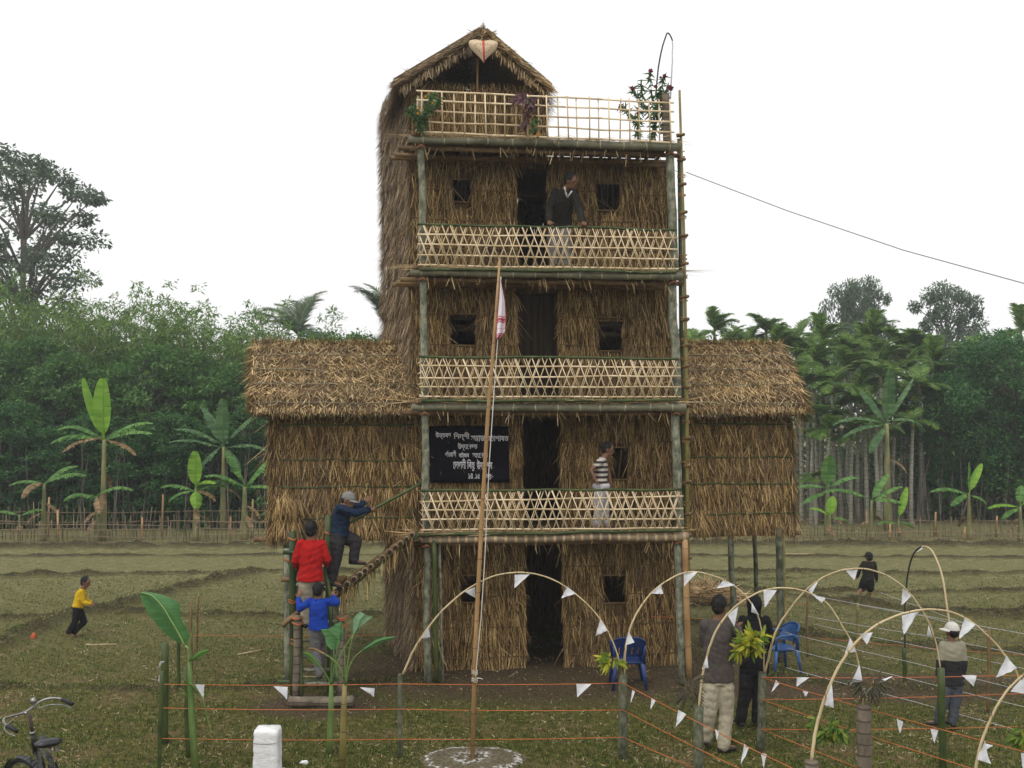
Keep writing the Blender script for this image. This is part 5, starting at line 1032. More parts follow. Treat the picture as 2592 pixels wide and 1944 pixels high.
fl4 = [((330, 530), (400, 562), (290, 582), 11.15, 'third pennant from the left ' + H2), ((500, 665), (497, 725), (545, 742), 11.18, 'lowest right pennant ' + H2), ((418, 690), (355, 740), (395, 812), 9.76, 'second pennant from the left ' + H3), ((570, 590), (648, 592), (578, 698), 9.76, 'pennant at the crown ' + H3),
       ((232, 985), (200, 1065), (240, 1058), 9.76, 'lowest left pennant ' + H3), ((860, 615), (940, 640), (920, 668), 9.76, 'crumpled pennant right of the crown ' + H3), ((1090, 875), (1060, 970), (1125, 962), 9.76, 'fourth pennant from the left ' + H3), ((1145, 1040), (1090, 1158), (1165, 1140), 9.76, 'lowest right pennant ' + H3),
       ((900, 535), (838, 590), (860, 615), 11.0, 'left pennant ' + H4), ((1065, 475), (1135, 470), (1115, 532), 10.95, 'pennant at the crown ' + H4), ((1405, 580), (1460, 620), (1400, 682), 10.8, 'third pennant from the left ' + H4), ((1560, 800), (1550, 860), (1582, 868), 10.7, 'lowest right pennant ' + H4),
       ((980, 1150), (930, 1280), (992, 1298), 8.2, 'lowest left pennant ' + H5), ((1225, 845), (1150, 855), (1190, 918), 8.2, 'second pennant from the left ' + H5), ((1400, 745), (1500, 720), (1412, 858), 8.2, 'large pennant at the crown ' + H5), ((1775, 760), (1838, 798), (1745, 885), 8.2, 'pennant above the white cap ' + H5), ((2030, 985), (2085, 1060), (1968, 1118), 8.2, 'lowest right pennant ' + H5),
       ((2052, 1200), (2133, 1110), (2150, 1215), 7.6, 'large pennant on the hoop cut off at the right edge'), ((1900, 1495), (1925, 1630), (1855, 1610), 7.6, 'lowest pennant on the hoop cut off at the right edge'),
       ((645, 1130), (665, 1150), (618, 1205), 11.0, 'narrow pennant right of the mossy post'), ((770, 1115), (845, 1115), (770, 1170), 11.12, 'pennant on the upper cord right of the mossy post'), ((805, 1195), (840, 1200), (822, 1230), 10.7, 'tiny square scrap of pennant right of the mossy post'), ((1280, 1118), (1345, 1108), (1265, 1155), 11.15, 'pennant on the cord behind the dark strappy leaves'),
       ((1760, 1102), (1848, 1102), (1832, 1168), 11.2, 'pennant on the cord right of the boy in the white cap'), ((1370, 1365), (1405, 1380), (1388, 1450), 9.9, 'folded pennant right of the fat ringed post'), ((1572, 1425), (1615, 1430), (1595, 1510), 9.5, 'folded pennant left of the bright green post low down'), ((1895, 1508), (1942, 1525), (1910, 1545), 9.1, 'small pennant right of the bright green post low down'),
       ((455, 1515), (482, 1535), (435, 1635), 8.9, 'long pennant below the grey trousers'), ((555, 1570), (585, 1575), (572, 1659), 8.8, 'narrow pennant right of the long one below the grey trousers'), ((280, 1425), (300, 1440), (290, 1490), 9.3, 'small pennant across the pale trousers'), ((1485, 365), (1530, 325), (1520, 345), 13.2, 'sliver of pennant at the top of the tall narrow hoop'), ((2115, 1570), (2150, 1570), (2130, 1680), 8.7, 'pennant at the bottom right corner')]
for a, b, c, Yy, lb in fl4: pennant([pz4(*a), pz4(*b), pz4(*c)], Yy, 'white paper ' + lb)
pennant([(417, 1673), (401, 1690), (404, 1676)], 11.4, 'curled white strip of paper near the top of the thick green post'); pennant([(407, 1702), (400, 1735), (404, 1716)], 10.8, 'narrow white paper strip hanging on the thin left post')
# bouquets of leaves tied to the posts
MT.update(croton=leafmat('croton', (.08, .16, .01), (.46, .42, .03), c3=(.70, .52, .06), tr=.3, sc_=3), croton_g=leafmat('croton_g', (.04, .10, .015), (.20, .26, .03), c3=(.5, .38, .05), tr=.3, sc_=3), strap=leafmat('strap', (.030, .035, .02), (.10, .085, .05), c3=(.12, .13, .05), tr=.1, sc_=3), redleaf=leafmat('redleaf', (.06, .025, .03), (.15, .06, .07), tr=.2, sc_=3),
          flower_red=mat('flower_red', (.12, .008, .02), (.28, .02, .05), 20, .8), marigold=mat('marigold', (.60, .22, .01), (.75, .36, .02), 20, .8), green_leaf=leafmat('green_leaf', (.03, .08, .02), (.09, .16, .04)))
def bouquet(c, R0, n, L, W, m, label, cat='leaf bunch', down=.3, seed=1, sx=1.4, stems=True):
    r = np.random.default_rng(seed); c = np.array(c, float); t = thing('leaf_bouquet', label, cat, c, 'bunches of leaves tied to the posts'); M = MB(); S = MB(); k = max(3, n // 14)
    hubs = r.normal(0, 1, (k, 3)); hubs /= np.linalg.norm(hubs, axis=1)[:, None]; hubs = hubs * R0 * r.uniform(.3, .9, (k, 1)) * [sx, .6, .8]
    for h in hubs: S.tube([c * 0 + c, c + h * .5 + [0, 0, .03], c + h], [.006, .005, .003], 5)
    hi = r.integers(0, k, n); root = c + hubs[hi] * r.uniform(.6, 1.0, (n, 1)); d = hubs[hi] / (np.linalg.norm(hubs[hi], axis=1)[:, None]) * .7 + r.normal(0, .6, (n, 3)); d[:, 2] -= down
    d /= np.linalg.norm(d, axis=1)[:, None]; nn = r.normal(0, .4, (n, 3)); nn[:, 1] -= .7; nn[:, 2] += .5; nn /= np.linalg.norm(nn, axis=1)[:, None]; s_ = np.cross(d, nn); s_ /= np.linalg.norm(s_, axis=1)[:, None]; nn = np.cross(s_, d)
    Lc = (L * r.uniform(.6, 1.2, n))[:, None]; Wc = (W * r.uniform(.7, 1.2, n))[:, None]
    V = np.stack([root, root + d * Lc * .35 - s_ * Wc * .45 + nn * .01, root + d * Lc * .35 + s_ * Wc * .45 + nn * .01, root + d * Lc * .7 - s_ * Wc * .42 - nn * .0, root + d * Lc * .7 + s_ * Wc * .42, root + d * Lc - nn * Lc * .15], 1).reshape(-1, 3); b = np.arange(n) * 6
    M.add(V, np.stack([b + 1, b + 2, b + 4, b + 3], 1), np.concatenate([np.stack([b, b + 2, b + 1], 1), np.stack([b + 3, b + 4, b + 5], 1)])); M.build('leaves', MT[m], t); S.build('twigs', MT['tread'], t); return t
bouquet(P(1552, 1672, 10.95), .15, 90, .13, .034, 'croton', 'yellow-green leaf bunch tied to the trunk post before the blue chair', seed=5)
bouquet(P(1905, 1635, 11.1), .24, 210, .14, .036, 'croton', 'large yellow and green leaf bunch beside the hooded person', seed=6, sx=1.3)
bouquet(P(2105, 1840, 8.4), .17, 190, .10, .032, 'croton_g', 'green and yellow leaf bunch on the foot of the nearest big hoop', seed=7, sx=1.2)
bouquet(P(2205, 1735, 9.7), .17, 120, .20, .013, 'strap', 'drooping bunch of dark strappy leaves on the fat ringed post', seed=8, down=.9)
bouquet(P(1745, 1745, 9.8), .15, 90, .19, .013, 'strap', 'dark spiky leaf bunch left of the man in the grey sweater', seed=9, down=.4)
bouquet(P(2600, 1850, 8.2), .16, 120, .11, .030, 'croton_g', 'leaf bunch half cut off by the right edge of the view', seed=10)
# plants on the roof terrace
def stemplant(label, stems, m, flowers, Yy, seed, nm='flowering_plant', rr=.028, leafn=9, ll=.10):
    r = np.random.default_rng(seed); b = PD(*stems[0][0], Yy); t = thing(nm, label, 'plant', b); S = MB(); M = MB(); 
    for st in stems:
        q = spline([PD(x, y, Yy + r.normal(0, .06)) for x, y in st], 14); S.tube(q, np.linspace(.009, .004, 14), 5); n = leafn * len(st); k = r.integers(2, 14, n); root = q[k]
        d = r.normal(0, .7, (n, 3)); d[:, 2] -= .5; M.blades(root, d, r.uniform(.6, 1.2, n) * ll, r.uniform(.018, .034, n), np.tile([0, -1., .3], (n, 1)), .01, .2)
    S.build('stems', MT['green_bamboo'], t); M.build('leaves', MT[m], t)
    for (x, y, s, mm) in flowers:
        Fm = MB(); c = PD(x, y, Yy - .03); n = 40; d = r.normal(0, 1, (n, 3)); d /= np.linalg.norm(d, axis=1)[:, None]; Fm.ell(c, (rr * s * .7,) * 3, nu=8, nv=6); Fm.blades(c + d * rr * s * .4, d + r.normal(0, .3, (n, 3)), np.full(n, rr * s * .8), np.full(n, rr * s * .5), np.cross(d, r.normal(0, 1, (n, 3))), .003, .6); Fm.build('flower', MT[mm], t)
def d1(x, y): return ((900 + x / 2.37) / K, (y / 2.37) / K)
stemplant('plant with drooping dark leaves and deep red flowers at the right terrace corner', [[d1(1800, 860), d1(1790, 700), d1(1775, 560), d1(1768, 440)], [d1(1850, 850), d1(1840, 680), d1(1850, 560), d1(1885, 520)], [d1(1800, 800), d1(1740, 640), d1(1690, 580), d1(1665, 530)], [d1(1700, 840), d1(1680, 720), d1(1620, 660), d1(1590, 640)], [d1(1800, 700), d1(1820, 560), d1(1840, 500), d1(1850, 455)], [d1(1690, 850), d1(1700, 720), d1(1720, 600), d1(1715, 480)], [d1(1760, 860), d1(1800, 760), d1(1810, 640), d1(1830, 580)]], 'green_leaf',
          [(*d1(1770, 425), 1.2, 'flower_red'), (*d1(1768, 450), 1, 'flower_red'), (*d1(1855, 457), 1.2, 'flower_red'), (*d1(1830, 465), .7, 'flower_red'), (*d1(1890, 528), 1.4, 'flower_red'), (*d1(1660, 530), 1.2, 'flower_red'), (*d1(1590, 636), 1.2, 'flower_red'), (*d1(1800, 520), .9, 'flower_red'), (*d1(1690, 678), .7, 'flower_red'), (*d1(1830, 600), .9, 'flower_red'), (*d1(1755, 470), .7, 'flower_red')], 14.5, 31, leafn=16, ll=.12)
stemplant('marigold plant with orange flowers tied to the left terrace corner', [[d1(385, 800), d1(375, 700), d1(350, 640)], [d1(400, 780), d1(430, 640), d1(460, 560)], [d1(390, 740), d1(340, 680), d1(315, 660)], [d1(400, 700), d1(470, 640), d1(500, 600)]], 'green_leaf', [(*d1(382, 650), .6, 'marigold'), (*d1(440, 560), .6, 'marigold'), (*d1(372, 680), .6, 'marigold'), (*d1(505, 610), .6, 'marigold'), (*d1(420, 580), .6, 'marigold'), (*d1(330, 700), .5, 'marigold'), (*d1(460, 620), .5, 'marigold')], 13.75, 32, leafn=26, ll=.10)
stemplant('marigold sprig with orange heads hung on the lattice near the hut corner', [[d1(1060, 690), d1(1070, 760), d1(1090, 820)], [d1(1075, 690), d1(1085, 740), d1(1050, 780)]], 'green_leaf', [(*d1(1082, 757), .7, 'marigold'), (*d1(1092, 805), .8, 'marigold'), (*d1(1060, 700), .5, 'marigold')], 13.8, 33, leafn=12, ll=.07)
stemplant('purplish red leafy spray tucked into the top of the roof lattice', [[d1(1060, 640), d1(1020, 600), d1(960, 590)], [d1(1050, 640), d1(1040, 590), d1(1000, 575)], [d1(1010, 760), d1(1020, 720), d1(1040, 640)]], 'redleaf', [], 13.8, 34, leafn=14, ll=.15)
# ================================================================ foreground young bananas
def bigleaf(M, rib, tip, left, right, Ys, fold=.02, n=26, Mr=None):   # leaf blade between outline rails given in photo pixels
    rb = spline([P(x, y, Yy) for (x, y), Yy in zip(rib, Ys)], n); lf = spline([P(x, y, Yy + fold) for (x, y), Yy in zip(left, Ys)], n); rt_ = spline([P(x, y, Yy + fold) for (x, y), Yy in zip(right, Ys)], n)
    (Mr or M).tube(rb + [0, -.004, 0], np.linspace(.011, .003, n), 6); V = []
    for i in range(n):
        for f in (0, .33, .66, 1): V.append(lf[i] * (1 - f) + rb[i] * f + np.array([0, 0.012 * math.sin(f * PI) * (1 + .5 * math.sin(i * 1.9)), 0]))
        for f in (.33, .66, 1): V.append(rb[i] * (1 - f) + rt_[i] * f + np.array([0, 0.012 * math.sin(f * PI) * (1 + .5 * math.sin(i * 2.3)), 0]))
    M.add(V, [[i * 7 + j, i * 7 + j + 1, (i + 1) * 7 + j + 1, (i + 1) * 7 + j] for i in range(n - 1) for j in range(6)])
def z5b(x, y): return (340 + x / 3.576, 1480 + y / 3.576)
def z7(x, y): return (700 + x / 3.577, 1480 + y / 3.577)
MT['fore_leaf'] = mat('fore_leaf', (.06, .17, .05), (.11, .26, .085), 3, .45, stretch=(1, 1, 9), bump=.35, transl=.3, pos=(.3, .7)); MT['stem_green'] = mat('stem_green', (.07, .14, .03), (.20, .26, .08), 5, .5, stretch=(1, 1, .3), bump=.2); MT['rib'] = mat('rib', (.22, .34, .10), (.3, .42, .14), 4, .5)
yb_ = thing('young_banana_plant', 'young banana plant with one huge green leaf tied to the stakes at left', 'banana plant', G(495, 1944 + 10), 'young bananas planted as gate decorations'); Yf = 10.5
tubeobj('pseudostem', [P(496, 1958, Yf), P(487, 1840, Yf), P(482, 1740, Yf), P(479, 1640, Yf)], [.040, .036, .03, .014], 'stem_green', yb_, 10)
M = MB(); rib_ = [z5b(*p) for p in ((455, 552), (400, 440), (330, 320), (250, 190), (160, 100), (60, 70))]; lf_ = [z5b(*p) for p in ((440, 545), (330, 480), (200, 355), (120, 250), (75, 160), (48, 95))]; rt_ = [z5b(*p) for p in ((508, 462), (470, 395), (420, 290), (410, 175), (300, 108), (100, 60))]
Mr = MB(); bigleaf(M, rib_, None, lf_, rt_, [10.5, 10.45, 10.4, 10.38, 10.4, 10.45], .05, Mr=Mr); lfo = M.build('leaf', MT['fore_leaf'], yb_, smooth=True); Mr.tube(spline([P(479, 1650, Yf), P(475, 1640, Yf), P(*z5b(455, 552), 10.5)], 8), .011, 6); Mr.build('midrib', MT['rib'], lfo, smooth=True)
M = MB(); bigleaf(M, [z5b(*p) for p in ((520, 680), (560, 650), (600, 620), (675, 590))], None, [z5b(*p) for p in ((515, 670), (550, 625), (610, 592), (672, 582))], [z5b(*p) for p in ((525, 690), (575, 668), (625, 640), (680, 600))], [10.5] * 4, .02); M.build('leaf', MT['banana_leaf'], yb_, smooth=True)
for pp, r in (([(500, 690), (497, 600), (520, 450), (558, 350)], .014), ([(490, 885), (560, 940), (620, 1040), (660, 1200), (708, 1370)], .009), ([(470, 1010), (440, 960), (405, 940)], .008), ([(475, 880), (440, 830), (415, 790)], .008)):
    tubeobj('leaf_stalk', spline([P(*z5b(*p), 10.47) for p in pp], 14), [r, r * .7, r * .5], 'stem_green', yb_, 6)
def young(label, base, stem, leavs, stalks, Yy):
    t = thing('young_banana_plant', label, 'banana plant', G(*base), 'young bananas planted as gate decorations'); tubeobj('pseudostem', [P(*z7(*p), Yy) for p in stem], [.038, .036, .032, .022], 'yellow_bamboo' if 'yellowish' in label else 'stem_green', t, 10)
    for (rib, lf, rt_, mt) in leavs: M = MB(); bigleaf(M, [z7(*p) for p in rib], None, [z7(*p) for p in lf], [z7(*p) for p in rt_], [Yy + .02 * i for i in range(len(rib))], .02, n=14); M.build('leaf', MT[mt], t, smooth=True)
    for pp in stalks: tubeobj('leaf_stalk', spline([P(*z7(*p), Yy - .02) for p in pp], 12), [.013, .009, .006], 'stem_green', t, 6)
young('green young banana plant right of the ladder with a broken drooping leaf', (838, 1905), [(475, 1535), (488, 1350), (492, 1150), (495, 900)],
      [([(520, 590), (520, 520), (500, 450), (470, 400)], [(490, 585), (450, 540), (440, 480), (400, 405)], [(550, 580), (580, 520), (590, 440), (510, 370)], 'fore_leaf'), ([(560, 500), (575, 440), (575, 390), (580, 335)], [(530, 470), (500, 420), (520, 370), (575, 332)], [(595, 480), (605, 420), (602, 380), (590, 335)], 'fore_leaf'),
       ([(400, 745), (350, 690), (300, 640), (240, 612)], [(390, 748), (330, 705), (280, 655), (235, 612)], [(405, 735), (350, 665), (310, 620), (245, 608)], 'banana_leaf')],
      [[(495, 900), (500, 760), (515, 660), (520, 590)], [(490, 890), (450, 820), (400, 745)], [(495, 900), (530, 700), (565, 500)]], 11.15)
MT['leafpale'] = mat('leafpale', (.14, .26, .13), (.22, .36, .20), 4, .45, transl=.3, bump=.2)
young('yellowish-stemmed young banana plant right of the ladder with upright leaves', (865, 1960), [(590, 1700), (605, 1400), (608, 1150), (618, 900)],
      [([(695, 455), (735, 380), (760, 310), (800, 270)], [(690, 440), (692, 370), (700, 300), (755, 242)], [(710, 440), (770, 370), (820, 330), (872, 292)], 'leafpale'), ([(770, 600), (850, 550), (940, 505), (1070, 478)], [(765, 595), (840, 535), (930, 480), (1065, 465)], [(785, 600), (865, 570), (950, 525), (1070, 488)], 'fore_leaf'),
       ([(440, 630), (380, 600), (340, 580), (285, 575)], [(435, 635), (375, 612), (330, 592), (285, 580)], [(445, 620), (390, 590), (340, 570), (285, 570)], 'banana_dry')],
      [[(620, 900), (640, 750), (670, 550), (695, 455)], [(625, 900), (660, 740), (710, 650), (770, 600)], [(615, 850), (560, 730), (500, 670), (440, 630)], [(625, 880), (620, 700), (615, 560)], [(560, 870), (540, 760), (600, 600), (690, 460)]], 10.5)
# ================================================================ chairs, wrapped block, litter, straw heap, bicycle
MT['blue_plastic'] = mat('blue_plastic', (.005, .020, .10), (.012, .040, .15), 9, .45, spec=.5); MT['blue_plastic2'] = mat('blue_plastic_pale', (.012, .055, .17), (.03, .10, .26), 9, .45, spec=.5)
def chair(c, rz, label, m, s=1.0):
    t = thing('plastic_chair', label, 'chair', c, 'blue plastic chairs'); ca, sa = math.cos(rz), math.sin(rz); rot = np.array([[ca, -sa, 0], [sa, ca, 0], [0, 0, 1]]); c = np.array(c, float)
    f = lambda a: (np.asarray(a).reshape(-1, 3) * s) @ rot.T + c      # local: x right, y = backrest side, z up
    for sx_ in (-1, 1):
        for sy_ in (-1, 1):
            M = MB(); top = np.array([sx_ * .20, sy_ * .19, .40]); bt = np.array([sx_ * .25, sy_ * .25, 0]); M.loft([(bt, [.018, 0, 0], [0, .018, 0]), ((top + bt) / 2, [.030, 0, 0], [0, .026, 0]), (top, [.042, 0, 0], [0, .036, 0])], 8); M.map(f); M.build('leg', m, t, smooth=True)
    M = MB(); V = []; nn = 10
    for k in (0, 1):
        for i in range(nn):
            for j in range(nn):
                x = -1 + 2 * i / (nn - 1); y = -1 + 2 * j / (nn - 1); q = 1 - .10 * (abs(x) ** 6 + abs(y) ** 6); V.append([x * .23 * q, y * .22 * q, .42 - .02 * (1 - x * x) * (1 - y * y) + (-.02 if k else 0) - .02 * (abs(x) ** 6)])
    Q = [[i * nn + j, (i + 1) * nn + j, (i + 1) * nn + j + 1, i * nn + j + 1] for i in range(nn - 1) for j in range(nn - 1)]; M.add(V, Q + [[nn * nn + a for a in q[::-1]] for q in Q]); M.tube([[x * .215, y * .205, .405] for x, y in ((-1, -1), (1, -1), (1, 1), (-1, 1), (-1, -1))], .02, 6); M.map(f); M.build('seat', m, t, smooth=True)
    M = MB(); V = []; na, nh = 18, 9
    for k in (0, .012):
        for j in range(nh):
            for i in range(na):
                a = -1.15 + 2.3 * i / (na - 1); h = j / (nh - 1); top = .80 - .10 * abs(a / 1.15) ** 2.4; z = .50 + (top - .50) * h; rad = .235 + .03 * h; V.append([math.sin(a) * (rad + k), .02 + math.cos(a) * (rad + k - .02) * .9 + .07 * h, z])
    Q = [[j * na + i, j * na + i + 1, (j + 1) * na + i + 1, (j + 1) * na + i] for j in range(nh - 1) for i in range(na - 1) if not (j in (1, 2, 3) and i % 3 == 1 and 2 < i < 16)]; off = na * nh
    M.add(V, Q + [[off + a for a in q[::-1]] for q in Q]); M.tube([V[(nh - 1) * na + i] for i in range(na)], .016, 6)
    M.map(f); M.build('backrest', m, t, smooth=True)
    for sx_ in (-1, 1):
        M = MB(); M.loft([((sx_ * .215, .20, .40), [.03, 0, 0], [0, .03, 0]), ((sx_ * .225, .19, .60), [.022, 0, 0], [0, .035, 0]), ((sx_ * .235, .14, .66), [.024, 0, 0], [0, .05, 0])], 8); M.tube([[sx_ * .225, .16, .65], [sx_ * .25, 0, .655], [sx_ * .245, -.16, .64], [sx_ * .23, -.21, .60], [sx_ * .215, -.20, .42]], [.024, .024, .022, .02, .024], 8); M.map(f); M.build('armrest', m, t, smooth=True)
cb = G(1594, 1748); chair((cb[0], cb[1] + .22, gz(cb[0], cb[1])), math.pi, 'dark blue plastic armchair facing the tower, its back to the viewer', MT['blue_plastic'], .92)
cb = G(1985, 1712); chair((cb[0], cb[1] + .2, gz(cb[0], cb[1])), R(-75), 'brighter blue plastic armchair seen from the side behind the right wing post', MT['blue_plastic2'], .86)
# white wrapped block
MT['wrap'] = mat('wrap', (.66, .66, .66), (.80, .80, .80), 6, .6, stretch=(1, 1, 2.0), bump=.5, bscale=14)
bc = P(677, 1941, 10.55); t = thing('wrapped_block', 'upright block wrapped in white cloth standing on crumpled sheeting at the bottom edge', 'wrapped block', (bc[0], bc[1], 0)); M = MB(); cs = []
for i, z in enumerate(np.linspace(.0, .47, 18)):
    w_ = .136 - .010 * z / .47 + .002 * math.sin(i * 2.1); cs.append((np.array([bc[0] + .002 * math.sin(i), bc[1], z]), w_ * (.94 if i == 17 else 1), .115 * (.94 if i == 17 else 1)))
n = 40; V = []
for c, a, b in cs:
    for j in range(n):
        th = 2 * PI * j / n; ct, st = math.cos(th), math.sin(th); rr_ = (abs(ct) ** 9 + abs(st) ** 9) ** (-1 / 9.); V.append([c[0] + a * ct * rr_ + rg.normal(0, .0015), c[1] + b * st * rr_ + rg.normal(0, .0015), c[2] + rg.normal(0, .001)])
m_ = len(cs); top0 = len(V); V.append([bc[0], bc[1], .475]); M.add(V, [[k * n + j, k * n + (j + 1) % n, (k + 1) * n + (j + 1) % n, (k + 1) * n + j] for k in range(m_ - 1) for j in range(n)], [[top0, (m_ - 1) * n + j, (m_ - 1) * n + (j + 1) % n] for j in range(n)])
M.build('wrapping', MT['wrap'], t, smooth=True)
M = MB(); M.tube([[bc[0] + .128 * math.cos(a) * (abs(math.cos(a)) ** 9 + abs(math.sin(a)) ** 9) ** (-1 / 9.), bc[1] + .117 * math.sin(a) * (abs(math.cos(a)) ** 9 + abs(math.sin(a)) ** 9) ** (-1 / 9.), .36 + .02 * math.sin(a)] for a in np.linspace(0, 2 * PI, 30)], .003, 5); M.build('string', MT['grey_wire'], t)
def crumple(name, c, sz, m, label, cat, seed, parent=None):
    r = np.random.default_rng(seed); M = MB(); M.ell(c, sz, nu=18, nv=10); v = M.v[0]; cc = np.array(c); d = v - cc; v[:] = cc + d * (1 + .28 * np.sin(d[:, :1] * 60 + 1) * np.cos(d[:, 1:2] * 70) + r.normal(0, .10, (len(v), 1))); o = M.build(name, m, parent, smooth=False)
    if parent is None: tag(o, label, cat)
    return o
crumple('sheeting', (bc[0] + .02, bc[1] - .02, .01), (.19, .15, .035), MT['wrap'], '', '', 1, t)
MT['green_plastic'] = mat('green_plastic', (.05, .30, .16), (.12, .42, .25), 9, .4); MT['orange_plastic'] = mat('orange_plastic', (.5, .09, .03), (.6, .12, .05), 9, .4)
g_ = P(632, 1936, 10.5); crumple('plastic_scrap', (g_[0], g_[1], .03), (.05, .04, .035), MT['green_plastic'], 'crumpled green plastic against the left of the wrapped block', 'litter', 2)
g_ = G(770, 1935); crumple('crumpled_rag', (g_[0], g_[1], .02), (.06, .03, .02), MT['wrap'], 'small crumpled white rag on the grass right of the wrapped block', 'litter', 3)
g_ = G(84, 1620); crumple('plastic_scrap', (g_[0], g_[1], .05), (.05, .03, .055), MT['orange_plastic'], 'small orange scrap lying near the diagonal bund at far left', 'litter', 4)
# straw heap and brush piles
hp = G(1800, 1535); M = MB(); n = 4200; r = np.random.default_rng(55); u = r.normal(0, .36, (n, 2)) * [1.0, .6]; z = .36 * np.exp(-(u ** 2).sum(1) * 2.2) * r.random(n) ** .3
M.blades(np.stack([hp[0] + u[:, 0], hp[1] + .5 + u[:, 1], z], 1), np.stack([r.normal(0, 1, n), r.normal(0, 1, n), r.normal(.05, .3, n)], 1), r.uniform(.1, .35, n), r.uniform(.006, .014, n), np.stack([r.normal(0, .3, n), -np.ones(n), np.ones(n)], 1) / 1.5, .02)
o = M.build('straw_heap', MT['straw_roof']); tag(o, 'low heap of loose straw and sticks on the field behind the tower corner', 'straw heap')
for i, (x, y, l, a, lb) in enumerate(((255, 1634, .5, .1, 'pale stick lying on the field right of the running boy in yellow'), (650, 1660, .6, 1.4, 'pale stick lying left of the ladder posts'), (770, 1716, .6, -.1, 'thin cane on the bare earth near the ladder foot'), (2030, 1404, .9, .0, 'pale pole lying on the far field right of the wing posts'))):
    g_ = G(x, y); M = MB(); M.tube([[g_[0] - l / 2, g_[1], gz(g_[0] - l / 2, g_[1]) + .02], [g_[0] + l / 2 * math.cos(a), g_[1] + l / 2 * math.sin(a), gz(g_[0] + l / 2, g_[1]) + .025]], .010, 6); o = M.build('stick', MT['hoop']); tag(o, lb, 'stick', 'sticks lying on the field')
# bicycle
MT['bike'] = mat('bike_black', (.010, .011, .014), (.018, .018, .022), 6, .35, spec=.5); MT['chrome'] = mat('chrome', (.18, .175, .165), (.34, .33, .31), 20, .35, metal=.8); MT['rubber'] = mat('rubber', (.008, .008, .010), (.014, .014, .018), 6, .5); MT['rust'] = mat('rust', (.05, .035, .03), (.09, .06, .05), 12, .7)
st0 = P(73, 1811, 8.85); fwd = nrm([-.62, .78, 0]); lat = np.array([fwd[1], -fwd[0], 0]); bb = st0.copy(); bb[2] = 0
bike = thing('bicycle', 'black bicycle with chrome handlebar and rear carrier, cut by the bottom left corner', 'bicycle', bb)
LA = R(11); CL, SL = math.cos(LA), math.sin(LA)
def lean(l, z): return l * CL - (z - 1.12) * SL - 1.12 * 0, z * CL + l * SL + 1.12 * (1 - CL)
def bk(f, l, z):
    l2, z2 = lean(l, z); return bb + fwd * f + lat * l2 + np.array([0, 0, z2])
hf = nrm([-.86, .50, 0]); hl = np.array([hf[1], -hf[0], 0])
def hk(f, l, z):
    d = hf * f + hl * l; return bk(d @ fwd, d @ lat, z)
def bt(name, pts, r, m, parent=bike, n=10): 
    M = MB(); M.tube(np.array(pts), r, n); return M.build(name, MT[m], parent, smooth=True)
fr_ = bt('frame', [bk(0, 0, .93), bk(.06, 0, .74)], .022, 'bike')
for a, b, r in ((bk(.02, 0, .86), bk(-.55, 0, .84), .015), (bk(.05, 0, .76), bk(-.42, 0, .28), .016), (bk(-.42, 0, .28), bk(-.58, 0, .88), .015), (bk(-.42, .05, .28), bk(-.92, .06, .34), .010), (bk(-.56, .03, .82), bk(-.92, .06, .34), .009), (bk(-.42, -.05, .28), bk(-.92, -.06, .34), .010), (bk(-.56, -.03, .82), bk(-.92, -.06, .34), .009)): bt('frame_tube', [a, b], r, 'bike', fr_)
hbar = bt('handlebar', [hk(.04, 0, 1.11), hk(.05, 0, 1.13)], .018, 'chrome'); bt('stem', [bk(0, 0, .92), bk(-.01, 0, 1.12)], .014, 'rust', hbar); bt('headset_ring', [bk(0, 0, .935), bk(0, 0, .955)], .027, 'chrome', hbar)
bar_p = spline([hk(-.16, -.27, 1.12), hk(-.06, -.26, 1.15), hk(.04, -.20, 1.16), hk(.05, 0, 1.13), hk(.04, .20, 1.16), hk(-.06, .26, 1.15), hk(-.16, .27, 1.12)], 30); bt('bar', bar_p, .011, 'chrome', hbar)
for s in (-1, 1):
    bt('grip', [hk(-.10, s * .265, 1.14), hk(-.23, s * .27, 1.105)], .017, 'rubber', hbar); bt('brake_lever', spline([hk(.05, s * .12, 1.11), hk(.02, s * .22, 1.10), hk(-.08, s * .27, 1.085), hk(-.20, s * .275, 1.06)], 14), .006, 'chrome', hbar)
M = MB(); M.ell(hk(.06, .10, 1.19), (.030, .030, .030)); M.build('bell', MT['chrome'], hbar, smooth=True)
bt('fork', [bk(.06, .05, .72), bk(.10, .05, .55), hk(.20, .05, .34)], .011, 'bike'); bt('fork', [bk(.06, -.05, .72), bk(.10, -.05, .55), hk(.20, -.05, .34)], .011, 'bike')
def wheel(c, f, l):
    UPW = nrm(np.array([0, 0, CL]) - lat * SL)
    tt = np.linspace(0, 2 * PI, 49); M = MB(); M.tube([c + f * .325 * math.cos(a) + UPW * .325 * math.sin(a) for a in tt], .019, 8, caps=False); w_ = M.build('wheel', MT['rubber'], bike, smooth=True)
    M = MB(); M.tube([c + f * .302 * math.cos(a) + UPW * .302 * math.sin(a) for a in tt], .009, 6, caps=False); M.build('rim', MT['chrome'], w_, smooth=True)
    M = MB(); M.tube([c - l * .05, c + l * .05], .02, 8)
    for i in range(28): a = 2 * PI * i / 28; M.tube([c + l * (.03 if i % 2 else -.03), c + f * .30 * math.cos(a) + UPW * .30 * math.sin(a)], .0012, 3, caps=False)
    M.build('spokes', MT['chrome'], w_)
    M = MB(); tt = np.linspace(.1, PI * 1.05, 24); q = [c + f * .36 * math.cos(a) + UPW * .36 * math.sin(a) for a in tt]
    for a, b, ta in zip(q[:-1], q[1:], tt): M.bar(a, b + (b - a) * .1, .055, .003, (a + b) / 2 - c)
    M.build('mudguard', MT['bike'], w_, smooth=True)
wheel(hk(.22, 0, .335), hf, hl); wheel(bk(-.92, 0, .335), fwd, lat)
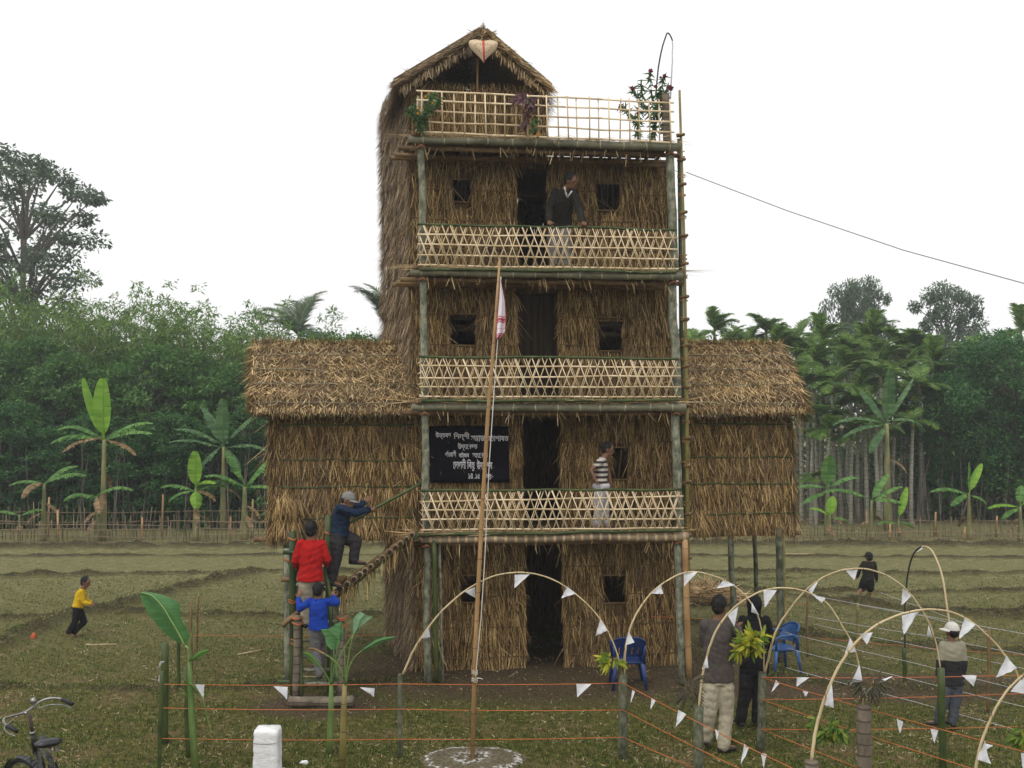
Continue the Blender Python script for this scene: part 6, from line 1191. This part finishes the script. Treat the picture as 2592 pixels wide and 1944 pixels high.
M = MB(); cs = []
for f, w_, h_ in ((-.30, .018, .018), (-.36, .026, .024), (-.43, .045, .028), (-.50, .085, .032), (-.56, .11, .036), (-.60, .105, .034), (-.63, .07, .02)): cs.append((bk(f, 0, .985 + (.02 if f < -.5 else 0)), lat * w_, np.array([0, 0, h_])))
M.loft(cs, 16); sd2 = M.build('saddle', MT['bike'], bike, smooth=True); bt('seat_post', [bk(-.56, 0, .84), bk(-.57, 0, .97)], .013, 'chrome', sd2)
M = MB()
for s in (-1, 1):
    q = [bk(-.54 - .0, s * .045, .90)]; 
    for a in np.linspace(0, 4 * 2 * PI, 40): q.append(bk(-.61 + .018 * math.cos(a), s * .05 + .018 * math.sin(a), .92 + .05 * a / 25))
    M.tube(q, .003, 4)
M.build('springs', MT['chrome'], sd2)
M = MB(); rim = [bk(-.66, -.06, .74), bk(-.95, -.075, .74), bk(-1.06, -.05, .74), bk(-1.09, 0, .74), bk(-1.06, .05, .74), bk(-.95, .075, .74), bk(-.66, .06, .74)]; M.tube(spline(rim, 30), .006, 6)
for i in range(5): f = -.72 - i * .08; M.tube([bk(f, -.068, .74), bk(f, .068, .74)], .004, 5)
for s in (-1, 1): M.tube([bk(-.9, s * .07, .74), bk(-.92, s * .07, .36)], .005, 5)
M.build('carrier', MT['rust'], bike, smooth=True)
bt('pump', [bk(-.50, .03, .36), bk(-.57, .03, .80)], .012, 'rust')
M = MB(); M.tube([bk(-.42, -.05, .28), bk(-.42, .05, .28)], .025, 10); M.tube([bk(-.42, .07, .28) + fwd * .09 * math.cos(a) + np.array([0, 0, .09 * math.sin(a)]) for a in np.linspace(0, 2 * PI, 25)], .004, 5); M.tube([bk(-.42, .09, .28), bk(-.38, .09, .12), bk(-.38, .17, .12)], .008, 6); M.tube([bk(-.42, -.07, .28), bk(-.46, -.07, .44), bk(-.46, -.17, .44)], .008, 6); M.build('crankset', MT['rust'], bike)
bt('kickstand', [bk(-.90, .06, .30), bk(-.86, .20, .0)], .008, 'rust')
# ================================================================ people
def fuse(M, name, m, parent, vox=.009, sm=3, wr=0.0, wseed=0):
    me = M.mesh('tmp'); o = bpy.data.objects.new('tmp', me); col.objects.link(o); md = o.modifiers.new('r', 'REMESH'); md.mode = 'VOXEL'; md.voxel_size = vox; md.adaptivity = 0
    m2 = o.modifiers.new('s', 'SMOOTH'); m2.factor = .5; m2.iterations = sm
    dg = bpy.context.evaluated_depsgraph_get(); dg.update(); me2 = bpy.data.meshes.new_from_object(o.evaluated_get(dg)); bpy.data.objects.remove(o); bpy.data.meshes.remove(me)
    n = len(me2.vertices); V = np.zeros(n * 3, np.float32); me2.vertices.foreach_get('co', V); V = V.reshape(-1, 3).astype(float); N = np.zeros(n * 3, np.float32); me2.vertices.foreach_get('normal', N); N = N.reshape(-1, 3)
    if wr:
        r = np.random.default_rng(wseed); h = 0
        for i in range(9): k = r.normal(0, 1, 3); k[2] *= 2.0; k = k / np.linalg.norm(k) * r.uniform(22, 55); h = h + np.abs(np.sin(V @ k + r.uniform(0, 6) + 1.2 * np.sin(V @ (k[[1, 2, 0]] * .35))))
        V = V + N * ((h / 9 - .64) * wr * 2.2)[:, None]
    V = V - np.array(ORG[parent.name]); me2.vertices.foreach_set('co', V.astype(np.float32).ravel()); me2.polygons.foreach_set('use_smooth', np.ones(len(me2.polygons), bool)); me2.update()
    me2.materials.clear(); me2.materials.append(m); me2.name = name; ob = bpy.data.objects.new(name, me2); col.objects.link(ob); ob.parent = parent; ORG[ob.name] = ORG[parent.name]; return ob
def chain(M, pts, rad, n=10):
    pts = [np.array(p, float) for p in pts]
    for a, b, ra, rb in zip(pts[:-1], pts[1:], rad[:-1], rad[1:]):
        M.tube([a, a + (b - a) * .5, b], [ra, (ra + rb) / 2 * 1.02, rb], n)
    for p, r in zip(pts, rad): M.ell(p, (r * .99,) * 3, nu=n, nv=7)
def frame(z, y):                                   # columns: x, y(front), z(up)
    z = nrm(z); y = nrm(np.array(y) - z * np.dot(y, z)); x = np.cross(y, z); return np.stack([x, y, z], 1)
def hand(M, w, d, pn, s, curl=.5, side=1):         # wrist, direction, palm normal
    Rm = frame(d, pn); f = lambda v: w + Rm @ (np.array(v, float) * s)
    M.ell(f([0, 0, .045]), np.array([.038, .017, .050]) * s, rot=Rm, nu=12, nv=8)
    for i, (x, L) in enumerate(((-.028, .066), (-.0095, .076), (.0095, .071), (.028, .056))):
        a = f([x, 0, .082]); t = curl; b = f([x * 1.1, math.sin(t) * L * .5, .082 + math.cos(t) * L * .5]); c = f([x * 1.1, math.sin(t) * L * .5 + math.sin(2 * t) * L * .5, .082 + math.cos(t) * L * .5 + math.cos(2 * t) * L * .5]); chain(M, [a, b, c], [.0088 * s, .0082 * s, .0070 * s], 8)
    chain(M, [f([side * .030, .004, .022]), f([side * .056, .014, .048]), f([side * .060, .026, .075])], [.012 * s, .0100 * s, .0080 * s], 8)
SK = mat('skin', (.16, .075, .040), (.20, .10, .055), 8, .55, spec=.35); HAIRM = mat('hair_black', (.006, .005, .005), (.012, .010, .009), 60, .55, stretch=(1, 1, .3), bump=.4); SHOE = mat('shoe_dark', (.012, .010, .010), (.03, .025, .022), 9, .5); EYE = mat('eye_dark', (.01, .008, .008), (.02, .02, .02))
def cloth(n, a, b=None, sc_=18, st=(1, 1, 1), bump=.35): return mat(n, a, b or tuple(x * .8 for x in a), sc_, .88, stretch=st, bump=bump, spec=.15)
def person(label, Yy, s, J, face, top, bottom, hair='hair', headwear=None, sleeve=1.0, leg=1.0, hem=.0, loose=1.0, shoe=SHOE, vneck=None, curlL=.9, curlR=.9, palm=None, boxy=1.0, footL=None, footR=None, head_r=1.0, legloose=1.0, topvox=.010):
    j = {k: P(v[0], v[1], Yy + (v[2] if len(v) > 2 else 0)) for k, v in J.items()}
    base = (j['anL'] + j['anR']) / 2; base[2] = min(j['anL'][2], j['anR'][2]) - .07 * s; t = thing('person', label, 'person', base)
    face = nrm(face); up = nrm(j['head'] - j['neck'] + np.array([0, 0, .12])); HR_ = frame(up, face); h0 = j['head']; hf_ = lambda v: h0 + HR_ @ (np.array(v, float) * s * head_r)
    sa = nrm(j['shR'] - j['shL']); ha = nrm(j['hiR'] - j['hiL']); mh = (j['hiL'] + j['hiR']) / 2; ms = (j['shL'] + j['shR']) / 2; sp = ms - mh; spn = nrm(sp); sw = np.linalg.norm(j['shR'] - j['shL']) / 2 / s
    sw = min(max(sw, .13), .19)
    def torso(M, k, lo=-.02, hi=1.12, wk=1.0):
        cs = []
        for f, w_, d_ in ((lo, .150, .112), (.10, .150, .108), (.30, .132, .098), (.52, .140, .105), (.75, sw * .95, .112), (.93, sw * .92, .098), (1.02, sw * .66, .080), (hi, .070, .062)):
            ax = nrm(ha * (1 - min(1, max(0, f))) + sa * min(1, max(0, f))); dp = nrm(np.cross(ax, spn)); cs.append((mh + sp * f, ax * (w_ * wk + k) * s, dp * (d_ + k) * s))
        M.loft(cs, 18)
    # body: one continuous surface
    M = MB(); torso(M, -.008)
    chain(M, [ms + (j['neck'] - ms) * .2, j['neck'], h0 - up * .05 * s], [.066 * s, .060 * s, .056 * s])
    M.ell(hf_([0, 0, .015]), np.array([.074, .092, .105]) * s * head_r, rot=HR_, nu=18, nv=12); M.ell(hf_([0, .022, -.055]), np.array([.052, .062, .058]) * s * head_r, rot=HR_)
    M.ell(hf_([0, .095, -.018]), np.array([.014, .018, .022]) * s * head_r, rot=HR_); M.ell(hf_([0, .086, .002]), np.array([.010, .014, .026]) * s * head_r, rot=HR_); M.ell(hf_([0, .082, -.056]), np.array([.024, .010, .011]) * s * head_r, rot=HR_); M.ell(hf_([0, .080, .030]), np.array([.052, .012, .010]) * s * head_r, rot=HR_)
    for sd_ in (-1, 1): M.ell(hf_([sd_ * .076, -.005, -.005]), np.array([.010, .020, .032]) * s * head_r, rot=HR_)
    pnd = palm if palm is not None else {}
    for c, sd_, cu in (('L', -1, curlL), ('R', 1, curlR)):
        a, b, w_ = j['sh' + c], j['el' + c], j['ha' + c]; d = nrm(w_ - b); chain(M, [a, b, w_ - d * .02 * s], [.047 * s, .038 * s, .027 * s]); hd = pnd.get('d' + c, d); hand(M, w_ - d * .02 * s, hd, pnd.get(c, face), s, cu, -sd_ if pnd.get('flip' + c) else sd_)
        a, b, w_ = j['hi' + c], j['kn' + c], j['an' + c]; chain(M, [a, b, w_], [.078 * s, .052 * s, .036 * s]); M.ell((b + w_) / 2 + (b - w_) * .15 - face * .01, (.050 * s,) * 3)
        fd = {'L': footL, 'R': footR}[c]; fd = nrm(fd if fd is not None else [face[0], face[1], -.05]); FR = frame([0, 0, 1] if abs(fd[2]) < .8 else [0, 1, 0], fd); FR[:, 1] = fd
        M.ell(w_ + fd * .055 * s - np.array([0, 0, .035 * s]), np.array([.036, .115, .030]) * s, rot=frame(np.cross(np.cross(fd, [0, 0, 1]), fd), fd))
    body = fuse(M, 'body', SK, t, .0072 if s > .85 else .006, 2)
    M = MB()
    for sd_ in (-1, 1): M.ell(hf_([sd_ * .031, .083, .012]), np.array([.013, .008, .007]) * s * head_r, rot=HR_, nu=10, nv=6)
    M.build('eyes', EYE, body, smooth=True)
    # top
    M = MB(); torso(M, .012 * loose, lo=hem, hi=1.10, wk=boxy)
    for c in 'LR':
        a, b, w_ = j['sh' + c], j['el' + c], j['ha' + c]; r0 = .060 * loose * s
        if sleeve >= 1: chain(M, [a, b, b + (w_ - b) * .86], [r0, .050 * loose * s, .038 * loose * s])
        else: chain(M, [a, a + (b - a) * sleeve], [r0, .056 * loose * s])
    topo = fuse(M, 'shirt', top, t, topvox, 3, wr=.012 * s, wseed=int(Yy * 100) % 97)
    M = MB(); nk = ms + (j['neck'] - ms) * .35; M.tube([nk, nk + up * .035 * s], [.078 * s, .069 * s], 16); M.build('collar', top, topo, smooth=True)
    M = MB(); hh = min(hem, 0)
    ax = ha; dp = nrm(np.cross(ax, spn)); M.loft([(mh + sp * .14, ax * .128 * s, dp * .094 * s), (mh + sp * .02, ax * .148 * s, dp * .108 * s), (mh - sp * .10, ax * .150 * s, dp * .118 * s)], 18)
    for c in 'LR':
        a, b, w_ = j['hi' + c], j['kn' + c], j['an' + c]
        if leg >= 1: chain(M, [a, a + (b - a) * .3, b, b + (w_ - b) * .5, w_ - (w_ - b) * .02], [.090 * s, .092 * s * legloose, .074 * s * legloose, .066 * s * legloose, .064 * s * legloose])
        else: chain(M, [a, a + (b - a) * .3, a + (b - a) * leg * 1.0], [.096 * s, .092 * s * legloose, .082 * s * legloose])
    fuse(M, 'trousers', bottom, t, .010, 3, wr=.011 * s, wseed=int(Yy * 131) % 89)
    if shoe is not None:
        for c in 'LR':
            fd = {'L': footL, 'R': footR}[c]; fd = nrm(fd if fd is not None else [face[0], face[1], -.05]); FR = frame(np.cross(np.cross(fd, [0, 0, 1]), fd), fd); M = MB(); w_ = j['an' + c]; o_ = lambda v: w_ + FR @ (np.array(v) * s)
            M.loft([(o_([0, -.065, -.045]), FR[:, 0] * .026 * s, FR[:, 2] * .024 * s), (o_([0, -.03, -.035]), FR[:, 0] * .040 * s, FR[:, 2] * .040 * s), (o_([0, .04, -.038]), FR[:, 0] * .042 * s, FR[:, 2] * .038 * s), (o_([0, .12, -.048]), FR[:, 0] * .046 * s, FR[:, 2] * .027 * s), (o_([0, .175, -.053]), FR[:, 0] * .026 * s, FR[:, 2] * .018 * s)], 14)
            M.build('shoe', shoe, t, smooth=True)
    if hair == 'hair':
        hk_ = .90 if headwear else 1.0
        M = MB(); M.ell(hf_([0, -.018, .036 if not headwear else .022]), np.array([.084, .092, .096]) * hk_ * s * head_r, rot=HR_, nu=20, nv=14); M.ell(hf_([0, -.045, -.01]), np.array([.074, .058, .075]) * s * head_r, rot=HR_)
        r = np.random.default_rng(3)
        v = r.normal(0, 1, (420 if not headwear else 4, 3)); v /= np.linalg.norm(v, axis=1)[:, None]; v = v[(v[:, 1] < .55) & (v[:, 2] > -.35)]; root = h0 + ((v * [.083, .091, .096] + [0, -.018, .036]) * s * head_r) @ HR_.T; N_ = v @ HR_.T
        d = np.cross(N_, r.normal(0, 1, N_.shape)) + N_ * .4 - np.array([0, 0, .3]); M.blades(root, d, r.uniform(.018, .035, len(v)) * s, np.full(len(v), .008 * s), N_, .004, .3); M.build('hair', HAIRM, t, smooth=True)
    elif hair == 'hood':
        M = MB(); M.ell(hf_([0, -.014, .012]), np.array([.100, .110, .132]) * s, rot=HR_, nu=20, nv=14); M.loft([(hf_([0, -.01, -.06]), HR_[:, 0] * .085 * s, HR_[:, 1] * .09 * s), (j['neck'] - up * .01, HR_[:, 0] * .085 * s, HR_[:, 1] * .085 * s), (ms + up * .02, sa * .12 * s, HR_[:, 1] * .10 * s)], 16); fuse(M, 'hood', top, t, .009, 3, .004)
    if headwear:
        cm, brim = headwear; M = MB(); n1_, n2_ = 24, 8; V = []
        for k in range(n2_ + 1):
            th = k / n2_ * PI / 2 * 1.05
            for i in range(n1_):
                ph = 2 * PI * i / n1_; V.append(hf_([.089 * math.sin(th) * math.cos(ph), -.008 + .104 * math.sin(th) * math.sin(ph), .028 + .098 * math.cos(th)]))
        M.add(V, [[k * n1_ + i, k * n1_ + (i + 1) % n1_, (k + 1) * n1_ + (i + 1) % n1_, (k + 1) * n1_ + i] for k in range(n2_) for i in range(n1_)]); cp_ = M.build('cap', cm, t, smooth=True)
        if hair == 'hair': pass
        if brim is not None:
            bf = HR_.T @ nrm(brim); a0 = math.atan2(bf[1], bf[0]); M = MB(); V = []
            for r_ in (0, .5, 1):
                for i in range(13):
                    a = a0 + (-1 + 2 * i / 12) * .95; e = (math.cos((-1 + 2 * i / 12) * PI / 2)) ** .5 * .075 * r_; V.append(hf_([.089 * math.cos(a) + math.cos(a0) * e, -.008 + .104 * math.sin(a) + math.sin(a0) * e, .030 - .012 * r_ - .012 * r_ * abs(-1 + 2 * i / 12) ** 2]))
            V2 = [v - HR_[:, 2] * .004 for v in V]; Q = [[k * 13 + i, k * 13 + i + 1, (k + 1) * 13 + i + 1, (k + 1) * 13 + i] for k in range(2) for i in range(12)]; M.add(V + V2, Q + [[39 + a for a in q[::-1]] for q in Q]); M.build('brim', cm, cp_, smooth=True)
        M = MB(); M.ell(hf_([0, -.008, .127]), np.array([.010, .010, .006]) * s, rot=HR_); M.build('button', cm, cp_)
    return t, j, hf_, topo
def on_rail(*a): return a
RED = cloth('red_sweater', (.42, .012, .010), (.30, .006, .006)); CREAM = cloth('cream_trousers', (.42, .37, .27), (.32, .28, .20)); BLUE = cloth('blue_sweater', (.012, .050, .34), (.008, .032, .24)); NAVY = cloth('navy_shirt', (.012, .026, .055), (.008, .016, .035)); CHAR = cloth('charcoal_trousers', (.040, .036, .038), (.025, .022, .024))
GREYCH = cloth('checked_trousers', (.09, .085, .09), (.22, .21, .21), 60); YEL = cloth('yellow_shirt', (.62, .40, .015), (.50, .30, .01)); BLK = cloth('black_trousers', (.010, .010, .012), (.016, .015, .017)); SWT = cloth('grey_sweater', (.085, .070, .062), (.060, .050, .046)); DARKC = cloth('black_coat', (.007, .007, .009), (.012, .012, .014))
BLKT = cloth('dark_trousers', (.014, .012, .012), (.022, .020, .020)); KH = cloth('khaki_jacket', (.26, .24, .16), (.18, .17, .11)); GREYT = cloth('grey_jeans', (.085, .095, .11), (.05, .055, .065)); OLIV = cloth('olive_jacket', (.016, .015, .012), (.028, .026, .020)); CAPG = cloth('grey_cap', (.22, .21, .20), (.16, .155, .15)); CAPD = cloth('black_cap', (.014, .014, .016), (.02, .02, .022)); CAPW = cloth('white_cap', (.62, .60, .55), (.48, .46, .42), 30); PALET = cloth('pale_trousers', (.24, .22, .21), (.17, .155, .15)); WHT = cloth('white_cloth', (.55, .53, .55), (.42, .40, .42))
BACK = (0.05, 1, 0)
# man in red, climbing the ladder
person('man in a red sweater and cream trousers climbing the ladder, back turned', 13.12, .98, dict(head=(787.5, 1342, 0), neck=(788.5, 1362, 0), shL=(763, 1377, 0), shR=(813, 1377, 0), elL=(748, 1417, -.02), elR=(828, 1415, .0), haL=(752, 1437, .16), haR=(826, 1430, .16),
    hiL=(774, 1463, -.02), hiR=(797, 1463, -.02), knL=(775, 1520, .02), knR=(803, 1508, .22), anL=(774, 1575, .0), anR=(805, 1549, .14)), (.0, 1, -.05), RED, CREAM, hem=-.10, loose=1.12, boxy=1.06, sleeve=1.0, footL=(0, 1, -.1), footR=(0, 1, -.1), legloose=1.05)
# boy in blue below
person('boy in a blue sweater and black cap low on the ladder, back turned', 12.86, .80, dict(head=(805, 1494, 0), neck=(805, 1513, 0), shL=(784, 1523, 0), shR=(829, 1523, 0), elL=(759, 1541, .0), elR=(853, 1526, .04), haL=(756, 1512, .10), haR=(842, 1510, .12), hiL=(796, 1588, 0), hiR=(816, 1588, 0), knL=(799, 1644, .05), knR=(815, 1632, .20), anL=(808, 1707, .04), anR=(812, 1686, .26)),
    (.0, 1, -.02), BLUE, GREYCH, hair='hair', headwear=(CAPD, None), hem=-.08, loose=1.15, palm=dict(dL=np.array([0.1, .2, 1.]), dR=np.array([-.1, .4, 1.]), L=np.array([0, 1., 0]), R=np.array([0, 1., 0])), curlL=.5, curlR=.9, head_r=1.06, topvox=.009)
# man climbing onto the sloping flight
person('man in a navy shirt and grey cap stepping up the sloping flight of treads', 13.40, .98, dict(head=(882, 1267, 0), neck=(872, 1280, 0), shL=(872, 1284, .16), shR=(861, 1288, -.14), elL=(905, 1283, .17), elR=(900, 1299, -.10), haL=(924, 1271, .22), haR=(937, 1289, .02),
    hiL=(865, 1356, .08), hiR=(854, 1356, -.08), knL=(901, 1370, .05), knR=(852, 1408, -.06), anL=(895, 1415, .05), anR=(838, 1468, -.04)), (.75, -.35, -.62), NAVY, CHAR, headwear=(CAPG, (.8, -.3, -.55)), hem=-.04, loose=1.14, footL=(1, 0, -.05), footR=(.8, -.3, -.15), curlR=1.1, curlL=.2, palm=dict(dL=np.array([.8, .2, .5]), L=np.array([0.3, 1., .2]), R=np.array([0, 0, -1.])), legloose=1.15)
# boy in yellow, running
person('boy in a yellow shirt and black trousers running right across the left field', YG(1612), .76, dict(head=(217, 1474, 0), neck=(211, 1488, 0), shL=(208, 1497, .10), shR=(206, 1498, -.09), elL=(217, 1520, .12), elR=(211, 1524, -.10), haL=(234, 1526, .12), haR=(230, 1529, -.08), hiL=(197, 1537, .05), hiR=(196, 1538, -.05), knL=(213, 1574, .05), knR=(190, 1574, -.05), anL=(188, 1600, .05), anR=(174, 1600, -.05)),
    (1, -.1, -.12), YEL, BLK, hem=-.02, loose=1.1, footL=(.8, 0, -.6), footR=(.7, 0, -.7), head_r=1.1, shoe=None)
# dark boy, right field
person('boy in dark shorts and jacket running away across the far right field', YG(1521), .76, dict(head=(2199, 1410, 0), neck=(2200, 1421, 0), shL=(2187, 1426, 0), shR=(2212, 1427, 0), elL=(2175, 1443, 0), elR=(2217, 1450, .02), haL=(2170, 1460, .08), haR=(2219, 1469, .1), hiL=(2190, 1466, 0), hiR=(2203, 1466, 0), knL=(2181, 1490, .05), knR=(2203, 1492, .0), anL=(2169, 1508, -.18), anR=(2198, 1517, 0)),
    (-.45, 1, 0), OLIV, BLK, headwear=(CAPD, (-.9, .5, 0)), leg=.95, hem=-.05, loose=1.2, footL=(-.3, -.2, -.9), footR=(-.3, .9, 0), head_r=1.12, shoe=None, legloose=1.2)
# standing man, grey sweater
person('man in a grey-brown sweater and cream trousers standing with his back turned', 11.22, .99, dict(head=(1823, 1536, 0), neck=(1820, 1562, 0), shL=(1787, 1582, 0), shR=(1846, 1582, 0), elL=(1781, 1626, .07), elR=(1868, 1612, .10), haL=(1812, 1622, .25), haR=(1868, 1588, .28), hiL=(1803, 1716, 0), hiR=(1832, 1716, 0), knL=(1795, 1798, -.02), knR=(1838, 1800, .0), anL=(1788, 1868, .06), anR=(1831, 1887, -.05)),
    (.75, .65, -.05), SWT, CREAM, hem=-.06, loose=1.2, boxy=1.12, footL=(.2, .9, 0), footR=(.85, .4, 0), legloose=1.18)
# hooded figure
person('person in a long black hooded coat standing beside the mossy post', 12.05, .93, dict(head=(1909, 1530, 0), neck=(1909, 1555, 0), shL=(1882, 1572, 0), shR=(1938, 1572, 0), elL=(1872, 1624, .05), elR=(1950, 1624, .05), haL=(1890, 1650, .2), haR=(1930, 1650, .2), hiL=(1895, 1680, 0), hiR=(1923, 1680, 0), knL=(1886, 1756, 0), knR=(1921, 1756, 0), anL=(1874, 1822, 0), anR=(1916, 1822, 0)),
    (.1, 1, 0), DARKC, BLKT, hair='hood', hem=-.22, loose=1.25, boxy=1.18, legloose=1.15, footL=(-.2, 1, 0), footR=(.2, 1, 0))
# boy in white cap
wb, jb, hfb, tb = person('boy in a white cap, khaki and black jacket and jeans, back turned', 11.97, .80, dict(head=(2409, 1597, 0), neck=(2408, 1618, 0), shL=(2388, 1634, 0), shR=(2432, 1634, 0), elL=(2380, 1680, -.02), elR=(2439, 1680, -.02), haL=(2375, 1716, .0), haR=(2436, 1716, .0), hiL=(2397, 1728, 0), hiR=(2420, 1728, 0), knL=(2386, 1780, 0), knR=(2417, 1780, .0), anL=(2375, 1824, .02), anR=(2411, 1826, 0)),
    (-.35, 1, -.03), KH, GREYT, headwear=(CAPW, (-1, .15, 0)), hem=-.06, loose=1.2, boxy=1.08, footL=(-.95, .3, 0), footR=(-.1, 1, 0), head_r=1.1, legloose=1.1)
def bandtop(top, name, cols, axis_from, axis_to, cuts):   # garment with woven or sewn colour blocks along the body
    m = bpy.data.materials.new(name); m.use_nodes = True; n = m.node_tree; L = n.links; bs = n.nodes['Principled BSDF']; bs.inputs['Roughness'].default_value = .88; a = np.array(axis_from) - np.array(ORG[top.parent.name]); b = np.array(axis_to) - np.array(ORG[top.parent.name]); d = b - a
    tc = n.nodes.new('ShaderNodeTexCoord'); v1 = n.nodes.new('ShaderNodeVectorMath'); v1.operation = 'SUBTRACT'; v1.inputs[1].default_value = a; L.new(tc.outputs['Object'], v1.inputs[0]); v2 = n.nodes.new('ShaderNodeVectorMath'); v2.operation = 'DOT_PRODUCT'; v2.inputs[1].default_value = d / (d @ d); L.new(v1.outputs[0], v2.inputs[0])
    r = n.nodes.new('ShaderNodeValToRGB'); r.color_ramp.interpolation = 'CONSTANT'; e = r.color_ramp.elements; e[0].position = 0; e[0].color = (*cols[0], 1); e[1].position = cuts[0]; e[1].color = (*cols[1 % len(cols)], 1)
    for i, c in enumerate(cuts[1:]): q = e.new(c); q.color = (*cols[(i + 2) % len(cols)], 1)
    L.new(v2.outputs['Value'], r.inputs[0]); L.new(r.outputs[0], bs.inputs['Base Color']); bn = n.nodes.new('ShaderNodeBump'); bn.inputs['Strength'].default_value = .3; no = n.nodes.new('ShaderNodeTexNoise'); no.inputs['Scale'].default_value = 25; L.new(no.outputs['Fac'], bn.inputs['Height']); L.new(bn.outputs[0], bs.inputs['Normal']); top.data.materials.clear(); top.data.materials.append(m)
bandtop(tb, 'khaki_black_jacket', [(.012, .011, .012), (.25, .23, .16)], (jb['hiL'] + jb['hiR']) / 2 - [0, 0, .12], (jb['shL'] + jb['shR']) / 2 + [0, 0, .1], [.60])
# leaning man on the third balcony
lm, jl, hfl, tl = person('man in a dark jacket leaning on the railing of the third balcony, looking right', 14.42, .98, dict(head=(1444, 459, -.12), neck=(1431, 480, -.05), shL=(1406, 489, .02), shR=(1452, 489, -.06), elL=(1389, 531, -.02), elR=(1466, 533, -.10), haL=(1390, 563, -.30), haR=(1477, 565, -.30), hiL=(1406, 570, .20), hiR=(1432, 570, .18), knL=(1402, 626, .16), knR=(1430, 626, .12), anL=(1402, 668, .16), anR=(1436, 668, .14)),
    (.85, -.5, -.12), OLIV, PALET, hem=-.08, loose=1.22, boxy=1.05, curlL=1.1, curlR=1.1, palm=dict(dL=np.array([.1, -1., -.25]), dR=np.array([.1, -1., -.25]), L=np.array([0, 0, -1.]), R=np.array([0, 0, -1.])), footL=(-.1, -1, 0), footR=(.2, -1, 0), legloose=1.15)
M = MB(); cc = (jl['shL'] + jl['shR']) / 2
M.bar(P(1429, 473, 14.20), P(1432, 487, 14.19), .020, .006, (0, 1, 0)); M.bar(P(1432, 487, 14.19), P(1436, 500, 14.22), .022, .006, (0, 1, 0)); M.bar(P(1436, 500, 14.22), P(1448, 483, 14.20), .020, .006, (0, 1, 0)); M.build('shirt_collar', WHT, lm)
# striped boy on the first balcony
sb, js, hfs, ts = person('boy in a brown and white striped T-shirt walking right on the first balcony', 14.38, .80, dict(head=(1539, 1138, 0), neck=(1532, 1155, 0), shL=(1524, 1167, .12), shR=(1520, 1169, -.12), elL=(1540, 1195, .14), elR=(1496, 1190, -.14), haL=(1544, 1222, .10), haR=(1508, 1218, -.16), hiL=(1523, 1232, .07), hiR=(1521, 1232, -.07), knL=(1530, 1285, .06), knR=(1516, 1285, -.06), anL=(1532, 1326, .06), anR=(1512, 1326, -.06)),
    (1, -.15, -.1), WHT, WHT, sleeve=.45, hem=.0, loose=1.1, leg=1.0, head_r=1.1, shoe=None, legloose=1.25, footL=(1, 0, 0), footR=(1, 0, 0))
bandtop(ts, 'striped_cotton', [(.50, .44, .38), (.030, .022, .022)], (js['hiL'] + js['hiR']) / 2 + [0, 0, -.06], (js['shL'] + js['shR']) / 2 + [0, 0, .12], [i / 15.0 for i in range(1, 15)])
M = MB(); wz = (js['hiL'] + js['hiR']) / 2; M.loft([(wz + [0, 0, -.03], np.array([.125, 0, 0]), np.array([0, .135, 0])), (wz + [0, 0, .02], np.array([.130, 0, 0]), np.array([0, .14, 0])), (wz + [0, 0, .05], np.array([.112, 0, 0]), np.array([0, .12, 0]))], 18); M.build('waistcloth', WHT, sb, smooth=True)
# ================================================================ haze in the air
hz_ = MB(); hz_.box((0, 35, 12), (260, 110, 26.4)); hm = bpy.data.materials.new('haze'); hm.use_nodes = True; n = hm.node_tree; n.nodes.clear(); o_ = n.nodes.new('ShaderNodeOutputMaterial'); v_ = n.nodes.new('ShaderNodeVolumePrincipled')
v_.inputs['Color'].default_value = (.93, .96, 1, 1); v_.inputs['Density'].default_value = .0015; v_.inputs['Anisotropy'].default_value = .3; n.links.new(v_.outputs[0], o_.inputs['Volume'])
h = hz_.build('haze', hm, base=(0, 0, 0)); h['kind'] = 'stuff'; tag(h, 'thin pale winter haze hanging over the field and trees', 'haze')
